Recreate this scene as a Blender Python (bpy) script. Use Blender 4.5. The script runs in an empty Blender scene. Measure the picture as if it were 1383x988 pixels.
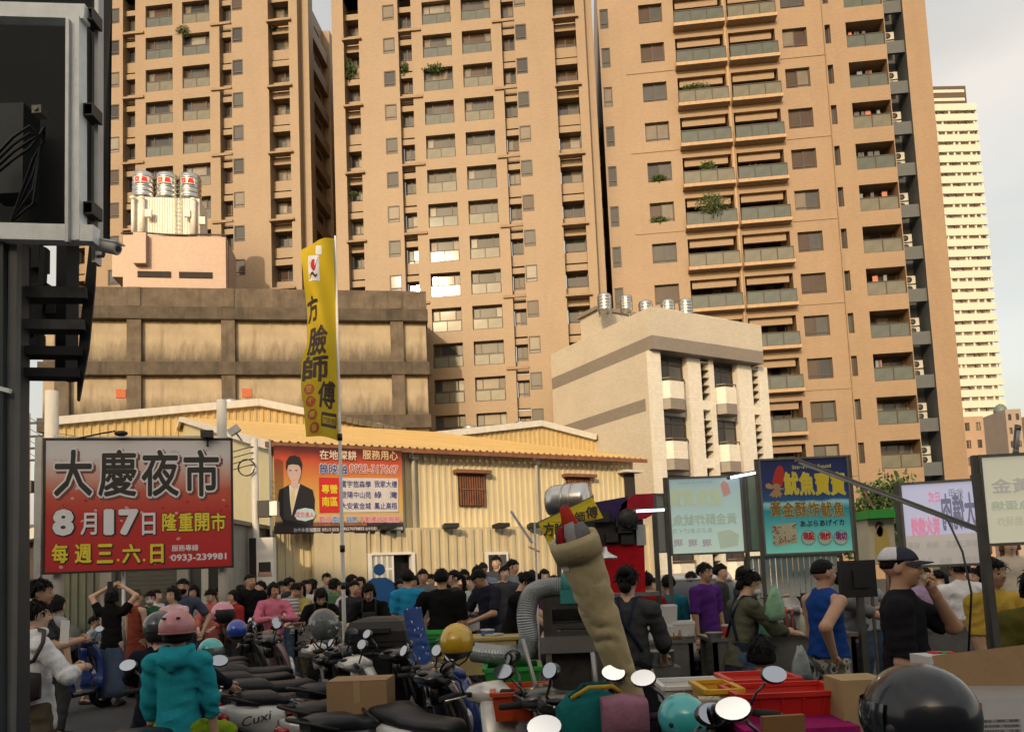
import bpy, bmesh, math, random
from mathutils import Vector, Matrix, Euler, noise
R = math.radians
rng = random.Random(7)
scene = bpy.context.scene
COL = scene.collection

# ------------------------------------------------------------------ camera
F_PX, CX, CY, CAM_H = 1050.0, 691.5, 682.0, 1.65      # focal length and principal point in photo pixels
PITCH, ROLL = R(4.9), R(2.4)
CAM_R = Matrix.Rotation(R(90) + PITCH, 3, 'X') @ Matrix.Rotation(-ROLL, 3, 'Z')
cd = bpy.data.cameras.new('camera')
cam = bpy.data.objects.new('camera', cd); COL.objects.link(cam)
cam.matrix_world = Matrix.Translation((0, 0, CAM_H)) @ CAM_R.to_4x4()
cd.sensor_width = 36; cd.lens = 36 * F_PX / 1383
cd.shift_y = (CY - 494) / 1383
cd.clip_start = 0.1; cd.clip_end = 3000
scene.camera = cam

def ray(px, py):
    return CAM_R @ Vector(((px - CX) / F_PX, -(py - CY) / F_PX, -1.0))
def at(px, py, y):
    d = ray(px, py); t = y / d.y
    return Vector((d.x * t, y, CAM_H + d.z * t))
def ground(px, py, z=0.0):
    d = ray(px, py); t = (z - CAM_H) / d.z
    return Vector((d.x * t, d.y * t, z))

# ------------------------------------------------------------------ sky, sun, exposure
SUN_EL, SUN_AZ = R(21), R(15.5)          # azimuth: degrees to the left of straight behind the camera
w = bpy.data.worlds.new('World'); scene.world = w; w.use_nodes = True
nt = w.node_tree; nt.nodes.clear()
N = nt.nodes.new
out = N('ShaderNodeOutputWorld'); bg = N('ShaderNodeBackground'); sky = N('ShaderNodeTexSky')
sky.sky_type = 'NISHITA'; sky.sun_disc = False; sky.sun_elevation = SUN_EL; sky.sun_rotation = R(180) + SUN_AZ
sky.air_density = 1.6; sky.dust_density = 3.0; sky.ozone_density = 1.0
tc = N('ShaderNodeTexCoord'); mp = N('ShaderNodeMapping'); mp.inputs['Scale'].default_value = (1.0, 1.0, 2.2)
nz = N('ShaderNodeTexNoise'); nz.inputs['Scale'].default_value = 2.6; nz.inputs['Detail'].default_value = 5; nz.inputs['Roughness'].default_value = .5
cr = N('ShaderNodeValToRGB'); cr.color_ramp.elements[0].position = .30; cr.color_ramp.elements[1].position = .62
cr.color_ramp.elements[0].color = (.62, .62, .62, 1); cr.color_ramp.elements[1].color = (.94, .94, .94, 1)
nz2 = N('ShaderNodeTexNoise'); nz2.inputs['Scale'].default_value = 1.7; nz2.inputs['Detail'].default_value = 4
cc = N('ShaderNodeValToRGB'); cc.color_ramp.elements[0].position = .36; cc.color_ramp.elements[1].position = .66      # thin high cloud, greyer and creamier patches
cc.color_ramp.elements[0].color = (.29, .275, .245, 1); cc.color_ramp.elements[1].color = (.47, .435, .39, 1)
ten = N('ShaderNodeVectorMath'); ten.operation = 'SCALE'; ten.inputs['Scale'].default_value = 10
bw = N('ShaderNodeRGBToBW'); glow = N('ShaderNodeMapRange'); glow.inputs['From Min'].default_value = 6; glow.inputs['From Max'].default_value = 12; glow.inputs['To Min'].default_value = 1; glow.inputs['To Max'].default_value = 0
mul = N('ShaderNodeMath'); mul.operation = 'MULTIPLY'; mix = N('ShaderNodeMixRGB')                             # the cloud thins out in the glare round the sun
L_ = nt.links.new
L_(tc.outputs['Generated'], mp.inputs['Vector']); L_(mp.outputs['Vector'], nz.inputs['Vector']); L_(mp.outputs['Vector'], nz2.inputs['Vector'])
L_(nz.outputs['Fac'], cr.inputs['Fac']); L_(nz2.outputs['Fac'], cc.inputs['Fac']); L_(cc.outputs['Color'], ten.inputs[0])
L_(sky.outputs['Color'], bw.inputs[0]); L_(bw.outputs[0], glow.inputs['Value']); L_(cr.outputs['Color'], mul.inputs[0]); L_(glow.outputs[0], mul.inputs[1]); L_(mul.outputs[0], mix.inputs['Fac'])
L_(sky.outputs['Color'], mix.inputs['Color1']); L_(ten.outputs[0], mix.inputs['Color2']); L_(mix.outputs['Color'], bg.inputs['Color'])
bg.inputs['Strength'].default_value = 0.15
nt.links.new(bg.outputs['Background'], out.inputs['Surface'])
sd = bpy.data.lights.new('sun', 'SUN'); sun = bpy.data.objects.new('sun', sd); COL.objects.link(sun)
sd.energy = 2.1; sd.angle = R(0.6); sd.color = (1.0, 0.75, 0.47)
to_sun = Vector((-math.sin(SUN_AZ) * math.cos(SUN_EL), -math.cos(SUN_AZ) * math.cos(SUN_EL), math.sin(SUN_EL)))
sun.rotation_euler = to_sun.to_track_quat('Z', 'Y').to_euler()
sun.location = (-5, -30, 40)
vs = scene.view_settings
vs.view_transform = 'Standard'; vs.look = 'None'; vs.exposure = 0.4; vs.gamma = 1.0
scene.cycles.max_bounces = 6

# ------------------------------------------------------------------ helpers
M = {}
def mat(name, col, rough=.7, metal=0.0, var=.12, scale=3.0, bump=0.0, bscale=40.0, spec=.5, stain=None, coat=0.0, emit=None, estr=1.0, alpha=1.0, trans=0.0, island=0.0):
    """Procedural material: base colour broken up by two noises, optional bump, vertical stains."""
    if name in M: return M[name]
    m = bpy.data.materials.new(name); m.use_nodes = True; M[name] = m
    t = m.node_tree; b = t.nodes['Principled BSDF']; L = t.links.new
    b.inputs['Roughness'].default_value = rough; b.inputs['Metallic'].default_value = metal
    b.inputs['Specular IOR Level'].default_value = spec
    b.inputs['Coat Weight'].default_value = coat; b.inputs['Coat Roughness'].default_value = .08
    b.inputs['Alpha'].default_value = alpha; b.inputs['Transmission Weight'].default_value = trans
    c = (*col, 1)
    if emit:
        b.inputs['Emission Color'].default_value = (*emit, 1); b.inputs['Emission Strength'].default_value = estr
    b.inputs['Base Color'].default_value = c
    co = t.nodes.new('ShaderNodeTexCoord')
    if var > 0:
        n = t.nodes.new('ShaderNodeTexNoise'); n.inputs['Scale'].default_value = scale; n.inputs['Detail'].default_value = 6
        n.inputs['Roughness'].default_value = .62
        L(co.outputs['Object'], n.inputs['Vector'])
        r = t.nodes.new('ShaderNodeValToRGB')
        r.color_ramp.elements[0].position = .25; r.color_ramp.elements[1].position = .75
        r.color_ramp.elements[0].color = tuple(max(0, x * (1 - var)) for x in col) + (1,)
        r.color_ramp.elements[1].color = tuple(min(1, x * (1 + var)) for x in col) + (1,)
        L(n.outputs['Fac'], r.inputs['Fac'])
        last = r.outputs['Color']
        if stain:      # dark streaks drawn out downwards
            amt, sc, scol = stain
            mp_ = t.nodes.new('ShaderNodeMapping'); mp_.inputs['Scale'].default_value = (sc, sc, sc * .12)
            L(co.outputs['Object'], mp_.inputs['Vector'])
            n2 = t.nodes.new('ShaderNodeTexNoise'); n2.inputs['Scale'].default_value = 1.0; n2.inputs['Detail'].default_value = 7; n2.inputs['Roughness'].default_value = .7
            L(mp_.outputs['Vector'], n2.inputs['Vector'])
            r2 = t.nodes.new('ShaderNodeValToRGB'); r2.color_ramp.elements[0].position = .5; r2.color_ramp.elements[1].position = .72
            r2.color_ramp.elements[1].color = (amt, amt, amt, 1); r2.color_ramp.elements[0].color = (0, 0, 0, 1)
            L(n2.outputs['Fac'], r2.inputs['Fac'])
            mx = t.nodes.new('ShaderNodeMixRGB'); mx.inputs['Color2'].default_value = (*scol, 1)
            L(r2.outputs['Color'], mx.inputs['Fac']); L(last, mx.inputs['Color1']); last = mx.outputs['Color']
        if island > 0:
            gi = t.nodes.new('ShaderNodeNewGeometry'); hs = t.nodes.new('ShaderNodeHueSaturation')
            ma = t.nodes.new('ShaderNodeMapRange'); ma.inputs['To Min'].default_value = 1 - island; ma.inputs['To Max'].default_value = 1 + island
            L(gi.outputs['Random Per Island'], ma.inputs['Value']); L(ma.outputs['Result'], hs.inputs['Value'])
            L(last, hs.inputs['Color']); last = hs.outputs['Color']
        L(last, b.inputs['Base Color'])
    if bump > 0:
        n3 = t.nodes.new('ShaderNodeTexNoise'); n3.inputs['Scale'].default_value = bscale; n3.inputs['Detail'].default_value = 4
        L(co.outputs['Object'], n3.inputs['Vector'])
        bp = t.nodes.new('ShaderNodeBump'); bp.inputs['Strength'].default_value = bump; bp.inputs['Distance'].default_value = .02
        L(n3.outputs['Fac'], bp.inputs['Height']); L(bp.outputs['Normal'], b.inputs['Normal'])
    return m

def tile_mat(name, col, grout, tw, th, rough=.5, var=.08, gap=.02, stain=None):
    """Small wall tiles: brick texture on the wall's own plane (x/z or y/z by the face normal)."""
    m = mat(name, col, rough, var=var, scale=.35, stain=stain)
    t = m.node_tree; L = t.links.new; b = t.nodes['Principled BSDF']
    src = b.inputs['Base Color'].links[0].from_socket
    co = t.nodes.new('ShaderNodeTexCoord'); ge = t.nodes.new('ShaderNodeNewGeometry')
    sp = t.nodes.new('ShaderNodeSeparateXYZ'); L(co.outputs['Object'], sp.inputs[0])
    tr = t.nodes.new('ShaderNodeVectorTransform'); tr.vector_type = 'NORMAL'; tr.convert_from = 'WORLD'; tr.convert_to = 'OBJECT'
    L(ge.outputs['True Normal'], tr.inputs[0]); sn = t.nodes.new('ShaderNodeSeparateXYZ'); L(tr.outputs[0], sn.inputs[0])
    ab = t.nodes.new('ShaderNodeMath'); ab.operation = 'ABSOLUTE'; L(sn.outputs[0], ab.inputs[0])
    gt = t.nodes.new('ShaderNodeMath'); gt.operation = 'GREATER_THAN'; gt.inputs[1].default_value = .7; L(ab.outputs[0], gt.inputs[0])
    mx = t.nodes.new('ShaderNodeMix'); L(gt.outputs[0], mx.inputs[0]); L(sp.outputs[0], mx.inputs[2]); L(sp.outputs[1], mx.inputs[3])
    cb = t.nodes.new('ShaderNodeCombineXYZ'); L(mx.outputs[0], cb.inputs[0]); L(sp.outputs[2], cb.inputs[1])
    br = t.nodes.new('ShaderNodeTexBrick'); br.inputs['Scale'].default_value = 1; br.inputs['Brick Width'].default_value = tw; br.inputs['Row Height'].default_value = th
    br.inputs['Mortar Size'].default_value = gap; br.offset = .5; br.inputs['Bias'].default_value = 0
    br.inputs['Color1'].default_value = (.88, .88, .88, 1); br.inputs['Color2'].default_value = (1.0, 1.0, 1.0, 1)
    br.inputs['Mortar'].default_value = tuple(g / max(c, .01) for g, c in zip(grout, col)) + (1,)
    L(cb.outputs[0], br.inputs['Vector'])
    mu = t.nodes.new('ShaderNodeMixRGB'); mu.blend_type = 'MULTIPLY'; mu.inputs['Fac'].default_value = 1
    L(src, mu.inputs['Color1']); L(br.outputs['Color'], mu.inputs['Color2']); L(mu.outputs['Color'], b.inputs['Base Color'])
    return m

def put(o, parent=None, loc=None, rot=None):
    COL.objects.link(o)
    if parent is not None: o.parent = parent
    if loc is not None: o.location = loc
    if rot is not None: o.rotation_euler = rot
    return o
def tag(o, label=None, cat=None, group=None, kind=None):
    if label: o['label'] = label
    if cat: o['category'] = cat
    if group: o['group'] = group
    if kind: o['kind'] = kind
    return o
def empty(name, loc, rz=0, label=None, cat=None, group=None):
    o = bpy.data.objects.new(name, None); o.empty_display_size = .2
    put(o, None, loc, (0, 0, rz)); return tag(o, label, cat, group)
def inst(name, mesh, parent=None, loc=(0, 0, 0), rot=(0, 0, 0)):
    return put(bpy.data.objects.new(name, mesh), parent, loc, rot)

class MB:
    def __init__(s): s.v = []; s.f = []; s.m = []; s.sm = []
    def add(s, vs, fs, mi=0, sm=False):
        o = len(s.v); s.v += [tuple(v) for v in vs]
        for f in fs: s.f.append(tuple(i + o for i in f)); s.m.append(mi); s.sm.append(sm)
        return s
    def box(s, x0, x1, y0, y1, z0, z1, mi=0, mtx=None):
        v = [(x, y, z) for z in (z0, z1) for y in (y0, y1) for x in (x0, x1)]
        if mtx is not None: v = [mtx @ Vector(p) for p in v]
        return s.add(v, [(0, 2, 3, 1), (4, 5, 7, 6), (0, 1, 5, 4), (2, 6, 7, 3), (0, 4, 6, 2), (1, 3, 7, 5)], mi)
    def quad(s, a, b, c, d, mi=0): return s.add([a, b, c, d], [(0, 1, 2, 3)], mi)
    def bar(s, p0, p1, w, h=None, mi=0, up=(0, 0, 1)):
        """rectangular bar between two points"""
        h = w if h is None else h
        p0, p1 = Vector(p0), Vector(p1); d = (p1 - p0).normalized(); u = Vector(up)
        if abs(d.dot(u)) > .98: u = Vector((0, 1, 0))
        a = d.cross(u).normalized() * w / 2; b = a.cross(d).normalized() * h / 2
        v = [p + sa * a + sb * b for p in (p0, p1) for sa, sb in ((-1, -1), (1, -1), (1, 1), (-1, 1))]
        return s.add(v, [(3, 2, 1, 0), (4, 5, 6, 7), (0, 1, 5, 4), (1, 2, 6, 5), (2, 3, 7, 6), (3, 0, 4, 7)], mi)
    def tube(s, pts, r, n=8, mi=0, cap=True, sm=True):
        """tube along a polyline; r is a number or a list"""
        pts = [Vector(p) for p in pts]; k = len(pts)
        rs = r if isinstance(r, (list, tuple)) else [r] * k
        v = []; prev = None
        for i, p in enumerate(pts):
            d = (pts[min(i + 1, k - 1)] - pts[max(i - 1, 0)])
            d = d.normalized() if d.length > 1e-9 else Vector((0, 0, 1))
            if prev is None:
                a = d.orthogonal().normalized()
            else:
                a = prev - d * prev.dot(d); a = a.normalized() if a.length > 1e-6 else d.orthogonal().normalized()
            prev = a; b = d.cross(a)
            for j in range(n):
                t = 2 * math.pi * j / n
                v.append(p + (a * math.cos(t) + b * math.sin(t)) * rs[i])
        f = [(i * n + j, i * n + (j + 1) % n, (i + 1) * n + (j + 1) % n, (i + 1) * n + j) for i in range(k - 1) for j in range(n)]
        s.add(v, f, mi, sm)
        if cap:
            o = len(s.v) - len(v)
            s.f += [tuple(o + j for j in reversed(range(n))), tuple(o + (k - 1) * n + j for j in range(n))]; s.m += [mi, mi]; s.sm += [False, False]
        return s
    def loft(s, rings, mi=0, cap=True, sm=True, close=True):
        n = len(rings[0]); v = [p for r in rings for p in r]
        f = [(i * n + j, i * n + (j + 1) % n, (i + 1) * n + (j + 1) % n, (i + 1) * n + j) for i in range(len(rings) - 1) for j in range(n if close else n - 1)]
        s.add(v, f, mi, sm)
        if cap:
            o = len(s.v) - len(v)
            s.f += [tuple(o + j for j in reversed(range(n))), tuple(o + (len(rings) - 1) * n + j for j in range(n))]; s.m += [mi, mi]; s.sm += [False, False]
        return s
    def ell(s, c, r, nu=12, nv=8, mi=0, rot=None, z0=-1.0, z1=1.0):
        """ellipsoid (or slice of it, closed)"""
        c = Vector(c); rings = []
        a0, a1 = math.asin(max(-1, z0)), math.asin(min(1, z1))
        for i in range(nv + 1):
            a = a0 + (a1 - a0) * i / nv; cr_ = max(math.cos(a), 1e-3)
            ring = []
            for j in range(nu):
                t = 2 * math.pi * j / nu
                p = Vector((r[0] * cr_ * math.cos(t), r[1] * cr_ * math.sin(t), r[2] * math.sin(a)))
                if rot is not None: p = rot @ p
                ring.append(c + p)
            rings.append(ring)
        return s.loft(rings, mi)
    def lathe(s, prof, c=(0, 0, 0), n=16, mi=0, cap=True, axis='Z'):
        c = Vector(c); rings = []
        for r, z in prof:
            ring = []
            for j in range(n):
                t = 2 * math.pi * j / n
                p = (r * math.cos(t), r * math.sin(t), z)
                if axis == 'Y': p = (p[0], p[2], p[1])
                elif axis == 'X': p = (p[2], p[0], p[1])
                ring.append(c + Vector(p))
            rings.append(ring)
        return s.loft(rings, mi, cap)
    def prism(s, pts, y0, y1, mi=0):
        """outline in x/z extruded along y"""
        n = len(pts)
        v = [(x, y0, z) for x, z in pts] + [(x, y1, z) for x, z in pts]
        f = [tuple(range(n)), tuple(reversed(range(n, 2 * n)))] + [(i, i + n, (i + 1) % n + n, (i + 1) % n) for i in range(n)]
        return s.add(v, f, mi)
    def xf(s, m, start=0):
        s.v = s.v[:start] + [tuple(m @ Vector(p)) for p in s.v[start:]]; return s
    def mesh(s, name, mats):
        me = bpy.data.meshes.new(name); me.from_pydata(s.v, [], s.f); 
        for m in (mats if isinstance(mats, (list, tuple)) else [mats]): me.materials.append(m)
        me.polygons.foreach_set('material_index', s.m); me.polygons.foreach_set('use_smooth', s.sm)
        me.update(); return me
    def build(s, name, mats, parent=None, loc=(0, 0, 0), rot=(0, 0, 0)):
        return inst(name, s.mesh(name, mats), parent, loc, rot)
    def wall(s, x0, x1, z0, z1, rects, y=0.0, depth=.25, mi=0):
        """wall in the x/z plane facing -y with openings and their reveals"""
        xs = sorted({x0, x1, *[min(max(r[i], x0), x1) for r in rects for i in (0, 1)]})
        zs = sorted({z0, z1, *[min(max(r[i], z0), z1) for r in rects for i in (2, 3)]})
        for i in range(len(xs) - 1):
            xm = (xs[i] + xs[i + 1]) / 2; run = None
            col = [r for r in rects if r[0] < xm < r[1]]
            for j in range(len(zs)):
                solid = j < len(zs) - 1 and not any(r[2] < (zs[j] + zs[j + 1]) / 2 < r[3] for r in col)
                if solid and run is None: run = zs[j]
                if not solid and run is not None:
                    s.quad((xs[i], y, run), (xs[i + 1], y, run), (xs[i + 1], y, zs[j]), (xs[i], y, zs[j]), mi); run = None
        for r in rects:
            a, b, c, d = r[:4]; yb = y + (r[4] if len(r) > 4 else depth)
            s.quad((a, y, c), (a, yb, c), (b, yb, c), (b, y, c), mi); s.quad((a, y, d), (b, y, d), (b, yb, d), (a, yb, d), mi)
            s.quad((a, y, c), (a, y, d), (a, yb, d), (a, yb, c), mi); s.quad((b, y, c), (b, yb, c), (b, yb, d), (b, y, d), mi)
        return s

class Frame:
    """vertical plane in the world: x along it (to the right), y into it, z up"""
    def __init__(s, px, py, depth, ang, z=0.0):
        p = at(px, py, depth); s.o = Vector((p.x, p.y, z)); s.a = ang
        s.d = Vector((math.cos(ang), math.sin(ang), 0)); s.n = Vector((-math.sin(ang), math.cos(ang), 0))
    def hit(s, px, py, y=0.0):
        d = ray(px, py); c = Vector((0, 0, CAM_H)); o = s.o + s.n * y
        t = (o - c).dot(s.n) / d.dot(s.n); p = c + d * t
        return (p - s.o).dot(s.d), p.z - s.o.z
    def x(s, px, py, y=0.0): return s.hit(px, py, y)[0]
    def z(s, px, py, y=0.0): return s.hit(px, py, y)[1]

_glyphs = {}
def bold_text(s, off):
    """flat text mesh; weight comes from copies shifted round a small circle"""
    if s not in _glyphs:
        cu = bpy.data.curves.new('t', 'FONT'); cu.body = s; cu.size = 1; cu.resolution_u = 2; cu.fill_mode = 'FRONT'
        o = bpy.data.objects.new('t', cu); me = bpy.data.meshes.new_from_object(o)
        _glyphs[s] = ([tuple(v.co) for v in me.vertices], [tuple(p.vertices) for p in me.polygons])
        bpy.data.objects.remove(o); bpy.data.curves.remove(cu); bpy.data.meshes.remove(me)
    v, f = _glyphs[s]; V = []; Fc = []
    n = 0 if off < .004 else 4 if off < .04 else 8
    sh = [(0, 0)] + [(off * math.cos(6.2832 * k / n + .39), off * math.sin(6.2832 * k / n + .39)) for k in range(n)]
    for k, (dx, dy) in enumerate(sh):
        o = len(V); V += [(x + dx, y + dy, k * 1.5e-4) for x, y, z in v]; Fc += [tuple(i + o for i in p) for p in f]
    me = bpy.data.meshes.new('lettering'); me.from_pydata(V, [], Fc); return me
def text(s, cx, cz, w, h, y, material, parent, off=0.02, mirror=False, name='lettering', shear=0.0, base=None):
    """flat lettering in the parent's x/z plane facing -y, fitted to a w x h box round (cx, cz); base: offset whose bounds set the fit"""
    me = bold_text(s, off)
    ref = me if base is None else bold_text(s, base)
    xs = [v.co.x for v in ref.vertices]; ys = [v.co.y for v in ref.vertices]
    a, b, c, d = min(xs), max(xs), min(ys), max(ys)
    kx, kz = w / max(b - a, 1e-6), h / max(d - c, 1e-6)
    for v in me.vertices:
        X = (v.co.x - (a + b) / 2) * kx; Z = (v.co.y - (c + d) / 2) * kz
        if mirror: X = -X
        v.co = (cx + X + shear * Z, y - v.co.z, cz + Z)
    if mirror: me.flip_normals()
    me.materials.clear(); me.materials.append(material)
    if ref is not me: bpy.data.meshes.remove(ref)
    return inst(name, me, parent)

def leaves(mb, c, r, n, size, mi=0, seed=0, shell=.35):
    """leaf-sized faces spread through an uneven crown"""
    q = random.Random(seed); c = Vector(c)
    for _ in range(n):
        d = Vector((q.gauss(0, 1), q.gauss(0, 1), q.gauss(0, 1))).normalized()
        k = (shell + (1 - shell) * q.random()) ** .6 * (.72 + .55 * noise.noise(d * 1.7 + Vector((seed, 0, 0))))
        p = c + Vector((d.x * r[0], d.y * r[1], d.z * r[2])) * k
        e = Euler((q.uniform(0, 6.3), q.uniform(0, 6.3), q.uniform(0, 6.3))).to_matrix()
        a, b = e @ Vector((size * q.uniform(.6, 1.2), 0, 0)), e @ Vector((0, size * q.uniform(.35, .6), 0))
        mb.add([p - a, p - b, p + a, p + b], [(0, 1, 2, 3)], mi)
# ------------------------------------------------------------------ ground
g = MB(); g.quad((-900, -300, 0), (900, -300, 0), (900, 2000, 0), (-900, 2000, 0))
tag(g.build('ground', mat('asphalt', (.05, .05, .052), .9, var=.35, scale=1.2, bump=.4, bscale=60)), kind='structure')

# ------------------------------------------------------------------ apartment towers
m_tile = tile_mat('beige_tile', (.272, .187, .112), (.205, .14, .085), .24, .08, var=.07, gap=.006, stain=(.32, .8, (.20, .135, .08)))
m_tile2 = tile_mat('tan_tile', (.30, .203, .124), (.23, .155, .095), .24, .08, var=.06, gap=.006, stain=(.32, .8, (.20, .135, .08)))
m_trim = mat('tower_trim', (.27, .19, .12), .7, var=.2, scale=1.5, stain=(.5, 3, (.16, .12, .09)))
m_frame = mat('bronze_frame', (.045, .032, .025), .5, var=.1)
def glass(name, col, rough=.05, wav=.03):
    m = mat(name, col, rough, var=.25, scale=.9, bump=wav, bscale=1.3, spec=.38, coat=0)
    return m
panes = [glass('pane_dark', (.035, .034, .035)), glass('pane_grey', (.07, .07, .068)), glass('pane_curtain', (.17, .145, .115)),
         glass('pane_brown', (.07, .046, .032)), glass('pane_white', (.24, .22, .19))]
m_rail = glass('rail_glass', (.095, .108, .10), .08); m_rail2 = glass('rail_glass_warm', (.15, .145, .115), .08)
m_dark = mat('dark_recess', (.03, .026, .024), .9, var=.2)

def window_mesh(w, h, cols, rows, fr=.085, split=None, tr=None):
    """frame and sash bars, origin at lower left, facing -y"""
    b = MB(); d = .07
    b.box(0, w, -d, 0, 0, fr); b.box(0, w, -d, 0, h - fr, h); b.box(0, fr, -d, 0, fr, h - fr); b.box(w - fr, w, -d, 0, fr, h - fr)
    for i in range(1, cols):
        x = w * i / cols if split is None else w * split[i - 1]
        b.box(x - fr / 2, x + fr / 2, -d + .01, 0, fr, h - fr)
    for z in (rows or []):
        b.box(fr, w - fr, -d + .005, 0, z * h - fr / 2, z * h + fr / 2)
    return b.mesh('window', m_frame)
def pane_mesh(x0, x1, z0, z1, m): return MB().quad((x0, 0, z0), (x1, 0, z0), (x1, 0, z1), (x0, 0, z1)).mesh('pane', m)
_wc = {}
def add_window(parent, x, y, z, w, h, cols=2, rows=(.32,), split=None, q=rng, weights=(4, 4, 3, 3, 1), name='window'):
    key = (round(w, 2), round(h, 2), cols, tuple(rows or ()), tuple(split or ()))
    if key not in _wc:
        _wc[key] = (window_mesh(w, h, cols, rows, split=split), {})
    me, pc = _wc[key]
    o = inst(name, me, parent, (x, y, z))
    cuts = [0] + ([i / cols for i in range(1, cols)] if split is None else list(split)) + [1]
    zc = [0] + list(rows or ()) + [1]
    for i in range(len(cuts) - 1):                       # one pane for each light of the window
        mi = q.choices(range(5), weights)[0]
        for j in range(len(zc) - 1):
            k = (i, j, mi)
            if k not in pc: pc[k] = pane_mesh(w * cuts[i] + .02, w * cuts[i + 1] - .02, h * zc[j] + .02, h * zc[j + 1] - .02, panes[mi])
            inst('pane', pc[k], o, (0, -.02, 0), (q.gauss(0, .004), 0, q.gauss(0, .004)))
    return o
_bm = {}
def box_inst(name, parent, x0, x1, y0, y1, z0, z1, m):
    k = (name, round(x1 - x0, 2), round(y1 - y0, 2), round(z1 - z0, 2), m.name)
    if k not in _bm: _bm[k] = MB().box(0, x1 - x0, 0, y1 - y0, 0, z1 - z0).mesh(name, m)
    return inst(name, _bm[k], parent, (x0, y0, z0))

def rail_panels(parent, x0, x1, y, z0, z1, n, m, yd=.04):
    """balustrade: dark frame, a glass panel in each bay (sub-parts)"""
    key = ('rail', round(x1 - x0, 2), round(z1 - z0, 2), n)
    if key not in _bm:
        b = MB(); w = x1 - x0; h = z1 - z0
        b.box(0, w, -yd, yd, h - .07, h); b.box(0, w, -yd, yd, 0, .06)
        for i in range(n + 1):
            x = w * i / n; b.box(max(0, x - .035), min(w, x + .035), -yd + .005, yd - .005, .06, h - .07)
        _bm[key] = b.mesh('balustrade', m_frame)
    o = inst('balustrade', _bm[key], parent, (x0, y, z0))
    w = (x1 - x0) / n; h = z1 - z0
    for i in range(n):
        k2 = ('railpane', round(w, 2), round(h, 2), m.name)
        if k2 not in _bm: _bm[k2] = MB().box(.04, w - .04, -.008, .008, .07, h - .08).mesh('glass_panel', m)
        inst('glass_panel', _bm[k2], o, (w * i, 0, 0), (rng.gauss(0, .003), 0, rng.gauss(0, .004)))
    return o

TS = 57 / 64                                # the slab type is drawn for 3.06 m storeys and built a little smaller
FR_M = Frame(600, 400, 57, R(-5))          # plane of the middle tower
PXM = FR_M.x(601, 0) - FR_M.x(600, 0)
def tower_t(frame, x_left, label, z_row, first, last, seed, side_out=14, cut_left=0.0):
    """the slab with paired balcony windows; z_row: z of the head of a reference window row"""
    k = PXM / TS; q = random.Random(seed); z_row /= TS
    root = empty('apartment_tower', frame.o + frame.d * x_left, frame.a, label, 'tower', 'beige apartment towers'); root.scale = (TS,) * 3
    FH = 3.06; W = 340 * k
    zs = [z_row + FH * i for i in range(first, last + 1)]      # window heads
    z0, z1 = 0, zs[-1] + 1.2
    big = [(124, 163), (177, 216)]; rec = [(16, 37), (299, 328)]; nar = [(91, 109), (230, 247)]; stp = [(70, 86), (248, 263)]
    rects = []
    for h in zs:
        for a, b in big: rects.append((a * k, b * k, h - 2.07, h, .5))
        for a, b in stp: rects.append((a * k, b * k, h - 1.35, h + .12, .1))
    for a, b in rec: rects.append((a * k, b * k, z0, z1, 1.6))
    for a, b in nar: rects.append((a * k, b * k, z0, z1, 1.1))
    wl = MB(); wl.wall(0, W, z0, z1, rects)
    wl.quad((W, 0, z0), (W, 22, z0), (W, 22, z1), (W, 0, z1)); wl.quad((0, 22, z0), (0, 0, z0), (0, 0, z1), (0, 22, z1))
    wl.quad((0, 0, z1), (W, 0, z1), (W, 22, z1), (0, 22, z1))
    wl.build('wall', m_tile, root)
    for i, h in enumerate(zs):
        fl = first + i
        for a, b in big:
            w = (b - a) * k
            add_window(root, a * k, .48, h - 2.02, w, 2.02, 3, (.52,), (.24, .78), q, (3, 5, 4, 3, 2))
            rail_panels(root, a * k + .04, b * k - .04, .1, h - 2.05, h - 1.08, 2, m_rail if q.random() < .5 + .05 * fl else m_rail2)
        for a, b in stp: add_window(root, a * k, .09, h - 1.35, (b - a) * k, 1.47, 1, (.22,), None, q, (5, 5, 3, 1, 1))
        for n_, (a, b) in enumerate(rec + nar):
            d = 1.58 if n_ < 2 else 1.08
            zt = h - .42 if n_ < 2 else h - .38
            # set-back wall pieces round the window, with a slab edge that throws the dark line
            box_inst('spandrel', root, a * k + .004, b * k - .004, d - .75 if n_ < 2 else d - .5, d, h - 2.75, zt - 1.42, m_tile)
            box_inst('lintel', root, a * k + .004, b * k - .004, d - .9 if n_ < 2 else d - .6, d, zt, h + .12, m_tile)
            add_window(root, a * k + .06, d - .08, zt - 1.42, (b - a) * k - .12, 1.42, 2, (.25,), None, q, (5, 4, 2, 3, 1))
            if n_ < 2 and fl % 2 == 0:
                box_inst('ledge', root, a * k - .1, b * k + .25, -.25, .5, h - 2.9, h - 2.72, m_trim)
        if fl % 2 == 0:
            box_inst('belt_course', root, 110 * k, 122 * k, -.16, -.003, h - 2.62, h - 2.4, m_trim)
            box_inst('belt_course', root, 218 * k, 247 * k, -.16, -.003, h - 2.62, h - 2.4, m_trim)
            box_inst('belt_course', root, 91 * k, 110 * k - .002, -.16, .4, h - 2.6, h - 2.42, m_trim)
    # the shaded flank: recessed bays with openings
    for i, h in enumerate(zs):
        box_inst('flank_band', root, W + .003, W + .5, 2.2, side_out, h - 2.6, h - 1.5, m_tile)
        for yy in (4.5, 8.5, 12.0):
            box_inst('flank_window', root, W + .002, W + .02, yy, yy + 1.4, h - 1.5, h - .1, m_dark)
    for yy in (0.9, 7.0):
        box_inst('flank_pier', root, W + .003, W + .7, yy, yy + 1.2, z0, z1, m_tile)
    return root

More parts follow.
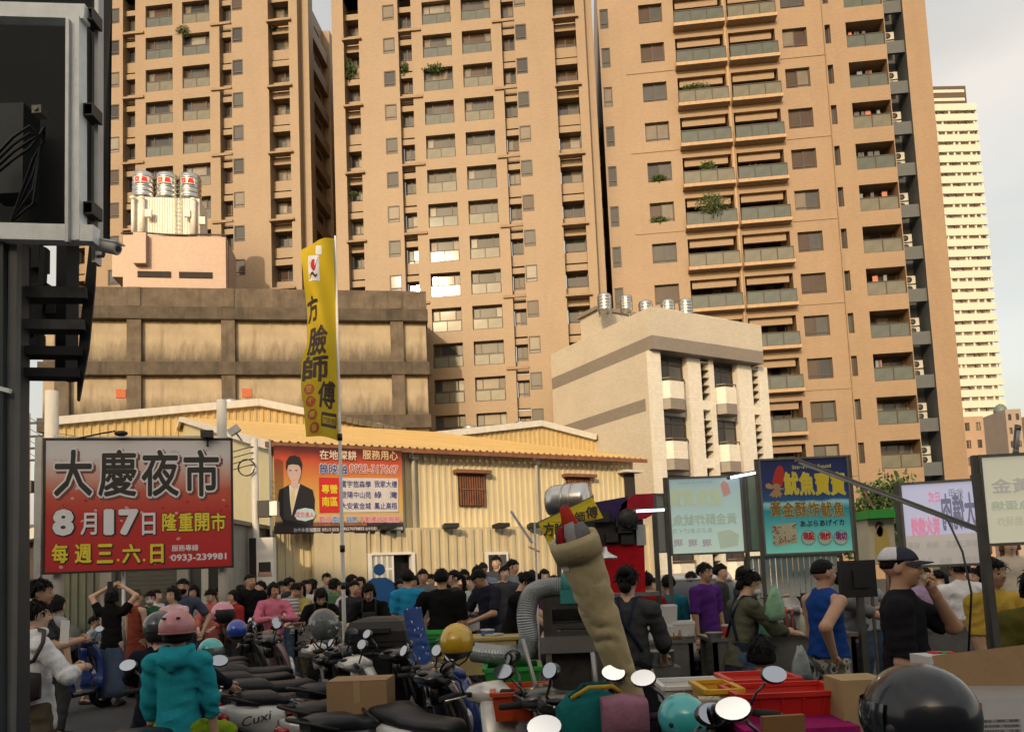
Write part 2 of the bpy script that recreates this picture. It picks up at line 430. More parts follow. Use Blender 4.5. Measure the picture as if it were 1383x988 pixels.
ZROW = FR_M.z(590, 275.0)                    # head of the row at that height in the middle tower
xl = FR_M.x(447, 0)
tower_t(FR_M, xl, 'beige tiled apartment tower in the middle, behind the yellow flag', ZROW, -7, 6, 11)
FR_L = FR_M
tower_t(FR_L, xl - 388 * PXM, 'beige tiled apartment tower at far left, behind the three steel tanks', ZROW + FR_L.z(200, 275) - FR_L.z(590, 275) + .22, -7, 6, 12)
# blocks added behind the gaps between the towers to close and darken them
for xg, wg, lb in ((xl - 48 * PXM, 48 * PXM, 'block added to close and darken the gap between the left and middle towers'), (xl + 340 * PXM, 3.5, 'block added to close and darken the gap between the middle and right towers')):
    root = empty('gap_block', FR_M.o + FR_M.d * xg + FR_M.n * 13, FR_M.a, lb, 'building'); hb = ZROW + 3.06 * TS * 4.6
    b = MB(); b.box(-.4, wg + .4, 0, 8, 0, hb); b.build('wall', m_tile, root)
    for i in range(13):
        for u_ in (.2, .6): box_inst('window', root, wg * u_, wg * u_ + wg * .22, -.02, -.002, hb - 2.4 - 2.72 * i, hb - 1.1 - 2.72 * i, m_dark)
FR_R = Frame(1000, 300, 59, R(-5.5))
def tower_r():
    fr = FR_R; q = random.Random(5)
    X = lambda px: fr.x(px, 0)
    x0 = X(806); root = empty('apartment_tower', fr.o + fr.d * x0, fr.a, 'broad tan apartment tower at right with glass-railed balconies and air conditioners', 'tower', 'beige apartment towers')
    U = lambda px: X(px) - x0
    W = U(1249)
    h1, h2 = fr.z(870, 6.7), fr.z(887, 273.9); FH = (h1 - h2) / 5
    zs = [h1 + FH * (1 - i) for i in range(0, 14)]
    zs = [z for z in zs if z > 2.4]
    z0, z1 = 0, zs[0] + 1.5
    rects = []
    for h in zs:
        rects += [(U(861), U(893), h - 1.62, h, .32), (U(1053), U(1086), h - 1.62, h, .32), (U(1110.5), U(1118), h - 1.58, h, .4)]
        rects += [(U(808.5), U(820), h - 1.7, h, .15)]
        rects += [(U(908), U(973), h - 2.35, h + .15, 1.6), (U(980), U(1043), h - 2.35, h + .15, 1.6)]
        rects += [(U(1139), U(1191), h - 2.1, h + .02, 1.6)]
    rects += [(U(1192), U(1218), z0, z1, 2.2)]
    wl = MB(); wl.wall(0, W, z0, z1, rects)
    wl.quad((W, 0, z0), (W, 18, z0), (W, 18, z1), (W, 0, z1)); wl.quad((0, 18, z0), (0, 0, z0), (0, 0, z1), (0, 18, z1))
    wl.quad((0, 0, z1), (W, 0, z1), (W, 18, z1), (0, 18, z1))
    wl.build('wall', m_tile2, root)
    for a_, b_ in ((908, 973), (980, 1043), (1139, 1191)):
        bk = MB(); bk.box(U(a_) - .01, U(b_) + .01, 1.605, 1.9, z0, z1); bk.build('balcony_back_wall', m_tile2, root)
    m_slab = mat('balcony_slab', (.42, .29, .18), .7, var=.15, stain=(.4, 2, (.2, .15, .1)))
    m_ac = mat('ac_case', (.42, .42, .40), .5, var=.15); m_fan = mat('ac_fan', (.04, .04, .04), .6)
    acb = MB(); acb.box(0, .82, 0, .3, 0, .6); ac_me = acb.mesh('air_conditioner', m_ac)
    fan = MB(); fan.lathe([(.24, 0), (.24, -.02), (.06, -.03)], (.32, 0, .3), 16, 0, axis='Y'); fan_me = fan.mesh('fan_grille', m_fan)
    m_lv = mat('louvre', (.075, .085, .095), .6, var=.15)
    for i, h in enumerate(zs):
        for a, b in ((861, 893), (1053, 1086)):
            add_window(root, U(a), .3, h - 1.62, U(b) - U(a), 1.62, 2, (.2,), None, q, (2, 4, 2, 5, 0))
        add_window(root, U(1110.5), .38, h - 1.58, U(1118) - U(1110.5), 1.58, 1, None, None, q, (6, 2, 0, 2, 0))
        add_window(root, U(808.5), .13, h - 1.7, U(820) - U(808.5), 1.7, 1, (.3,), None, q, (4, 4, 2, 1, 0))
        for a, b, nb in ((908, 973, 3), (980, 1043, 3)):
            w = U(b) - U(a)
            add_window(root, U(a) + .3, 1.58, h - 2.3, w - .6, 2.2, 4, None, None, q, (4, 3, 4, 3, 2), name='balcony_door')
            box_inst('balcony_floor', root, U(a) - .12, U(b) + .1, -.75, 1.5, h - 2.62, h - 2.36, m_slab)
            rail_panels(root, U(a) - .05, U(b) + .04, -.62, h - 2.36, h - 1.3, nb, m_rail if q.random() < .75 else m_rail2)
            box_inst('lintel', root, U(a) + .2, U(b) - .2, .35, .6, h - .42, h + .148, m_tile2)
        # laundry balcony beside the air-conditioner bay
        a, b = 1139, 1191
        add_window(root, U(a) + .1, 1.58, h - 2.05, U(b) - U(a) - .2, 2.0, 3, None, None, q, (4, 2, 4, 2, 2), name='balcony_door')
        rail_panels(root, U(a) + .02, U(b) - .02, .12, h - 2.1, h - 1.0, 2, m_rail2 if q.random() < .3 else m_rail)
        if q.random() < .8:      # washing hung out behind the rail
            for _ in range(q.randint(2, 4)):
                xx = U(a) + .3 + q.random() * (U(b) - U(a) - 1.0); hh = q.uniform(.5, .9)
                box_inst('washing', root, xx, xx + q.choice((.25, .4)), .85, .9, h - .25 - hh, h - .25, mat('cloth_%d' % q.randint(0, 4), [(.55, .5, .42), (.2, .25, .3), (.5, .2, .15), (.6, .6, .58), (.12, .12, .14)][q.randint(0, 4)], .9))
        # bay with louvres and two outdoor units on every floor
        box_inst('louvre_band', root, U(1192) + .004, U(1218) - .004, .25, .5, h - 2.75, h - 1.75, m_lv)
        for dz in (-1.72, -1.0):
            ac = inst('air_conditioner', ac_me, root, (U(1197), 1.15, h + dz)); inst('fan_grille', fan_me, ac, (0, -.004, 0))
    for i in range(0, len(zs), 2):
        h = zs[i]
        for a, b in ((840, 905), (1047, 1108)):
            box_inst('belt_course', root, U(a), U(b), -.05, -.002, h - 2.5, h - 2.36, m_tile2)
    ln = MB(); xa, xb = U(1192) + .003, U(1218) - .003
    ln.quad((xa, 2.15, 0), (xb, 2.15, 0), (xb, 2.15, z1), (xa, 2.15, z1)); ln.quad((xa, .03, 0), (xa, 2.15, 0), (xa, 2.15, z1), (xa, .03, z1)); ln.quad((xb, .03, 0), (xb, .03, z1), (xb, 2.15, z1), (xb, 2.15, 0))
    ln.build('bay_lining', m_lv, root)  # dark grey lining added inside the bay to deepen its shade
    pr = MB()
    for px in (976.5,): pr.tube([(U(px) - .06, -.15, 0), (U(px) - .06, -.15, z1)], .13, 8)
    pr.box(U(975) - .12, U(975) + .12, -.1, -.002, 0, z1); pr.build('downpipe', m_slab, root)
    sl = MB(); sl.box(U(1108), U(1108) + .07, -.12, -.003, 0, z1); sl.build('corner_joint', m_trim, root)
    return root, U
RT, RU = tower_r()

# plants on balconies and window boxes
m_leafb = mat('balcony_leaf', (.05, .085, .02), .6, var=.5, scale=6, island=.4)
def balcony_plant(px, py, fr, y, r, n, label, size=.085, seed=1):
    x, z = fr.hit(px, py, y); p = fr.o + fr.d * x + fr.n * y; p.z = z
    b = MB(); leaves(b, (0, 0, 0), (r[0] * 1.15, r[1] * 1.15, r[2] * 1.15), int(n * 2.6), size, seed=seed, shell=.1)
    for k in range(5): 
        a = k * 1.26; b.tube([(0, 0, -r[2] - .1), (.4 * r[0] * math.cos(a), .4 * r[1] * math.sin(a), .5 * r[2])], .012, 4)
    o = b.build('balcony_plant', m_leafb, None, p); tag(o, label, 'plant', 'plants on tower balconies')
balcony_plant(471, 94, FR_M, .5, (.75, .45, .95), 420, 'dark green shrub spilling from a narrow window of the middle tower')
balcony_plant(588, 92, FR_M, .05, (1.0, .3, .45), 220, 'climbing plant across an upper balcony rail of the middle tower', seed=2)
balcony_plant(546, 92, FR_M, .4, (.45, .3, .6), 160, 'small shrub in a narrow window beside the upper balcony of the middle tower', seed=3)
balcony_plant(962, 275, FR_R, -.8, (1.35, .5, 1.1), 520, 'large bushy tree overhanging a balcony rail of the right tower', seed=4)
balcony_plant(956, 225, FR_R, -.3, (.8, .4, .55), 240, 'leafy potted plant two storeys under the planted rail of the right tower', seed=5)
balcony_plant(940, 118, FR_R, -.2, (1.6, .4, .4), 320, 'row of dark plants along a high balcony of the right tower', seed=6)
balcony_plant(1023, 176, FR_R, -.2, (1.0, .4, .45), 240, 'thin spreading plant on a right tower balcony beside the pipe', seed=7)
balcony_plant(1022, 228, FR_R, -.2, (1.2, .4, .4), 260, 'pale leafy plant on a right tower balcony beside the laundry', seed=8)
balcony_plant(890, 240, FR_R, -.05, (.8, .2, .35), 160, 'flowering window plant at the left window column of the right tower', seed=9)
balcony_plant(891, 296, FR_R, -.05, (.8, .2, .32), 160, 'window plant one storey lower at the left window column of the right tower', seed=10)
balcony_plant(366, 36, FR_M, .5, (.6, .4, .5), 200, 'green shrub in a recessed window of the left tower', seed=11)
balcony_plant(248, 42, FR_M, .0, (.8, .3, .5), 200, 'green plant on an upper balcony of the left tower', seed=12)
balcony_plant(478, 262, FR_M, .5, (.5, .3, .22), 90, 'low grassy window box in the narrow windows of the middle tower', seed=13)

# ------------------------------------------------------------------ distant buildings at right
def far_tower():
    d = 224; fr = Frame(1300, 400, d, R(2)); k = fr.x(1301, 300) - fr.x(1300, 300)
    xa, xb = fr.x(1262, 300), fr.x(1334, 300)
    root = empty('apartment_tower', fr.o + fr.d * xa, fr.a, 'tall pale cream slab tower with stacked balcony bands in the distance at right', 'tower')
    W = xb - xa; zt = fr.z(1290, 140); ztop = fr.z(1290, 113); FH = 3.25
    m_c = mat('cream_band', (.60, .57, .50), .7, var=.06); m_i = mat('far_glazing', (.22, .2, .17), .4, var=.5, scale=.7); m_b = mat('brown_crown', (.10, .065, .05), .8)
    b = MB(); b.box(0, W - 1.0, .9, 18, 0, zt); b.build('core', m_i, root)
    z = zt; i = 0; n = int(zt / FH)
    for i in range(n):
        z = zt - FH * i
        box_inst('balcony_band', root, 0, W, 0, 1.0, z - 2.1, z, m_c)
        for j in range(7):
            xx = W * (j + .5 + rng.uniform(-.3, .3)) / 7
            box_inst('balcony_pillar', root, xx, xx + .5, .3, .89, z - FH, z - 2.1, m_c if rng.random() < .6 else m_b)
    b = MB(); b.box(.5, W - 2, 1.2, 15, zt, ztop); b.build('crown', m_b, root)
    for j in range(2):
        z = zt + (ztop - zt) * (.25 + .42 * j); box_inst('crown_window_band', root, 1.2, W - 2.6, 1.1, 1.19, z, z + .9, m_c)
    b = MB(); b.box(-6, -1.5, 2, 12, zt, ztop + 11); b.box(-3.2, -.5, 2.5, 11.5, ztop + 6, ztop + 8.5); b.build('stair_head', m_b, root)
far_tower()
def back_house(px0, px1, pytop, d, col, label, dome=False):
    fr = Frame(px0, 600, d, R(-3)); xa, xb = fr.x(px0, 600), fr.x(px1, 600); zt = fr.z((px0 + px1) / 2, pytop)
    root = empty('apartment_building', fr.o + fr.d * xa, fr.a, label, 'building'); W = xb - xa
    m = mat('house_' + str(px0), col, .8, var=.1, scale=.4)
    rects = []; n = max(2, int(W / 3.2)); nf = int(zt / 3.2)
    for i in range(nf):
        for j in range(n):
            x = W * (j + .3) / n; rects.append((x, x + W / n * .42, zt - 3.2 * i - 2.6, zt - 3.2 * i - 1.1, .2))
    b = MB(); b.wall(0, W, 0, zt, rects); b.quad((W, 0, 0), (W, 12, 0), (W, 12, zt), (W, 0, zt)); b.quad((0, 12, 0), (0, 0, 0), (0, 0, zt), (0, 12, zt)); b.quad((0, 0, zt), (W, 0, zt), (W, 12, zt), (0, 12, zt))
    b.build('wall', m, root)
    for r in rects: add_window(root, r[0], .18, r[2], r[1] - r[0], r[3] - r[2], 2, None)
    if dome:
        b = MB(); b.lathe([(W * .42, zt), (W * .42, zt + W * .2), (W * .36, zt + W * .42), (W * .2, zt + W * .6), (.05, zt + W * .68)], (W / 2, 5, 0), 16)
        b.build('dome', mat('dome_green', (.12, .16, .16), .5), root)
back_house(1301, 1331, 562, 140, (.36, .25, .18), 'plain tan block low behind the right edge of the broad tower')
back_house(1362, 1383, 552, 180, (.30, .24, .2), 'brown block with small dome at the right edge behind the cream tower', True)
back_house(1390, 1440, 560, 190, (.34, .23, .17), 'tan block just past the right edge')
# ------------------------------------------------------------------ unseen houses added behind the viewer, placed and sized to shade the market
def shade_house(x0, x1, h, label):
    root = empty('shading_house', (x0, -30, 0), 0, label, 'building', 'unseen houses added for shade')
    W = x1 - x0; m = mat('shading_house_wall', (.33, .29, .25), .85, var=.2, stain=(.4, .6, (.15, .13, .11)))
    b = MB(); b.box(0, W, -10, 0, 0, h); b.build('wall', m, root)
    n = int(W / 4)
    for i in range(n):
        for z in range(1, int(h / 3.3)):
            o = add_window(root, W * (i + .3) / n, .02, 3.3 * z + .9, 1.8, 1.5, 2, None); o.rotation_euler = (0, 0, math.pi); o.location.x += 1.8
shade_house(-75, -15.6, 21.9, 'taller unseen house added behind the viewer to shade the market')
shade_house(-15.5, 60, 19.3, 'lower unseen house added behind the viewer to shade the market')

# ------------------------------------------------------------------ grey concrete building
FG = Frame(350, 450, 49, R(9))
m_conc = mat('weathered_concrete', (.115, .092, .072), .9, var=.45, scale=1.2, bump=.3, bscale=6, stain=(.85, 1.3, (.04, .033, .027)))
m_beam = mat('sooty_concrete', (.085, .07, .056), .95, var=.4, scale=1.5, bump=.3, bscale=5, stain=(.9, 1.2, (.03, .025, .021)))
m_panel = mat('cement_render', (.34, .285, .21), .9, var=.3, scale=.5, bump=.15, bscale=5, stain=(.8, .75, (.13, .105, .08)))
m_red = mat('red_hatch', (.42, .10, .04), .7, var=.3, scale=8)
m_steel = mat('stainless', (.62, .60, .57), .28, 1.0, var=.08, scale=5)
m_band = mat('steel_band', (.45, .43, .4), .35, 1.0)
def tank(parent_loc, rz, r, h, label, text_=None, group=None, legs=.25):
    root = empty('water_tank', parent_loc, rz, label, 'water tank', group)
    b = MB(); prof = [(r * .96, 0), (r, .03)]
    for i in range(5):
        z = h * (.08 + .17 * i); prof += [(r, z), (r * 1.035, z + h * .015), (r * 1.035, z + h * .045), (r, z + h * .06)]
    prof += [(r, h * .88), (r * .93, h * .95), (r * .5, h), (r * .16, h + .03), (r * .16, h + .09), (.01, h + .1)]
    b.lathe(prof, (0, 0, legs), 24); b.build('shell', m_steel, root)
    for k in range(4):
        a = k * math.pi / 2 + .6; l = MB(); l.bar((r * .85 * math.cos(a), r * .85 * math.sin(a), 0), (r * .85 * math.cos(a), r * .85 * math.sin(a), legs + .02), .07); l.build('leg', m_band, root)
    if text_:
        lb = MB(); k = 9
        for i in range(k):
            t0 = -math.pi / 2 + R(38) * (2 * i / k - 1); t1 = -math.pi / 2 + R(38) * (2 * (i + 1) / k - 1); rr = r * 1.045
            lb.quad((rr * math.cos(t0), rr * math.sin(t0), legs + h * .52), (rr * math.cos(t1), rr * math.sin(t1), legs + h * .52), (rr * math.cos(t1), rr * math.sin(t1), legs + h * .74), (rr * math.cos(t0), rr * math.sin(t0), legs + h * .74))
        lb.build('name_plate', mat('tank_white', (.7, .68, .64), .4), root)
        for ch, ang in ((text_[0], -20), (text_[1], 16)):
            o = text(ch, 0, 0, r * .5, h * .17, -r * 1.06, mat('tank_red', (.55, .02, .02), .5), root, .05)
            o.location = (0, 0, legs + h * .63); o.rotation_euler = (0, 0, R(ang))
    return root
def soot_mat(h):
    """cement render with soot washed down from the beam and up from the ledge, ragged by noise"""
    nm = 'soot_render_%d' % int(h * 100)
    if nm in M: return M[nm]
    m = mat(nm, (.36, .30, .22), .9, var=.18, scale=.8, bump=.2, bscale=6, stain=(.5, 1.4, (.16, .125, .09))); t = m.node_tree; L = t.links.new; b = t.nodes['Principled BSDF']; src = b.inputs['Base Color'].links[0].from_socket
    co = t.nodes.new('ShaderNodeTexCoord'); sp = t.nodes.new('ShaderNodeSeparateXYZ'); L(co.outputs['Object'], sp.inputs[0])
    oi = t.nodes.new('ShaderNodeObjectInfo'); ad = t.nodes.new('ShaderNodeVectorMath'); ad.operation = 'ADD'; L(co.outputs['Object'], ad.inputs[0]); L(oi.outputs['Random'], ad.inputs[1])
    mp_ = t.nodes.new('ShaderNodeMapping'); mp_.inputs['Scale'].default_value = (1.6, 1.6, .35); sc_ = t.nodes.new('ShaderNodeVectorMath'); sc_.operation = 'MULTIPLY_ADD'; 
    L(ad.outputs[0], mp_.inputs['Vector']); n = t.nodes.new('ShaderNodeTexNoise'); n.inputs['Scale'].default_value = 1.3; n.inputs['Detail'].default_value = 8; n.inputs['Roughness'].default_value = .7; L(mp_.outputs['Vector'], n.inputs['Vector'])
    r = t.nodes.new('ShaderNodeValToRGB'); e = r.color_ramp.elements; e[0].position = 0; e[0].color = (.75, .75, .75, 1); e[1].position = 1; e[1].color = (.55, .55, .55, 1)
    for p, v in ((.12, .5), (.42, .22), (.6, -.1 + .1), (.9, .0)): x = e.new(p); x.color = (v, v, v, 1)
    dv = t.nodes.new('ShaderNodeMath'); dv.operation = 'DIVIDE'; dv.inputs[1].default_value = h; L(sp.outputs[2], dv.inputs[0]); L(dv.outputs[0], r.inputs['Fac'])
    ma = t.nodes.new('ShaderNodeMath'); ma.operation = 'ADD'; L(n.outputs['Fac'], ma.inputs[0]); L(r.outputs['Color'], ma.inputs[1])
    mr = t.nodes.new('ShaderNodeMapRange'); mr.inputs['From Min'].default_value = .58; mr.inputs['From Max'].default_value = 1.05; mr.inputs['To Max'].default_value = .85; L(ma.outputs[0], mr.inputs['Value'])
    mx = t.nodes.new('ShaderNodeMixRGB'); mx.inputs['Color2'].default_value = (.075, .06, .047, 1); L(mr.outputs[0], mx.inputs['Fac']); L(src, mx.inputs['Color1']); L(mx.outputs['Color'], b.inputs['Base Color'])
    return m
def grey_building():
    fr = FG; X = lambda px: fr.x(px, 450); Z = lambda py: fr.z(350, py)
    x0, x1 = X(55), X(576); zt = Z(390)
    root = empty('concrete_building', fr.o + fr.d * x0, fr.a, 'weathered grey-brown concrete building with stained beams behind the yellow shed', 'building')
    U = lambda px: X(px) - x0; W = x1 - x0; D = 11
    b = MB(); b.box(0, W, .35, D, 0, zt - 1.3); b.build('core_wall', m_panel, root)
    b = MB(); b.box(-.06, W + .06, .0, .34, Z(415), zt); b.box(W - .3, W + .055, .345, D, Z(415), zt); b.box(-.055, .3, .345, D, Z(415), zt); b.build('parapet', m_conc, root)
    for y0, y1 in ((416, 432), (489, 506), (562, 580)):
        b = MB(); b.box(-.12, W + .12, -.16, .345, Z(y1), Z(y0)); b.box(W - .2, W + .115, .35, D, Z(y1), Z(y0)); b.build('beam', m_beam, root)
    for px in (84, 181, 308, 424, 536):
        w = .42
        b = MB(); b.box(U(px) - w, U(px) + w, -.05, .345, 0, Z(580) - .002); b.box(U(px) - w, U(px) + w, -.05, .345, Z(562) + .002, Z(506) - .002); b.box(U(px) - w, U(px) + w, -.05, .345, Z(489) + .002, Z(432) - .002)
        b.box(U(px) - w * .95, U(px) + w * .95, -.06, -.004, Z(415) + .002, zt - .002)
        b.build('column', m_conc, root)
    cols_ = [U(p_) for p_ in (84, 181, 308, 424, 536)]
    for (za_, zb_) in ((Z(488.5), Z(432.5)), (Z(561.5), Z(506.5))):
        for xa_, xb_ in zip([.02] + [c_ + .425 for c_ in cols_], [c_ - .425 for c_ in cols_] + [W - .02]):
            if xb_ - xa_ < .4: continue
            pb = MB(); pb.box(0, xb_ - xa_, 0, .03, 0, zb_ - za_); pb.build('wall_panel', soot_mat(zb_ - za_), root, (xa_, .315, za_))
    for px in (161.5, 331.5):
        x = U(px); z = Z(529); b = MB(); b.box(x - .3, x + .3, .26, .312, z - .28, z + .28); b.build('hatch', m_red, root)
    b = MB(); b.box(.2, W - .2, .4, D - .2, zt - 1.25, zt - 1.0); b.build('roof', m_conc, root)
    # pink tiled plant room on the roof
    yb = 1.6; m_pink = tile_mat('pink_tile', (.47, .33, .265), (.34, .235, .19), .13, .13, var=.08, gap=.012)
    A = lambda px, py: fr.hit(px, py, yb)
    xa, xb = A(166, 350)[0] - x0, A(305, 350)[0] - x0; za, zb = A(230, 390)[1], A(230, 318)[1]
    b = MB(); b.box(xa, xb, yb, yb + 3.6, za - 1.4, zb); b.build('plant_room', m_pink, root)
    xc, xd = A(183, 340)[0] - x0, A(200, 340)[0] - x0
    b = MB(); b.box(xc, xd, yb - .5, yb - .003, A(190, 359)[1], zb - .05); b.build('plant_room_box', m_pink, root)
    for p0, p1 in ((186, 231), (242, 287)):
        b = MB(); b.box(A(p0, 370)[0] - x0, A(p1, 370)[0] - x0, yb - .06, yb - .004, A(230, 375)[1], A(230, 367)[1]); b.build('vent_slot', m_dark, root)
    b = MB(); pts = [(xa - .1, yb - .06, zb + .05)] + [(xa + (xb - xa) * t, yb - .08, zb + .06 + .05 * math.sin(t * 9)) for t in (.2, .4, .6, .8, 1.0)] + [(xb + .15, yb - .1, zb - .4), (xb + .12, yb - .1, za), (xb + 1.2, yb - .1, za - .1), (xb + 3.5, yb - .1, za - .05)]
    b.tube(pts, .06, 6); b.build('cable', m_frame, root)
    b = MB(); b.box(A(150, 350)[0] - x0, xa - .03, yb + .2, yb + 2, A(150, 372)[1], A(150, 330)[1]); b.build('annex', m_pink, root)
    # white tank stand with pipes, ladder and meter boxes
    yw = 1.9; B = lambda px, py: fr.hit(px, py, yw); m_wh = mat('white_metal_sheet', (.72, .68, .62), .5, var=.12, stain=(.5, 2.5, (.35, .28, .2)))
    xa2, xb2 = B(182, 290)[0] - x0, B(270, 290)[0] - x0; z2, z3 = zb + .01, B(225, 267)[1]
    b = MB(); n = 26; w = xb2 - xa2
    for i in range(n): b.box(xa2 + w * i / n, xa2 + w * (i + .82) / n, yw, yw + .06, z2, z3)
    b.box(xa2, xb2, yw + .065, yw + 2.2, z2, z3); b.build('tank_stand', m_wh, root)
    for px in (181, 193, 262):
        xx = B(px, 290)[0] - x0; b = MB(); b.tube([(xx, yw - .2, z2), (xx, yw - .2, z3 - .3)], .19 if px > 185 else .12, 10); b.ell((xx, yw - .2, z3 - .2), (.22, .22, .16)); b.build('pipe', m_wh, root)
    for px, py in ((203, 292), (255, 292), (275, 302)):
        xx, zz = B(px, py); b = MB(); b.box(xx - x0 - .2, xx - x0 + .2, yw - .5, yw - .3, zz - .25, zz + .25); b.box(xx - x0 - .05, xx - x0 + .05, yw - .3, yw - .003, zz - .05, zz + .05); b.build('meter_box', m_wh, root)
    b = MB(); xl_, xr_ = B(237, 290)[0] - x0, B(245, 290)[0] - x0
    for xx in (xl_, xr_): b.bar((xx, yw - .12, z2), (xx, yw - .12, z3 + 1.9), .04)
    for i in range(12): b.bar((xl_, yw - .12, z2 + .25 + .3 * i), (xr_, yw - .12, z2 + .25 + .3 * i), .03)
    b.build('ladder', mat('ladder_green', (.25, .3, .22), .6), root)
    for px, nm in ((195, 'leftmost'), (226, 'middle'), (257, 'rightmost')):
        xx, zz = fr.hit(px, 267, yw + .9); p = fr.o + fr.d * xx + fr.n * (yw + .9); p.z = z3
        tank(p, fr.a, .72, 1.95, 'stainless water tank with red lettering, %s of three on the white rooftop stand' % nm, '亞昌', 'tanks over the concrete building', .12)
grey_building()

# ------------------------------------------------------------------ white tiled building
FWR = Frame(878, 414, 42, R(30)); FWL = Frame(878, 414, 42, R(120))
m_wt = tile_mat('white_tile', (.69, .655, .59), (.60, .565, .50), .22, .16, var=.05, gap=.01)
m_gt = tile_mat('greige_tile', (.54, .49, .415), (.42, .38, .32), .22, .09, var=.08, gap=.010)
m_gb = tile_mat('grey_tile', (.235, .205, .18), (.19, .165, .145), .22, .09, var=.08, gap=.008)
def white_building():
    r, l = FWR, FWL
    root = empty('tiled_building', r.o, r.a, 'white tiled low-rise with grey bands and faceted bay windows', 'building')
    W = r.x(1030, 470); L = l.x(745, 505)
    zc = lambda py: r.z(880, py)
    zt = zc(414); b1, b0 = zc(452), zc(470); c1, c0 = zc(533), zc(550)
    sb = .55                                              # the storeys stand back under the parapet
    b = MB(); b.box(0, W, 0, L, b1, zt); b.build('parapet', m_gt, root)
    b = MB(); b.box(-.004, W + .004, -.004, L + .004, b0, b1 - .001); b.build('upper_band', m_gb, root)
    b = MB(); b.box(.003, .25, sb, L, 0, b0 - .002); b.build('side_wall', m_gt, root)
    b = MB(); b.box(-.002, .0025, sb + .3, L + .003, c0, c1); b.build('lower_band', m_gb, root)
    # corner pier and front piers
    u = lambda px, py=500: r.x(px, py, sb)
    cols = [(u(880), u(889)), (u(929), u(946.5)), (u(957.5), u(964)), (u(996), u(1015)), (u(1024), u(1036))]
    for i, (a, c) in enumerate(cols):
        b = MB(); b.box(a if i else .0035, c, sb - (.25 if i == 0 else 0), sb + 1.5, 0, b0 - .002); b.build('pier', m_wt, root)
    b = MB(); b.box(.26, W, sb + 1.5, L - .01, 0, b0 - .003); b.build('core', m_gt, root)
    FH = c1 - b1; fh = zc(452) - zc(533.5)
    m_fr = mat('brown_frame', (.11, .075, .05), .5)
    for fl in range(4):
        zh = b0 - .12 - fh * fl
        for (a, c) in ((cols[0][1], cols[1][0]), (cols[2][1], cols[3][0])):
            wf = c - a
            b = MB(); b.box(a + .01, c - .01, sb + .45, sb + 1.49, zh - fh + .1, zh + .1); b.build('recess_wall', m_wt, root)
            add_window(root, a + .06, sb + .44, zh - 1.5, min(2.1, wf - .12), 1.55, 2, (.72,), None, rng, (6, 2, 0, 1, 0))
            # faceted bay with a grey lower half
            zb_, zm = zh - 1.55, zh - 1.55 - .98
            out = [(a + .02, sb + .44), (a + .02, sb - .12), (a + .35, sb - .48), (a + wf * .62, sb - .48), (a + wf * .86, sb - .02), (a + wf * .86, sb + .44)]
            for z_a, z_b, m in ((zm, zb_, m_wt), (zm - .62, zm - .003, m_gb)):
                b = MB(); b.loft([[(x, y, z) for x, y in reversed(out)] for z in (z_a, z_b)], sm=False); b.build('bay', m, root)
            b = MB()
            for (p, q_) in zip(out[1:4], out[2:5]): b.bar((*p, zb_ + .16), (*q_, zb_ + .16), .05, .06)
            for p in out[1:5]: b.bar((*p, zb_), (*p, zb_ + .16), .04)
            b.build('rail', m_fr, root)
        for (a, c) in ((cols[1][1], cols[2][0]), (cols[3][1], cols[4][0])):
            b = MB(); b.box(a + .005, c - .005, sb + .5, sb + .9, zh - fh, zh + .15); b.build('vent_slot', m_dark, root)
            for k in range(6):
                z = zh - .05 - k * .46; b = MB(); b.box(a + .01, c - .01, sb + .05, sb + .495, z - .05 - (.5 if k == 5 else 0), z); b.build('louvre', m_wt if k in (0, 5) else m_fr, root)
    # stair head and roof edge
    yl0, yl1 = l.x(802, 430), l.x(779, 440)
    zs = l.z(779, 430)
    b = MB(); b.box(.3, 4.2, yl0, yl1, zt - .5, zs); b.build('stair_head', m_gt, root)
    b = MB(); b.box(.1, 4.5, yl0 - .15, yl1 + .15, zs + .001, zs + .22); b.build('roof_slab', m_gb, root)
    b = MB(); b.box(2.2, 7.6, yl0 - 3.6, yl0 - .2, zt - .4, zt + .75); b.build('lift_room', m_wt, root)
    b = MB(); b.box(W * .45, W - .3, 2.5, 5, zt - .3, zt + .35); b.build('roof_box', m_wt, root)
    for i, (px, nm) in enumerate(((816, 'leftmost, standing alone'), (845, 'second from left'), (871, 'in the middle'), (901, 'second from right'), (925, 'rightmost'))):
        yy = 4.6 if i < 2 else 3.2
        d = at(px, 400, 42 + 3.5); zz = zt + (.75 if i < 2 else .2)
        tank((d.x, d.y, zz), R(20), .42 if i != 1 else .37, 1.12 if i != 1 else .95, 'shiny banded steel water tank on the white tiled building, %s of five' % nm, None, 'tanks on the white tiled building', .2)
white_building()

# ------------------------------------------------------------------ yellow sheds
FS = Frame(366, 598, 20, R(30)); FSL = Frame(366, 598, 20, R(120))
m_cor = mat('cream_sheet', (.66, .57, .365), .5, var=.10, scale=.8, stain=(.25, 1.6, (.35, .27, .17)))
m_cor_shade = mat('shaded_cream_sheet', (.52, .48, .31), .5, var=.08, stain=(.2, 1.5, (.3, .28, .2)))  # gable sheet: its greenish look in shade is put into the colour
m_roof = mat('yellow_roof', (.58, .40, .155), .45, var=.12, scale=.6, stain=(.3, .8, (.36, .24, .1)))
m_fascia = mat('white_fascia', (.62, .60, .56), .5, var=.1, stain=(.3, 2, (.35, .3, .25)))
m_rust = mat('rust_edge', (.22, .09, .05), .7, var=.4, scale=6)
m_cont = mat('container_cream', (.56, .48, .32), .5, var=.12, scale=1, stain=(.35, 2, (.32, .22, .12)))
m_white = mat('white_paint', (.72, .71, .68), .5, var=.06)
m_black = mat('black_plastic', (.012, .012, .013), .5, var=.1)
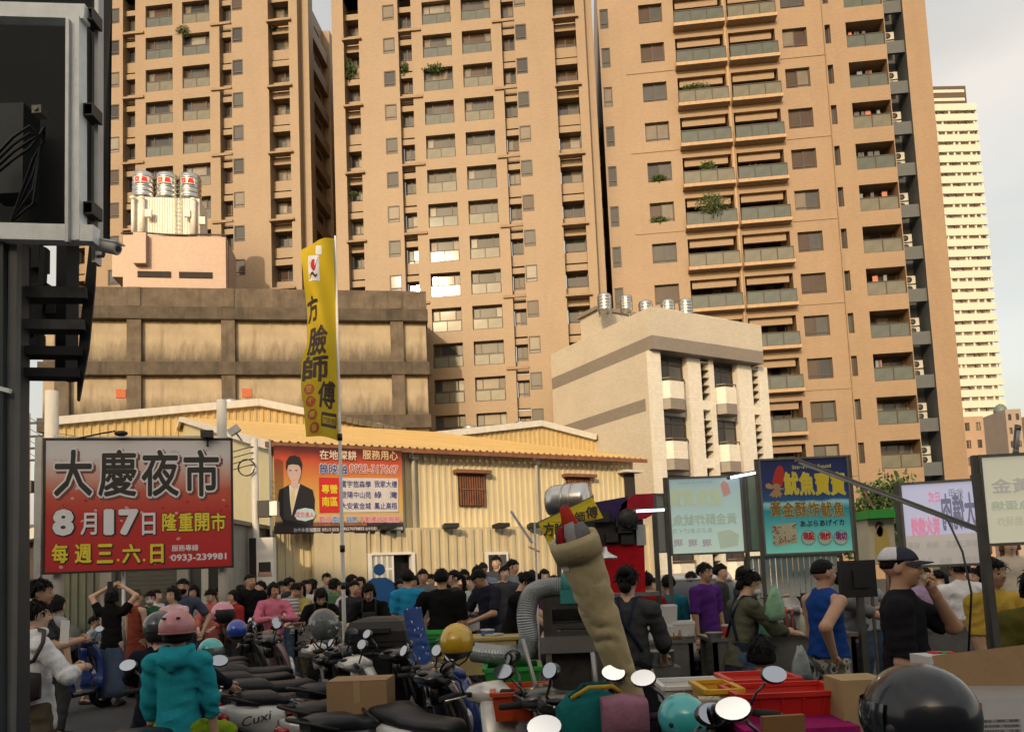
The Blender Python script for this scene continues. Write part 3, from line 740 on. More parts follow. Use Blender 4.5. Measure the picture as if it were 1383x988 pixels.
def corrugated(b, p0, p1, z0, z1f, pitch, dep, flat=.6, nrm=None, mi=0):
    """ribbed sheet from p0 to p1 (x, y); z1f(t) gives the top; the ribs stand out along nrm"""
    p0, p1 = Vector((*p0, 0)), Vector((*p1, 0)); d = p1 - p0; Ln = d.length; n = max(1, round(Ln / pitch))
    nrm = Vector((*nrm, 0)) if nrm else Vector((d.y, -d.x, 0)).normalized()
    v = []; prof = [(0, 0), (flat, 0), (flat + .08, 1), (.92, 1)]
    for i in range(n):
        for (u_, k) in prof:
            t = (i + u_) / n; v.append((p0 + d * t + nrm * dep * k, t))
    v.append((p1, 1))
    vs = []
    for p, t in v: vs += [(p.x, p.y, z0 if not callable(z0) else z0(t)), (p.x, p.y, z1f(t))]
    b.add(vs, [(2 * i, 2 * i + 2, 2 * i + 3, 2 * i + 1) for i in range(len(v) - 1)], mi)
def shed():
    f, g = FS, FSL
    root = empty('yellow_shed', f.o, f.a, 'long cream corrugated shed with yellow roof and barred windows behind the crowd', 'shed')
    L = f.x(855, 640); ze = f.z(366, 598); yr, zr = g.hit(250, 566)
    b = MB(); corrugated(b, (0, 0), (L, 0), 0, lambda t: ze, .2, .035, .55); b.build('front_wall', m_cor, root)
    b = MB(); b.loft([[(0, 0, 0), (0, 0, ze), (0, yr, zr), (0, 2 * yr, ze), (0, 2 * yr, 0)], [(.05, 0, 0), (.05, 0, ze), (.05, yr, zr), (.05, 2 * yr, ze), (.05, 2 * yr, 0)]], sm=False); b.build('gable_wall', m_cor_shade, root)
    b = MB(); b.quad((L, 0, 0), (L, 2 * yr, 0), (L, 2 * yr, ze), (L, 0, ze)); b.add([(L, 0, ze), (L, 2 * yr, ze), (L, yr, zr)], [(0, 1, 2)]); b.build('end_wall', m_cor, root)
    # ribbed roof, eaves reach out over the front
    ov = .45; sl = (zr - ze) / yr
    b = MB(); n = int((L + .5) / .22)
    for side in (0, 1):
        vs = []; ya, yb = (-ov, yr) if side == 0 else (2 * yr + ov, yr)
        for i in range(n):
            for u_, k in ((0, 0), (.6, 0), (.7, 1), (.9, 1)):
                x = -.25 + (L + .5) * (i + u_) / n; h = .04 * k
                vs += [(x, ya, ze - sl * ov + h + .06), (x, yb, zr + h + .06)]
        m = len(vs) // 2
        b.add(vs, [(2 * i, 2 * i + 2, 2 * i + 3, 2 * i + 1) if side == 0 else (2 * i, 2 * i + 1, 2 * i + 3, 2 * i + 2) for i in range(m - 1)])
    b.build('roof', m_roof, root)
    b = MB(); b.box(-.25, L + .25, -ov - .03, -ov + .02, ze - sl * ov - .07, ze - sl * ov + .05); b.build('eave_edge', m_rust, root)
    b = MB(); b.bar((-.2, -ov, ze - sl * ov - .02), (-.2, yr, zr), .1, .2); b.bar((-.2, yr, zr), (-.2, 2 * yr, ze), .1, .2); b.build('verge_trim', m_fascia, root)
    for (a, c, za, zb) in ((618, 653, 683, 641), (764, 795, 690, 646)):
        x0, x1 = f.x(a, 660), f.x(c, 660); z0, z1 = f.z((a + c) / 2, za), f.z((a + c) / 2, zb)
        wd = MB(); wd.box(x0, x1, -.08, -.04, z0, z1); w_ = wd.build('window', m_dark, root)
        n = 11
        for i in range(n):
            x = x0 + (x1 - x0) * (i + .5) / n; b = MB(); b.box(x - .018, x + .018, -.14, -.1, z0, z1); b.build('bar', m_rust, w_)
        b = MB(); b.box(x0, x1, -.16, -.145, z0 + .5 * (z1 - z0), z0 + .5 * (z1 - z0) + .04); b.build('cross_bar', m_rust, w_)
        b = MB(); b.box(x0 - .15, x1 + .15, -.3, -.036, z1 + .02, z1 + .12); b.build('window_hood', m_rust, root)
    for px in (557, 722):
        x = f.x(px, 640); b = MB(); b.tube([(x, -.12, 2.9), (x, -.12, ze - .25), (x, -.3, ze - .12)], .055, 8); b.box(x - .1, x + .1, -.24, -.03, ze - .3, ze - .12); b.build('downpipe', m_fascia, root)
    x = f.x(851, 655); b = MB(); b.box(x - .28, x + .05, -.2, -.04, f.z(851, 690), f.z(851, 640)); o = b.build('side_opening', m_dark, root)
    b = MB(); b.box(x - .55, x + .25, -.45, -.04, f.z(851, 640) + .01, f.z(851, 640) + .09); b.build('opening_hood', m_fascia, root)
    return root, f, g, L, ze, yr, zr
SH = shed()
def back_sheds():
    """two gabled halls whose low gables rise behind the front roof"""
    f = FS; yb = SH[5] + 1.0
    for (pa, pm, pb, label) in (((78, 570), (348, 544), (540, 583), 'yellow hall with low white-trimmed gable behind the red sign'), ((556, 592), (729, 572), (884, 612), 'yellow hall with low gable and mossy coping beside the white tiled building')):
        (xa, za), (xm, zm), (xb, zb) = (f.hit(*p, yb) for p in (pa, pm, pb))
        root = empty('yellow_hall', f.o + f.d * xa + f.n * yb, f.a, label, 'shed'); xm -= xa; xb -= xa
        top = lambda t: za + (zm - za) * (t * xb / xm) if t * xb < xm else zm + (zb - zm) * ((t * xb - xm) / (xb - xm))
        b = MB(); corrugated(b, (0, 0), (xb, 0), 0, top, .32, .05, .5); b.build('gable_wall', m_roof if False else mat('ochre_sheet', (.56, .41, .19), .5, var=.1, stain=(.25, 1.5, (.33, .22, .1))), root)
        b = MB(); b.bar((-.2, -.12, za), (xm, -.12, zm), .3, .34); b.bar((xm, -.12, zm), (xm + (xb - xm) * .45, -.12, zm + (zb - zm) * .45), .3, .34); b.build('verge_trim', m_fascia, root)
        b = MB(); n = 12
        for i in range(n):
            t = .45 + .55 * (i + .5) / n; x = xm + (xb - xm) * t; z = zm + (zb - zm) * t; b.box(x - (xb - xm) * .55 / n * .46, x + (xb - xm) * .55 / n * .46, -.26, .1, z - .13, z + .17)
        b.build('mossy_coping', mat('mossy', (.14, .12, .09), .95, var=.5, scale=3), root)
        b = MB(); b.quad((0, 0, za), (xm, 0, zm), (xm, 16, zm), (0, 16, za)); b.quad((xm, 0, zm), (xb, 0, zb), (xb, 16, zb), (xm, 16, zm)); b.build('roof', m_roof, root)
        b = MB(); b.quad((xb, 0, 0), (xb, 16, 0), (xb, 16, zb), (xb, 0, zb)); b.quad((0, 16, 0), (0, 0, 0), (0, 0, za), (0, 16, za)); b.build('side_wall', m_cor, root)
    for i, (px, py, lab) in enumerate(((312, 543, 'round roof ventilator above the red sign'), (634, 578, 'squat steel roof ventilator left of the hall ridge'), (704, 572, 'steel roof ventilator at the hall ridge near the white tiled building'), (510, 575, 'low round roof ventilator behind the yellow flag'))):
        x, z = f.hit(px, py, yb + 1.2); p = f.o + f.d * x + f.n * (yb + 1.2); p.z = z - .35
        b = MB(); b.lathe([(.2, -.5), (.2, .18), (.34, .2), (.42, .32), (.36, .45), (.12, .52), (.01, .53)], (0, 0, 0), 18)
        tag(b.build('roof_ventilator', m_steel, None, p), lab, 'ventilator', 'roof ventilators')
back_sheds()

def containers():
    f = FS; yc = -.45; X = lambda px, py=740: f.x(px, py, yc); zt = f.z(600, 714, yc)
    xa, xb = X(495), X(880)
    root = empty('container_cabin', f.o + f.d * xa + f.n * yc, f.a, 'cream corrugated container cabin with open white door below the barred windows', 'container'); U = lambda px: X(px) - xa
    W = xb - xa; dz = f.z(525, 749, yc)
    b = MB(); corrugated(b, (0, 0), (U(499), 0), 0, lambda t: zt, .25, .06, .45); corrugated(b, (U(556), 0), (W, 0), 0, lambda t: zt, .27, .06, .45); corrugated(b, (U(499), 0), (U(556), 0), dz, lambda t: zt, .27, .06, .45)
    b.build('front_wall', m_cont, root)
    b = MB(); b.box(0, W, .02, .4, zt - .02, zt + .05); b.quad((0, 0, 0), (0, .4, 0), (0, .4, zt), (0, 0, zt)); b.build('top_rail', m_cont, root)
    b = MB(); b.box(U(499), U(556), .3, .38, 0, dz); b.build('doorway', m_black, root)
    b = MB(); 
    for x in (U(498), U(556)): b.box(x - .05, x + .05, -.1, .1, 0, dz + .05)
    b.box(U(498) + .05, U(556) - .05, -.1, .1, dz, dz + .07); b.build('door_frame', m_white, root)
    dr = MB(); x0, x1 = U(499.5), U(529)
    for i in range(5): x = x0 + (x1 - x0) * i / 4; dr.box(x - .025, x + .025, -.06, -.02, 0, dz - .01)
    for i in range(7): z = dz * i / 6; dr.box(x0, x1, -.055, -.025, max(0, z - .03), min(dz - .01, z + .03))
    d = dr.build('door', m_white, root)
    MB().box(x0 + .02, x1 - .02, -.042, -.038, .02, dz - .03).build('pane', mat('frosted', (.42, .42, .36), .3), d)
    x0, x1 = U(653), U(683); z0, z1 = f.z(668, 773, yc), f.z(668, 745, yc)
    b = MB(); b.box(x0, x1, -.13, -.065, z0, z1); wn = b.build('window', m_white, root)
    MB().box(x0 + .08, x0 + .55 * (x1 - x0), -.15, -.132, z0 + .05, z1 - .08).build('pane', m_dark, wn)
    MB().box(x0 + .6 * (x1 - x0), x1 - .08, -.15, -.132, z0 + .05, z1 - .08).build('pane', panes[1], wn)
    # floodlights along the container top
    for i, px in enumerate((515, 605, 668, 718)):
        x = X(px, 712); p = f.o + f.d * x + f.n * (yc - .06); p.z = zt + .02
        b = MB(); b.bar((0, 0, 0), (.05, -.12, .02), .05); b.box(-.22, .2, -.42, -.1, -.05, .06); b.box(-.03, .03, -.12, .2, -.01, .04)
        tag(b.build('floodlight', m_black, None, p, (R(-8), 0, f.a + R(12 * (-1) ** i))), ['black floodlight on the container top under the banner corner', 'black floodlight on the container top left of the first barred window', 'black floodlight on the container top below the first barred window', 'black floodlight on the container top by the thin lamp stand'][i], 'lamp', 'floodlights on the container')
    # flat cream hut between gable corner and container
    xa2, xb2 = X(424), X(494)
    root = empty('panel_hut', f.o + f.d * xa2 + f.n * (yc - .05), f.a, 'smooth cream panel hut below the estate banner', 'hut')
    b = MB(); b.box(0, xb2 - xa2, 0, .3, 0, zt + .1); b.build('wall', m_cont, root)
    for i in range(1, 3):
        b = MB(); x = (xb2 - xa2) * i / 3; b.box(x - .02, x + .02, -.012, -.002, 0, zt); b.build('panel_joint', m_cor_shade, root)
    b = MB(); b.box(-.02, xb2 - xa2 + .02, -.03, .32, zt + .102, zt + .18); b.build('roof_edge', m_rust, root)
    # low lean-to with shutters below the red sign
    y = 17.5; xL, xR = at(70, 780, y).x, at(312, 780, y).x
    root = empty('shutter_shed', (xL, y, 0), 0, 'low shed with ribbed gate, roller shutter and white door under the red sign', 'shed'); W = xR - xL; K = lambda px: at(px, 780, y).x - xL; h = 3.0
    m_gg = mat('grey_green_sheet', (.20, .21, .15), .6, var=.15, stain=(.4, 2, (.08, .08, .06)))
    m_sh = mat('shutter', (.10, .10, .085), .55, .4, var=.15); m_pil = mat('pillar_cement', (.30, .29, .26), .9, var=.15)
    b = MB(); b.box(0, W, .12, 3, 0, h); b.build('wall', m_pil, root)
    b = MB(); corrugated(b, (K(82), 0.1), (K(136), .1), 0, lambda t: h - .1, .17, .05, .5); b.build('ribbed_gate', m_gg, root)
    for i in range(30):
        box_inst('shutter_slat', root, K(155), K(240), .06, .115, .1 * i, .1 * i + .094, m_sh)
    for px in (60, 139, 242): 
        b = MB(); b.box(K(px), K(px) + .25, -.12, .11, 0, h); b.build('pillar', m_pil, root)
    d = MB(); d.box(K(244) + .02, K(281), .02, .115, 0, 2.35); d = d.build('door', mat('door_cream', (.50, .50, .42), .5), root)
    MB().box(K(250), K(271), .0, .018, .9, 2.1).build('pane', panes[1], d)
    b = MB(); b.box(K(283), K(297), -.02, .115, 0, 2.6); b.build('dark_post', m_black, root)
    b = MB(); b.box(-.1, W + .1, -.5, 3, h + .003, h + .1); b.build('roof', m_gg, root)
containers()
# ------------------------------------------------------------------ printed signs
def ptext(fr, root, s, x0, y0, x1, y1, m, yoff, off=.02, base=None, mirror=False, ox=0, name='lettering'):
    """lettering that fills a rectangle given in photo pixels on the sign's plane"""
    cx, cy = (x0 + x1) / 2, (y0 + y1) / 2
    a, b = fr.x(x0, cy), fr.x(x1, cy); c, d = fr.z(cx, y1), fr.z(cx, y0)
    return text(s, (a + b) / 2 - ox, (c + d) / 2, b - a, d - c, yoff, m, root, off, mirror, name, base=base)
def grad_mat(name, stops, axis=2, lo=0.0, hi=1.0, rough=.5, wob=.04, scale=3.0, emit=0.0):
    """printed colour gradient along one local axis"""
    m = bpy.data.materials.new(name); m.use_nodes = True; M[name] = m; t = m.node_tree; L = t.links.new; b = t.nodes['Principled BSDF']
    co = t.nodes.new('ShaderNodeTexCoord'); sp = t.nodes.new('ShaderNodeSeparateXYZ'); L(co.outputs['Object'], sp.inputs[0])
    mr = t.nodes.new('ShaderNodeMapRange'); mr.inputs['From Min'].default_value = lo; mr.inputs['From Max'].default_value = hi; L(sp.outputs[axis], mr.inputs['Value'])
    nz_ = t.nodes.new('ShaderNodeTexNoise'); nz_.inputs['Scale'].default_value = scale; nz_.inputs['Detail'].default_value = 4; L(co.outputs['Object'], nz_.inputs['Vector'])
    ma = t.nodes.new('ShaderNodeMath'); ma.operation = 'MULTIPLY_ADD'; ma.inputs[1].default_value = wob * 2; L(nz_.outputs['Fac'], ma.inputs[0]); 
    sb = t.nodes.new('ShaderNodeMath'); sb.operation = 'SUBTRACT'; sb.inputs[1].default_value = wob; L(mr.outputs[0], sb.inputs[0]); L(sb.outputs[0], ma.inputs[2])
    r = t.nodes.new('ShaderNodeValToRGB'); L(ma.outputs[0], r.inputs['Fac'])
    while len(r.color_ramp.elements) < len(stops): r.color_ramp.elements.new(.5)
    for e, (p, c) in zip(r.color_ramp.elements, stops): e.position = p; e.color = (*c, 1)
    L(r.outputs['Color'], b.inputs['Base Color'])
    if emit: L(r.outputs['Color'], b.inputs['Emission Color']); b.inputs['Emission Strength'].default_value = emit      # lit from inside
    b.inputs['Roughness'].default_value = rough
    return m
ink_w = mat('ink_white', (.66, .67, .72), .5, var=.03); ink_k = mat('ink_black', (.012, .010, .010), .5, var=.05); ink_y = mat('ink_yellow', (.70, .56, .03), .5, var=.04)
ink_r = mat('ink_red', (.52, .02, .02), .5, var=.04); ink_b = mat('ink_blue', (.05, .05, .22), .5, var=.04); ink_p = mat('ink_pink', (.62, .12, .16), .5, var=.04)
ink_lb = mat('ink_light_blue', (.10, .22, .5), .5); ink_br = mat('ink_brown', (.05, .028, .018), .6); ink_dr = mat('ink_dark_red', (.20, .008, .008), .5)
m_gal = mat('galvanised', (.42, .43, .44), .45, .7, var=.18, scale=5)
m_pole = mat('painted_pole', (.55, .53, .48), .55, var=.12, stain=(.4, 3, (.3, .25, .2)))

# big red night-market board
FRS = Frame(186, 680, 13, R(14))
def red_board():
    fr = FRS; x0, x1 = fr.x(61, 680), fr.x(312, 680); z0, z1 = fr.z(186, 768), fr.z(186, 594)
    root = empty('market_signboard', fr.o + fr.d * x0, fr.a, 'large red and white board announcing the night market in black characters', 'sign'); W = x1 - x0
    b = MB(); b.box(0, W, 0, .05, z0, z1)
    b.build('panel', grad_mat('board_print', [(0, (.42, .012, .018)), (.42, (.44, .02, .02)), (.60, (.50, .09, .05)), (.74, (.58, .36, .30)), (.88, (.62, .60, .62)), (1, (.60, .58, .60))], 2, z0, z1, .45), root)
    q = random.Random(3)
    for i in range(70):       # printed water beads
        xx, zz = q.uniform(.06, W - .06), q.uniform(z0 + .05, z1 - .05); r_ = q.uniform(.012, .03); a = q.uniform(-.5, .9)
        t_ = (zz - z0) / (z1 - z0); me = MB(); pts = [(xx + r_ * math.cos(k) * 1.2 + a * r_ * math.sin(k), -.0022, zz + r_ * math.sin(k)) for k in [j * .785 for j in range(8)]]
        me.add(pts, [tuple(range(8))]); me.build('print_bead', mat('bead_lit', (.60, .30, .27), .4) if q.random() < .5 and t_ < .6 else mat('bead_dark', (.36, .012, .016) if t_ < .6 else (.5, .45, .45), .4) if t_ < .6 else mat('bead_grey', (.5, .46, .47), .4), root)
    T = lambda s, a, b_, c, d, m, y, off, base=None, dx=0, dy=0: ptext(fr, root, s, a + dx, b_ + dy, c + dx, d + dy, m, y, off, base, ox=x0)
    m_shd = mat('ink_shadow', (.16, .04, .035), .5)
    for ch, a, c in (('大', 73, 125), ('慶', 133, 185), ('夜', 191, 242), ('市', 248, 296)):
        T(ch, a, 607, c, 670, m_shd, -.003, .075, .02, 2.6, 2.4); T(ch, a, 607, c, 670, ink_w, -.006, .062, .02); T(ch, a, 607, c, 670, ink_k, -.009, .022, .02)
    for s, a, b_, c, d, o in (('8', 71, 687, 100, 723, .05), ('月', 109, 692, 131, 722, .02), ('1', 140, 687, 154, 722, .05), ('7', 160, 687, 187, 722, .05), ('日', 192, 692, 210, 722, .02)):
        T(s, a, b_, c, d, ink_k, -.003, o + .035, o, .8, .8); T(s, a, b_, c, d, ink_w, -.006, o, o)
    for i, ch in enumerate('隆重開市'):
        a = 219 + 22 * i; T(ch, a, 692, a + 20, 717, ink_k, -.003, .07, .03); T(ch, a, 692, a + 20, 717, ink_y, -.006, .025, .03)
    for ch, a, c in (('每', 70, 92), ('週', 101, 124), ('三', 131, 153), ('六', 165, 190), ('日', 203, 221)):
        T(ch, a, 734, c, 760, ink_k, -.003, .075, .03, 1, 1); T(ch, a, 734, c, 760, ink_y, -.006, .03, .03)
    for a in (158, 193): T('.', a, 754, a + 3.5, 757.5, ink_y, -.006, .03)
    T('服務專線', 232, 735, 268, 743.5, ink_w, -.004, .02); T('0933-239981', 231, 747, 306, 756, ink_w, -.004, .035)
    b = MB(); e = .035
    b.box(-e, W + e, -.015, .055, z1 + .001, z1 + e); b.box(-e, W + e, -.015, .055, z0 - e, z0 - .001); b.box(-e, -.001, -.014, .054, z0, z1); b.box(W + .001, W + e, -.014, .054, z0, z1); b.build('frame', ink_k, root)
    b = MB(); b.box(-.16, -.06, .0, .08, 0, z1 + .05); b.build('side_post', m_gal, root)
    for xx in (.14, W - .16):
        b = MB(); b.tube([(xx, .2, 0), (xx, .2, z1 + .1 if xx < 1 else z1 + .75)], .085, 12); b.build('post', m_pole, root)
    b = MB(); b.tube([(W * .4, .12, 0), (W * .4, .12, z0 + .2)], .03, 8); b.build('prop', m_gal, root)
    b = MB(); b.bar((.3, .1, z1 + .06), (W * .85, .1, z1 + .08), .03); b.build('cross_bar', m_gal, root)
    # lamps on the top edge
    for (px, py, lab, arm) in ((160, 585, 'black gooseneck lamp on a long arm over the red board', -.7), (280, 587, 'small black floodlight on the top edge of the red board', 0), (317, 582, 'grey floodlight turned up at the right end of the red board', .0)):
        x, z = fr.hit(px, py, -.1); p = fr.o + fr.d * x + fr.n * -.1; p.z = z
        b = MB()
        if arm: b.tube([(arm, .1, -.08), (arm * .4, .02, 0), (-.05, 0, .04)], .014, 6); b.ell((.04, 0, .0), (.11, .07, .05), 10, 6)
        else: b.box(-.1, .1, -.09, .03, -.05, .07); b.bar((0, .05, -.2), (0, .02, 0), .03)
        tag(b.build('floodlight', m_black if px < 300 else m_gal, None, p, (0, R(-35) if px > 300 else 0, fr.a)), lab, 'lamp')
red_board()

# estate banner on the shed wall
def banner():
    f = FS; yo = -.5
    class FB:
        pass
    fr = Frame(366, 598, 20, R(30)); fr.o = f.o + f.n * yo
    x0, x1 = fr.x(370.5, 660), fr.x(543.5, 660); z0, z1 = fr.z(455, 720), fr.z(455, 604.5)
    root = empty('estate_banner', fr.o + fr.d * x0, fr.a, 'orange estate agent banner with suited man on the cream shed wall', 'banner'); W = x1 - x0; H = z1 - z0
    b = MB(); n = 24
    vs = []; 
    for i in range(n + 1):
        for j in range(9):
            x = W * i / n; z = z0 + H * j / 8; vs.append((x, .004 * math.sin(i * 1.1 + j * .7), z))
    b.add(vs, [(i * 9 + j, (i + 1) * 9 + j, (i + 1) * 9 + j + 1, i * 9 + j + 1) for i in range(n) for j in range(8)], sm=True)
    b.build('sheet', grad_mat('banner_print', [(0, (.02, .012, .01)), (.12, (.05, .03, .02)), (.15, (.58, .40, .22)), (.34, (.62, .40, .10)), (.62, (.60, .24, .06)), (.84, (.50, .07, .03)), (.95, (.12, .012, .01)), (1, (.05, .01, .01))], 2, z0, z1, .6, .05, 1.3), root)
    P = lambda pts, m, y, nm: MB().add([(fr.x(px, py) - x0, y, fr.z(px, py)) for px, py in pts], [tuple(reversed(range(len(pts))))]).build(nm, m, root)
    sc = lambda l: [(360 + x / 7.092, 595 + y / 7.092) for x, y in l]
    suit = mat('print_suit', (.012, .012, .016), .6); skin = mat('print_skin', (.55, .40, .36), .6)
    P(sc([(70, 815), (1310, 800), (1318, 860), (68, 888)]), mat('print_strip', (.035, .022, .02), .6), -.014, 'print_strip')
    P(sc([(120, 470), (215, 420), (320, 410), (440, 470), (460, 560), (455, 740), (435, 800), (430, 815), (165, 815), (150, 760), (115, 690), (108, 560)]), suit, -.016, 'print_suit')
    P(sc([(215, 425), (320, 410), (290, 520), (240, 715), (222, 560)]), mat('print_shirt', (.62, .60, .60), .6), -.018, 'print_shirt')
    P(sc([(238, 470), (275, 462), (265, 560), (238, 710), (232, 560)]), mat('print_tie', (.62, .52, .25), .6), -.020, 'print_tie')
    P(sc([(232, 400), (305, 395), (300, 450), (262, 465), (235, 440)]), skin, -.022, 'print_neck')
    P(sc([(190, 250), (210, 215), (262, 205), (310, 220), (328, 265), (325, 330), (300, 395), (268, 418), (238, 400), (205, 335)]), skin, -.024, 'print_face')
    P(sc([(183, 265), (185, 200), (215, 150), (265, 138), (315, 158), (336, 220), (330, 295), (318, 250), (300, 232), (240, 225), (205, 235), (192, 290)]), suit, -.026, 'print_hair')
    for ex in (225, 282): P(sc([(ex - 18, 285), (ex, 278), (ex + 18, 285), (ex, 291)]), suit, -.027, 'print_eye')
    P(sc([(235, 365), (260, 372), (285, 360), (262, 385)]), mat('print_mouth', (.60, .25, .22), .6), -.027, 'print_mouth')
    P(sc([(265, 720), (290, 660), (365, 642), (440, 655), (468, 700), (450, 745), (370, 770), (290, 755)]), mat('print_bubble', (.45, .60, .66), .6), -.029, 'print_bubble')
    P(sc([(500, 350), (697, 355), (702, 685), (505, 690)]), mat('print_red', (.56, .02, .02), .6), -.016, 'print_red_box')
    P(sc([(697, 355), (1258, 360), (1262, 680), (702, 685)]), mat('print_white', (.62, .59, .60), .6), -.017, 'print_white_box')
    def T(s, a, b_, c, d, m, y, off=.02, base=None):
        (a, b_), (c, d) = sc([(a, b_), (c, d)]); ptext(fr, root, s, a, b_, c, d, m, y, off, base, ox=x0)
    gold = mat('ink_gold', (.62, .48, .25), .5)
    for s, a, c in (('在地深耕', 505, 860), ('服務用心', 915, 1255)): T(s, a, 92, c, 185, ink_dr, -.02, .07, .03); T(s, a, 92, c, 185, gold if a > 600 else mat('ink_cream', (.66, .58, .45), .5), -.024, .02, .03)
    T('曾映融', 505, 222, 772, 318, ink_w, -.02, .07, .02); T('曾映融', 505, 222, 772, 318, ink_b, -.024, .02, .02)
    T('0923-317667', 792, 230, 1258, 312, ink_w, -.02, .07, .03); T('0923-317667', 792, 230, 1258, 312, mat('ink_coral', (.50, .12, .10), .5), -.024, .02, .03)
    T('專營', 525, 418, 678, 505, ink_y, -.02, .03); T('南區', 528, 535, 680, 628, ink_y, -.02, .03)
    for (s, t, ya) in (('富宇悠森學', '我家大樓', 382), ('登陽中山苑', '綠　灣', 485), ('大安紫金城', '鳳止高梧', 590)):
        T(s, 710, ya, 998, ya + 66, ink_b, -.021, .018); T(t, 1030, ya, 1248, ya + 66, ink_b, -.021, .018)
    for s, a, c, m in (('歡迎', 500, 612, ink_p), ('委託', 628, 735, ink_lb), ('銷售', 760, 865, ink_lb), ('不動產諮詢服務', 885, 1275, ink_p)): T(s, a, 722, c, 782, ink_w, -.018, .07, .02); T(s, a, 722, c, 782, m, -.021, .02, .02)
    T('成交達人', 272, 680, 452, 735, ink_p, -.032, .02)
    T('台中永春加盟店', 258, 832, 515, 872, ink_w, -.018, .015); T('(04)27070855', 700, 826, 935, 864, ink_w, -.018, .02); T('台中市南屯區永春南路二段428號', 945, 822, 1305, 856, ink_w, -.018, .01)
    T('有限公司 經紀業', 528, 832, 690, 866, ink_w, -.018, .005)
    for xx, zz in ((-.08, z1 + .03), (W + .05, z1 - .02), (-.08, z0), (W + .05, z0)): MB().bar((xx, .06, zz), (xx + .02, .5, zz), .03).build('bracket', m_gal, root)
    MB().bar((-.09, .03, z0 - .1), (-.09, .03, z1 + .15), .05).build('batten', m_gal, root)
banner()

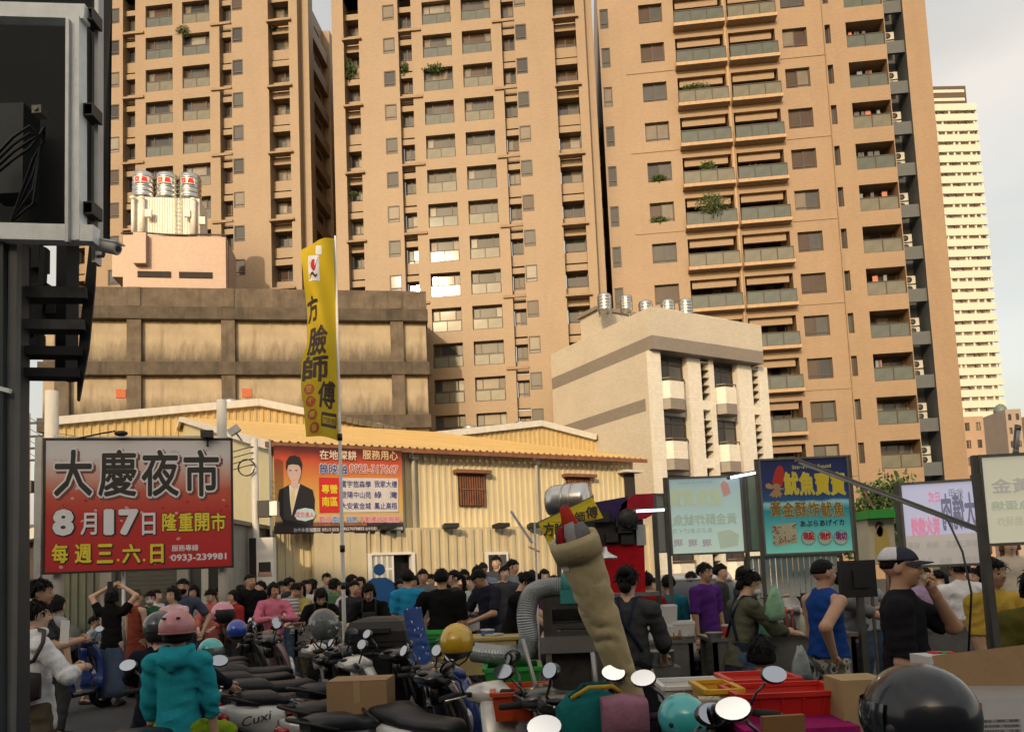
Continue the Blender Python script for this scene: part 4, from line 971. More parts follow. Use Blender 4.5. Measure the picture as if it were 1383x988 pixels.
# yellow feather flag on a tall pole
FF = Frame(455, 450, 8.0, R(8))
def flag():
    fr = FF; px = lambda t: 452.5 + 11 * t
    xp = fr.x(453, 330); zt, zb = fr.z(452, 321), fr.z(462, 592)
    root = empty('feather_flag', fr.o + fr.d * xp, fr.a, 'tall yellow feather flag with brown brush characters on a white pole', 'flag')
    b = MB(); b.tube([(0, 0, 0), (0, 0, 1.6), (0, 0, zt + .02)], [.024, .02, .011], 10); b.build('pole', m_white, root)
    b = MB(); 
    for z in (1.55, fr.z(465, 745), zb - .02): b.tube([(0, 0, z), (0, 0, z + .07)], .026, 8)
    b.build('clip', m_black, root)
    H = zt - zb
    edge = [(0, 44, 22), (.18, 41, 10), (.35, 39, 4), (.48, 40, 2), (.62, 48, 0), (.75, 48, 0), (.88, 44, 0), (1, 42, -4)]   # free edge: reach in px, drop in px
    def lerp(t, k):
        for a, c in zip(edge, edge[1:]):
            if t <= c[0]: u = (t - a[0]) / (c[0] - a[0]); u = u * u * (3 - 2 * u); return a[k] + (c[k] - a[k]) * u
        return edge[-1][k]
    pm = 8.0 / 1050
    def pos(u, v, o=0.0):
        """u: 0 at the pole .. 1 free edge, v: 0 top .. 1 bottom"""
        w = lerp(v, 1) * pm * u; dz = lerp(v, 2) * pm * u
        bulge = (.10 * math.sin(u * 3.1) + .09 * u * math.sin(v * 7.5 + .8) + .03 * math.sin(u * 7 + v * 11))
        return (-.012 - w, -bulge - .02 - o, zt - .02 - v * H - dz)
    b = MB(); nu, nv = 14, 50
    b.add([pos(i / nu, j / nv) for i in range(nu + 1) for j in range(nv + 1)], [(i * (nv + 1) + j, i * (nv + 1) + j + 1, (i + 1) * (nv + 1) + j + 1, (i + 1) * (nv + 1) + j) for i in range(nu) for j in range(nv)], sm=True)
    m = mat('flag_cloth', (.68, .50, .015), .75, var=.06, scale=2)
    t = m.node_tree; pb = t.nodes['Principled BSDF']; tr = t.nodes.new('ShaderNodeBsdfTranslucent'); tr.inputs[0].default_value = (.7, .5, .02, 1); mx = t.nodes.new('ShaderNodeMixShader'); mx.inputs[0].default_value = .3
    t.links.new(pb.outputs[0], mx.inputs[1]); t.links.new(tr.outputs[0], mx.inputs[2]); t.links.new(mx.outputs[0], t.nodes['Material Output'].inputs['Surface'])
    b.build('cloth', m, root)
    def put_glyph(s, a, y0, c, y1, m_, off, o=.004, rot=0):
        """glyph laid on the cloth; the rectangle is in pixels of the zoomed flag"""
        me = bold_text(s, off); xs = [v.co.x for v in me.vertices]; ys = [v.co.y for v in me.vertices]
        bm = bmesh.new(); bm.from_mesh(me); bmesh.ops.triangulate(bm, faces=bm.faces); bmesh.ops.subdivide_edges(bm, edges=[e for e in bm.edges if e.calc_length() > .15], cuts=2); bm.to_mesh(me); bm.free()
        for v in me.vertices:
            gx = (v.co.x - min(xs)) / (max(xs) - min(xs)) - .5; gy = (v.co.y - min(ys)) / (max(ys) - min(ys)) - .5
            gx, gy = gx + rot * gy, gy - rot * gx * .4
            zx = a + (c - a) * (gx + .5); zy = y1 + (y0 - y1) * (gy + .5)
            px_, py_ = 395 + zx / 3.293, 310 + zy / 3.293
            v_ = (py_ - 321) / 271; u_ = (452.5 + 10 * v_ - px_) / max(8, lerp(min(1, max(0, v_)), 1))
            for _ in range(2): v_ = (py_ - 321 - lerp(min(1, max(0, v_)), 2) * max(0, u_)) / 271; u_ = (452.5 + 10 * v_ - px_) / lerp(min(1, max(0, v_)), 1)
            v.co = pos(min(.995, max(0.0, u_)), min(1, max(0, v_)), o)
        me.materials.clear(); me.materials.append(m_); inst('lettering', me, root)
    put_glyph('方', 74, 308, 128, 412, ink_br, .035, rot=-.1); put_glyph('臉', 78, 432, 170, 560, ink_br, .03, rot=.1); put_glyph('師', 60, 560, 176, 680, ink_br, .03); put_glyph('傅', 134, 676, 206, 798, ink_br, .03, rot=.05)
    for ch, cx, cy in (('豆', 95, 716), ('干', 104, 771), ('爆', 113, 828), ('香', 123, 884)):
        put_glyph('●', cx - 23, cy - 23, cx + 23, cy + 23, mat('ink_orange_red', (.56, .075, .03), .6), .0, .004); put_glyph(ch, cx - 13, cy - 13, cx + 13, cy + 13, ink_y, .02, .008)
    put_glyph('▭', 153, 815, 212, 880, ink_br, .02); put_glyph('刀削麵', 160, 836, 206, 864, ink_br, .0)
    put_glyph('■', 84, 135, 131, 250, ink_w, 0, rot=-.15); put_glyph('■', 113, 92, 140, 130, ink_w, 0); put_glyph('●', 95, 152, 115, 205, ink_r, 0, .008); put_glyph('~', 95, 212, 122, 235, ink_br, .0, .008)
flag()

# ------------------------------------------------------------------ poles, wires and boxes by the gable
def utility():
    f = FS
    p = at(345, 700, 18.6)
    root = empty('service_pole', (p.x, p.y, 0), 0, 'grey service pole with meter boxes at the shed corner', 'pole')
    b = MB(); b.tube([(0, 0, 0), (.0, 0, at(345, 592, 18.6).z)], .085, 10); b.build('shaft', m_pole, root)
    b = MB(); zz = at(352, 690, 18.6).z; b.box(.08, .36, -.1, .1, zz - .15, zz + .25); b.build('meter_box', m_black, root)
    b = MB(); b.box(.37, .55, -.1, .1, zz - .12, zz + .22); b.build('meter_box', m_gal, root)
    z0, z1 = at(355, 792, 18.6).z, at(355, 726, 18.6).z
    b = MB(); b.box(.06, .46, -.16, .06, z0, z1); o = b.build('cabinet', m_white, root)
    MB().box(.1, .42, -.166, -.161, z0 + .62 * (z1 - z0), z1 - .06).build('cabinet_door', m_white, root)
    MB().box(.12, .4, -.175, -.162, z0 + .3 * (z1 - z0), z0 + .5 * (z1 - z0)).build('window', m_dark, root)
    MB().box(.1, .42, -.19, -.162, z0 + .22 * (z1 - z0), z0 + .3 * (z1 - z0)).build('rag', mat('pinkish_rag', (.4, .25, .2), .9), root)
    b = MB(); b.box(-.12, .055, -.12, -.02, z0, z1); b.build('side_board', m_black, root)
    b = MB(); zc = at(338, 632, 18.6).z
    for k in range(3): b.tube([(-.15 + .2 * math.cos(t), -.12 - .02 * k, zc + .2 * math.sin(t)) for t in [i * .52 + k * .2 for i in range(12)]], .012, 5)
    b.build('cable_coil', m_black, root)
    for k in range(4):
        b = MB(); z = at(335, 605 + 8 * k, 18.6).z; b.tube([(-.55, -.08, z - .1), (-.2, -.1, z - .02), (0, -.1, z + .02)], .012, 5); b.build('insulator', m_black, root)
    # street lamp-like far utility pole at the left edge
    p = at(36, 600, 34); root = empty('utility_pole', (p.x, p.y, 0), 0, 'distant utility pole with cross arms at the far left', 'pole')
    b = MB(); b.tube([(0, 0, 0), (0, 0, at(32, 558, 34).z)], [.2, .14], 10); b.build('shaft', m_pole, root)
    for py in (572, 590, 606, 622): z = at(36, py, 34).z; b = MB(); b.bar((-.1, -.1, z), (.9, -.1, z), .09); b.build('cross_arm', m_black, root)
    for i, (py0, py1, lab) in enumerate(((562, 590, 'topmost'), (577, 606, 'second'), (593, 622, 'third'), (610, 640, 'lowest'))):
        a = at(37, py0, 34); c = at(150, py1 + 8, 17.8); m_ = (a + c) / 2 - Vector((0, 0, .25))
        b = MB(); b.tube([a, a.lerp(m_, .6), m_, c.lerp(m_, .5), c], .014, 4); tag(b.build('overhead_wire', m_black), '%s of the thin wires running from the far left utility pole' % lab, 'wire', 'overhead wires')
    # second, taller concrete pole that rises behind the board
    p = at(70, 560, 21); root = tag(MB().tube([(p.x, p.y, 0), (p.x, p.y, at(73, 528, 21).z)], [.22, .17], 12).build('concrete_pole', m_pole), 'stout pale concrete pole rising behind the left end of the red board', 'pole')
    p = at(52, 700, 30); root = empty('transformer_pole', (p.x, p.y, 0), 0, 'dark rooftop machinery and stacks left of the red board', 'pole')
    b = MB(); b.tube([(0, 0, 0), (0, 0, at(38, 628, 30).z)], .16, 8); b.build('stack', m_beam, root)
    b = MB(); q = random.Random(2)
    for i in range(9): x = q.uniform(-.6, .7); z = at(45, q.uniform(660, 715), 30).z; b.box(x, x + .35, -.2, .2, z, z + .45)
    b.box(-.62, 1.06, -.12, .12, at(45, 715, 30).z - .4, at(45, 715, 30).z + .2); b.bar((-.6, 0, 0), (-.6, 0, 4.5), .1); b.bar((.6, 0, 0), (.6, 0, 4.5), .1); b.build('transformer', mat('transformer_grey', (.1, .1, .09), .6), root)
    # low white-roofed lean-to at the left end
    p = at(28, 730, 24); root = empty('lean_to', (p.x, p.y, 0), 0, 'lean-to with pale sloping roof left of the red board', 'hut')
    w_ = at(62, 730, 24).x - p.x; z = at(28, 728, 24).z; z2 = at(62, 712, 24).z
    b = MB(); b.box(0, w_ + 1.2, .3, 3, 0, z - .1); b.build('wall', m_beam, root); b = MB(); b.bar((-.2, .2, z), (w_ + .6, .2, z2 + .1), .6, .32); b.build('roof', m_fascia, root)
utility()

# ------------------------------------------------------------------ dark steel-framed sign housing at the left edge, close by
def housing():
    y = 3.6; K = lambda px, py, dy=0: at(px, py, y + dy)
    base = at(10, 988, y)
    root = empty('sign_housing', (base.x, y, 0), 0, 'dark steel-framed sign housing on posts at the left edge, seen from behind', 'sign housing')
    o = Vector((base.x, y, 0)); V = lambda px, py, dy=0: K(px, py, dy) - o
    m_st = mat('galvanised_frame', (.82, .86, .86), .45, .1, var=.12, scale=9, bump=.05, bscale=60, stain=(.25, 6, (.42, .44, .43)))
    m_in = mat('dark_panel', (.010, .011, .012), .85, var=.3); m_in2 = mat('dark_machine', (.02, .026, .028), .6, var=.3)
    b = MB(); b.bar(V(-60, 16), V(118, 21), .06, .075); b.build('top_beam', m_st, root)
    b = MB(); b.bar(V(103, 28), V(103, 328), .066, .07, up=(0, 1, 0)); b.build('upright', m_st, root)
    b = MB(); b.bar(V(93, 28, -.045), V(92, 328, -.045), .016, .03, up=(0, 1, 0)); b.build('angle_bar', m_gal, root)
    b = MB(); b.bar(V(-30, 314), V(130, 318), .06, .08); b.build('bottom_beam', m_st, root)
    b = MB(); b.bar(V(134, -40, .1), V(133, 330, .1), .02, .05, up=(0, 1, 0)); b.build('edge_strip', m_gal, root)
    for py in (24, 152, 284):
        b = MB(); p = V(123, py, .03); 
        for (dx, dz, sx, sz) in ((0, .028, .05, .007), (0, -.028, .05, .007), (-.022, 0, .006, .05), (.022, 0, .006, .05)): b.box(p.x + dx - sx / 2, p.x + dx + sx / 2, p.y - .03, p.y + .06, p.z + dz - sz / 2, p.z + dz + sz / 2)
        b.build('bracket', m_black, root)
    # cabinet behind the frame: back, floor, right cheek
    b = MB(); q = [V(-80, -60, .75), V(150, -60, .75), V(146, 330, .75), V(-80, 330, .75)]; b.add(q, [(0, 1, 2, 3)]); b.add([Vector((p.x, p.y + .02, p.z)) for p in q], [(3, 2, 1, 0)]); b.build('back_panel', m_in, root)
    b = MB(); P = [V(122, -60, .12), V(153, -60, .8), V(130, 330, .6), V(120, 330, .12)]; b.add(P + [p + Vector((.01, 0, 0)) for p in P], [(0, 1, 2, 3), (7, 6, 5, 4), (0, 4, 5, 1), (1, 5, 6, 2), (2, 6, 7, 3), (3, 7, 4, 0)]); b.build('cheek_panel', m_in, root)
    b = MB(); P = [V(121, 326, .3), V(131, 326, .3), V(128, 388, .3), V(120, 470, .3), V(107, 540, .3), V(104, 540, .3), V(104, 500, .3), V(108, 440, .3)]
    b.loft([[p + Vector((0, .0, 0)) for p in P], [p + Vector((-.012, .03, 0)) for p in P]], sm=False); b.build('lower_cheek', m_in, root)
    b = MB(); b.bar(V(92, 326, .45), V(90, 512, .45), .055, .12, up=(0, 1, 0)); b.build('inner_post', m_in, root)
    for (py, x0, x1, h, m_) in ((398, 22, 119, .058, m_st), (441, 30, 116, .05, m_gal), (476, 30, 112, .045, m_in2), (505, 34, 108, .045, m_in2)):
        b = MB(); b.bar(V(x0, py, .2), V(x1, py + 1, .3), .1, h); b.build('rung', mat('dusty_steel', (.05, .05, .048), .7, .2, var=.5, scale=12) if m_ is not m_in2 else m_in, root)
    q = random.Random(8); b = MB()
    for i in range(9): px, py = q.uniform(25, 66), q.uniform(335, 470); p = V(px, py, .5); b.box(p.x - .05, p.x + .05, p.y, p.y + .1, p.z - q.uniform(.03, .09), p.z + q.uniform(.03, .09))
    b.bar(V(60, 335, .5), V(52, 480, .5), .03); b.bar(V(34, 335, .55), V(36, 480, .55), .05); b.build('wiring_chassis', m_in, root)
    b = MB(); p = V(14, 190, .5); b.box(p.x - .12, p.x + .07, p.y, p.y + .15, p.z - .3, p.z + .22); b.build('power_cabinet', m_in2, root)
    b = MB(); p = V(52, 150, .35); b.box(p.x - .025, p.x + .025, p.y - .02, p.y + .04, p.z - .022, p.z + .022); b.tube([(p.x, p.y - .02, p.z), (p.x, p.y - .03, p.z)], .012, 8); b.build('junction_box', mat('box_beige', (.25, .24, .2), .6), root)
    for k in range(4):
        b = MB(); b.tube([V(-10, 215 + 8 * k, .4), V(18, 185 + 10 * k, .36), V(40, 170 + 10 * k, .4), V(60, 190 - 6 * k, .45), V(45, 215 + 20 * k, .5), V(15, 300, .5)], .008, 5); b.build('cable', m_black, root)
    # legs of the housing
    b = MB(); b.bar(V(-8, 320, .1), Vector((V(-5, 988, .1).x, V(-5, 988, .1).y, 0)), .22, .2, up=(0, 1, 0)); b.build('leg', mat('leg_dark', (.025, .03, .036), .5, var=.2), root)
    b = MB(); p = V(16, 700, .05); b.bar((p.x, p.y, 0), (p.x, p.y, V(16, 330, .05).z), .04, .04, up=(0, 1, 0)); b.build('leg', mat('leg_grey', (.12, .12, .115), .6, var=.2), root)
    b = MB(); p = V(25, 700, .3); b.bar((p.x, p.y, 0), (p.x, p.y, V(25, 330, .3).z), .035, .1, up=(0, 1, 0)); b.build('leg', m_in, root)
    b = MB(); b.bar(V(-10, 522), V(14, 528), .02, .02); b.build('strap', m_st, root)
    # bullet camera bolted to the edge
    p = K(139, 346, .1); root = empty('security_camera', p, 0, 'grey bullet security camera on the sign housing edge', 'camera')
    b = MB(); a0, a1 = Vector((-.02, -.02, .055)), Vector((.10, -.05, .012)); b.tube([a0, a0.lerp(a1, .1), a0.lerp(a1, .95), a1], [.027, .032, .032, .026], 12); b.build('body', mat('camera_grey', (.55, .55, .53), .5), root)
    b = MB(); b.bar(a0 + Vector((-.005, 0, .022)), a1 + Vector((.015, -.004, .024)), .06, .008); b.build('sun_shield', mat('camera_light', (.66, .66, .64), .5), root)
    b = MB(); b.tube([(-.03, .0, .0), (0, 0, .0), (.02, -.02, .03)], .009, 8); b.box(-.04, -.022, -.03, .03, -.04, .04); b.build('mount', m_gal, root)
    b = MB(); b.tube([a1, a1 + (a1 - a0).normalized() * .004], .016, 12); b.build('lens', m_black, root)
housing()

# ------------------------------------------------------------------ stall sign frames on the right
m_alu = mat('dull_aluminium', (.17, .165, .15), .5, .6, var=.2, scale=8)
m_post = mat('stall_post', (.10, .098, .09), .55, .5, var=.25, scale=8)
def panel_sign(fr, c, label, face, cat='sign', posts=(0, 1), t=.018, back=None):
    """flat light-box sign; c: corner pixels left-top, right-top, right-bottom, left-bottom"""
    x0 = (fr.x(*c[0]) + fr.x(*c[3])) / 2; x1 = (fr.x(*c[1]) + fr.x(*c[2])) / 2; z0 = (fr.z(*c[3]) + fr.z(*c[2])) / 2; z1 = (fr.z(*c[0]) + fr.z(*c[1])) / 2
    root = empty('stall_sign', fr.o + fr.d * x0, fr.a, label, cat); W = x1 - x0
    MB().box(0, W, .004, .03, z0, z1).build('panel', face(z0, z1, W) if callable(face) else face, root)
    b = MB(); b.box(-t, W + t, -.012, .04, z1, z1 + t); b.box(-t, W + t, -.012, .04, z0 - t, z0); b.box(-t, 0, -.011, .039, z0, z1); b.box(W, W + t, -.011, .039, z0, z1); b.build('frame', m_alu, root)
    for s in posts: b = MB(); b.box(s * W + (-t - .028 if s == 0 else t), s * W + (-t if s == 0 else t + .028), -.006, .034, 0, z1 + t); b.build('post', m_post, root)
    return root, x0, z0, z1, W
FQ = Frame(1085, 680, 7.2, R(-2))
def squid_sign():
    fr = FQ
    face = lambda z0, z1, W: grad_mat('squid_print', [(0, (.14, .42, .33)), (.25, (.06, .27, .25)), (.46, (.012, .14, .17)), (.53, (.18, .34, .36)), (.56, (.012, .05, .11)), (.72, (.010, .02, .075)), (1, (.008, .012, .045))], 2, z0, z1, .4, .035, 5, emit=.35)
    root, x0, z0, z1, W = panel_sign(fr, [(1025, 622), (1143, 617), (1151, 742), (1036, 748)], 'deep blue and teal fried squid stall sign with yellow characters', face)
    S = lambda x, y: (1015 + x / 6.587, 610 + y / 6.587)
    def T(s, a, b_, c, d, m, y=-.002, off=.02, base=None):
        (a, b_), (c, d) = S(a, b_), S(c, d); ptext(fr, root, s, a, b_, c, d, m, y, off, base, ox=x0)
    pale = mat('ink_pale_yellow', (.62, .58, .22), .5)
    T('Stir-Fried Squid', 358, 112, 705, 156, pale, -.002, .025)
    for i, ch in enumerate('魷魚寶寶'): a = 288 + 138 * i; T(ch, a, 180, a + 128, 380, pale, -.002, .055, .02); T(ch, a, 180, a + 128, 380, ink_y, -.005, .03, .02)
    gold = mat('ink_ochre', (.26, .16, .04), .5)
    for i, ch in enumerate('黃金酥炸魷魚'): a = 165 + 112 * i; T(ch, a, 442, a + 102, 575, pale, -.002, .06, .02); T(ch, a, 442, a + 102, 575, gold, -.005, .022, .02)
    T('あぶらあげイカ', 432, 602, 825, 660, ink_k, -.002, .03)
    P = lambda pts, m, y, nm: MB().add([(fr.x(*S(*p)) - x0, y, fr.z(*S(*p))) for p in pts], [tuple(reversed(range(len(pts))))]).build(nm, m, root)
    for cx, s, m in ((506, '現點', ink_r), (655, '現炸', ink_r), (795, '現切', mat('ink_purple', (.25, .02, .2), .5))):
        P([(cx + 66 * math.cos(k * .3927), 762 + 68 * math.sin(k * .3927)) for k in range(16)], mat('disc_ring', (.05, .22, .2), .5), -.002, 'print_ring'); P([(cx + 60 * math.cos(k * .3927), 762 + 61 * math.sin(k * .3927)) for k in range(16)], mat('disc_pale', (.50, .58, .52), .5), -.004, 'print_disc')
        T(s, cx - 50, 712, cx + 50, 782, m, -.007, .04)
    # squid drawing: red mantle, tan arms
    tan = mat('squid_tan', (.45, .27, .13), .5); red = mat('squid_red', (.50, .03, .02), .5)
    P([(180, 275), (200, 190), (225, 135), (252, 115), (280, 140), (290, 200), (282, 260), (274, 308), (240, 285)], red, -.004, 'print_squid_mantle')
    P([(190, 285), (240, 270), (260, 300), (225, 335), (195, 320)], tan, -.003, 'print_squid_head')
    for pts in ([(190, 300), (150, 275), (122, 290), (128, 320), (165, 332), (205, 325)], [(235, 300), (270, 325), (292, 312), (285, 335), (250, 340), (225, 325)], [(205, 325), (150, 392), (180, 390), (185, 408), (205, 395), (222, 412), (236, 392), (262, 405), (258, 385), (278, 380), (235, 325)]): P(pts, tan, -.0025, 'print_squid_arm')
    # photographed tray of food
    P([(178, 655), (390, 628), (415, 800), (210, 842)], mat('tray_cream', (.50, .47, .33), .5), -.003, 'print_tray')
    q = random.Random(4)
    for i in range(46):
        u, v = q.random(), q.random(); cx, cy = 190 + 205 * u, 660 + 165 * v - 25 * u; a = q.uniform(0, 3); l, w_ = q.uniform(8, 20), q.uniform(4, 8)
        P([(cx + l * math.cos(a), cy + l * math.sin(a)), (cx - w_ * math.sin(a), cy + w_ * math.cos(a)), (cx - l * math.cos(a), cy - l * math.sin(a)), (cx + w_ * math.sin(a), cy - w_ * math.cos(a))], [mat('bit_green', (.06, .13, .04), .5), mat('bit_brown', (.28, .13, .05), .5), mat('bit_cream', (.6, .56, .42), .5), mat('bit_red', (.35, .06, .03), .5)][i % 4], -.004 - .0001 * i, 'print_food')
squid_sign()
FN = Frame(950, 690, 7.0, R(4))
def back_signs():
    # seen from the back: the print shows through, reversed
    fr = FN; S = lambda x, y: (880 + x / 6.587, 630 + y / 6.587)
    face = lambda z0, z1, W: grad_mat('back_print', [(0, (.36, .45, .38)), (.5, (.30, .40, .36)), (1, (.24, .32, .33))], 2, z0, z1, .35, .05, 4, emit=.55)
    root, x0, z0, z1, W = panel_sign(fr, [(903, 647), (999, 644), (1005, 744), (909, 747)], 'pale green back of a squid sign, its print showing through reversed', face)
    g1 = mat('ghost_yellow', (.32, .37, .25), .5, emit=(.32, .37, .25), estr=.5); g2 = mat('ghost_red', (.36, .18, .16), .5, emit=(.36, .18, .16), estr=.5); g3 = mat('ghost_dark', (.20, .27, .24), .5, emit=(.20, .27, .24), estr=.5); g4 = mat('ghost_mauve', (.25, .22, .24), .5, emit=(.25, .22, .24), estr=.5)
    def T(s, a, b_, c, d, m, off=.03):
        (a, b_), (c, d) = S(a, b_), S(c, d); ptext(fr, root, s, a, b_, c, d, m, -.002, off, None, True, ox=x0)
    T('魷魚寶寶', 155, 180, 620, 355, g1, .05); T('黃金酥炸魷魚', 185, 415, 760, 520, mat('ghost_tan', (.25, .31, .25), .5, emit=(.25, .31, .25), estr=.5)); T('あぶらあげイカ', 190, 545, 540, 590, g3, .01); T('Stir-Fried Squid', 240, 125, 540, 158, g3, .01)
    for a in (195, 325, 450): T('現', a, 645, a + 85, 708, g4)
    P = lambda pts, m, nm: MB().add([(fr.x(*S(*p)) - x0, -.003, fr.z(*S(*p))) for p in pts], [tuple(reversed(range(len(pts))))]).build(nm, m, root)
    P([(612, 160), (640, 118), (680, 150), (705, 235), (640, 268)], g2, 'print_ghost'); P([(580, 580), (690, 555), (775, 600), (770, 700), (610, 728)], mat('ghost_tray', (.29, .35, .26), .5, emit=(.29, .35, .26), estr=.5), 'print_ghost')
    fr2 = Frame(1015, 690, 7.6, R(10))
    panel_sign(fr2, [(1009, 641), (1021, 640), (1027, 741), (1014, 743)], 'narrow pale strip of a sign between the two squid signs', mat('strip_pale', (.30, .35, .27), .5, var=.15), posts=())
    fr3 = Frame(890, 700, 9, R(30))
    panel_sign(fr3, [(886, 668), (896, 668), (900, 744), (890, 744)], 'narrow grey sign edge left of the pale green sign back', mat('strip_grey', (.22, .23, .2), .5, var=.15), posts=(0,))
    # lilac menu sign, reversed
    fr = Frame(1270, 700, 5.6, R(-14)); S = lambda x, y: (1190 + x / 5.202, 600 + y / 5.202)
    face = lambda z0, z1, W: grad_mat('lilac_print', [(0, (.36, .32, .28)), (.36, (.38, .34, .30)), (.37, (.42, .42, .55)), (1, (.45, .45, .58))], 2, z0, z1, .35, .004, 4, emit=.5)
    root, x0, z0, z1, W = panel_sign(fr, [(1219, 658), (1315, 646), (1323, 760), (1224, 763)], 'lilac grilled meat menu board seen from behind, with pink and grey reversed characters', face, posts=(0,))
    def T2(s, a, b_, c, d, m, off=.03):
        (a, b_), (c, d) = S(a, b_), S(c, d); ptext(fr, root, s, a, b_, c, d, m, -.002, off, None, True, ox=x0)
    gp = mat('ghost_pink', (.55, .22, .32), .5, emit=(.55, .22, .32), estr=.5); gg = mat('ghost_grey', (.14, .14, .20), .5, emit=(.14, .14, .20), estr=.5); gb = mat('ghost_beige', (.29, .26, .24), .5, emit=(.29, .26, .24), estr=.5)
    T2('日式', 330, 330, 412, 405, gp); T2('炭火燒烤', 210, 505, 415, 640, gp, .05); T2('大燒肉', 425, 335, 668, 600, gg, .03); T2('炸甲', 475, 305, 575, 385, mat('ghost_grey2', (.24, .23, .3), .5, emit=(.24, .23, .3), estr=.5), .01)
    for k, (ya, s) in enumerate(((675, '鮮蔬三電影　梅梅　蝦薯'), (790, '肉雞玉　燒串　魚串豆腐'))): T2(s, 185, ya, 680, ya + 50, gb, .01)
    # cream board at the right edge
    fr = Frame(1350, 690, 4.6, R(-6)); S = lambda x, y: (1190 + x / 5.202, 600 + y / 5.202)
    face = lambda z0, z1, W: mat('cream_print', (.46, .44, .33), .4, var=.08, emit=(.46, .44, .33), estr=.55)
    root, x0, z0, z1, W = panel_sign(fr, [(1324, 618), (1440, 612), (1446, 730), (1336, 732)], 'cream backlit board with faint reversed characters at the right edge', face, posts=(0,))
    T3 = lambda s, a, b_, c, d, m, off=.03: ptext(fr, root, s, *S(a, b_), *S(c, d), m, -.002, off, None, True, ox=x0)
    T3('黃金', 770, 235, 1060, 340, mat('ghost_a', (.34, .31, .27), .5, emit=(.34, .31, .27), estr=.5)); T3('魚蛋燒', 770, 390, 1060, 460, mat('ghost_b', (.33, .35, .27), .5, emit=(.33, .35, .27), estr=.5)); T3('香脆現炸', 810, 500, 1060, 570, mat('ghost_c', (.37, .36, .27), .5, emit=(.37, .36, .27), estr=.5), .01)
    p = at(1375, 600, 4.6)
    # tree behind the signs, small green stall with portrait poster
    p = at(1195, 720, 16); root = empty('street_tree', (p.x, p.y, 0), 0, 'round-crowned green tree behind the squid sign', 'tree')
    zc = at(1192, 690, 16).z
    b = MB(); b.tube([(0, 0, 0), (.05, 0, 1.2), (0, .1, zc)], [.13, .1, .05], 8); 
    for k in range(5): a = k * 1.3; b.tube([(0, 0, zc - .6), (.4 * math.cos(a), .4 * math.sin(a), zc), (.8 * math.cos(a), .7 * math.sin(a), zc + .4)], [.05, .035, .015], 6)
    b.build('trunk', mat('bark', (.10, .075, .055), .9, var=.3, bump=.4), root)
    b = MB()
    for k, (dx, dz, r_) in enumerate(((-.45, -.1, .8), (.15, .3, .8), (.65, -.1, .75), (0, -.5, .8), (-.75, -.6, .65), (.3, -.9, .75))): leaves(b, (dx, .1 * (-1) ** k, zc + dz), (r_, r_, r_ * .8), 700, .07, seed=20 + k)
    tag(b.build('crown', mat('tree_leaf', (.055, .105, .022), .55, var=.5, scale=5, island=.45), root), kind=None)
back_signs()
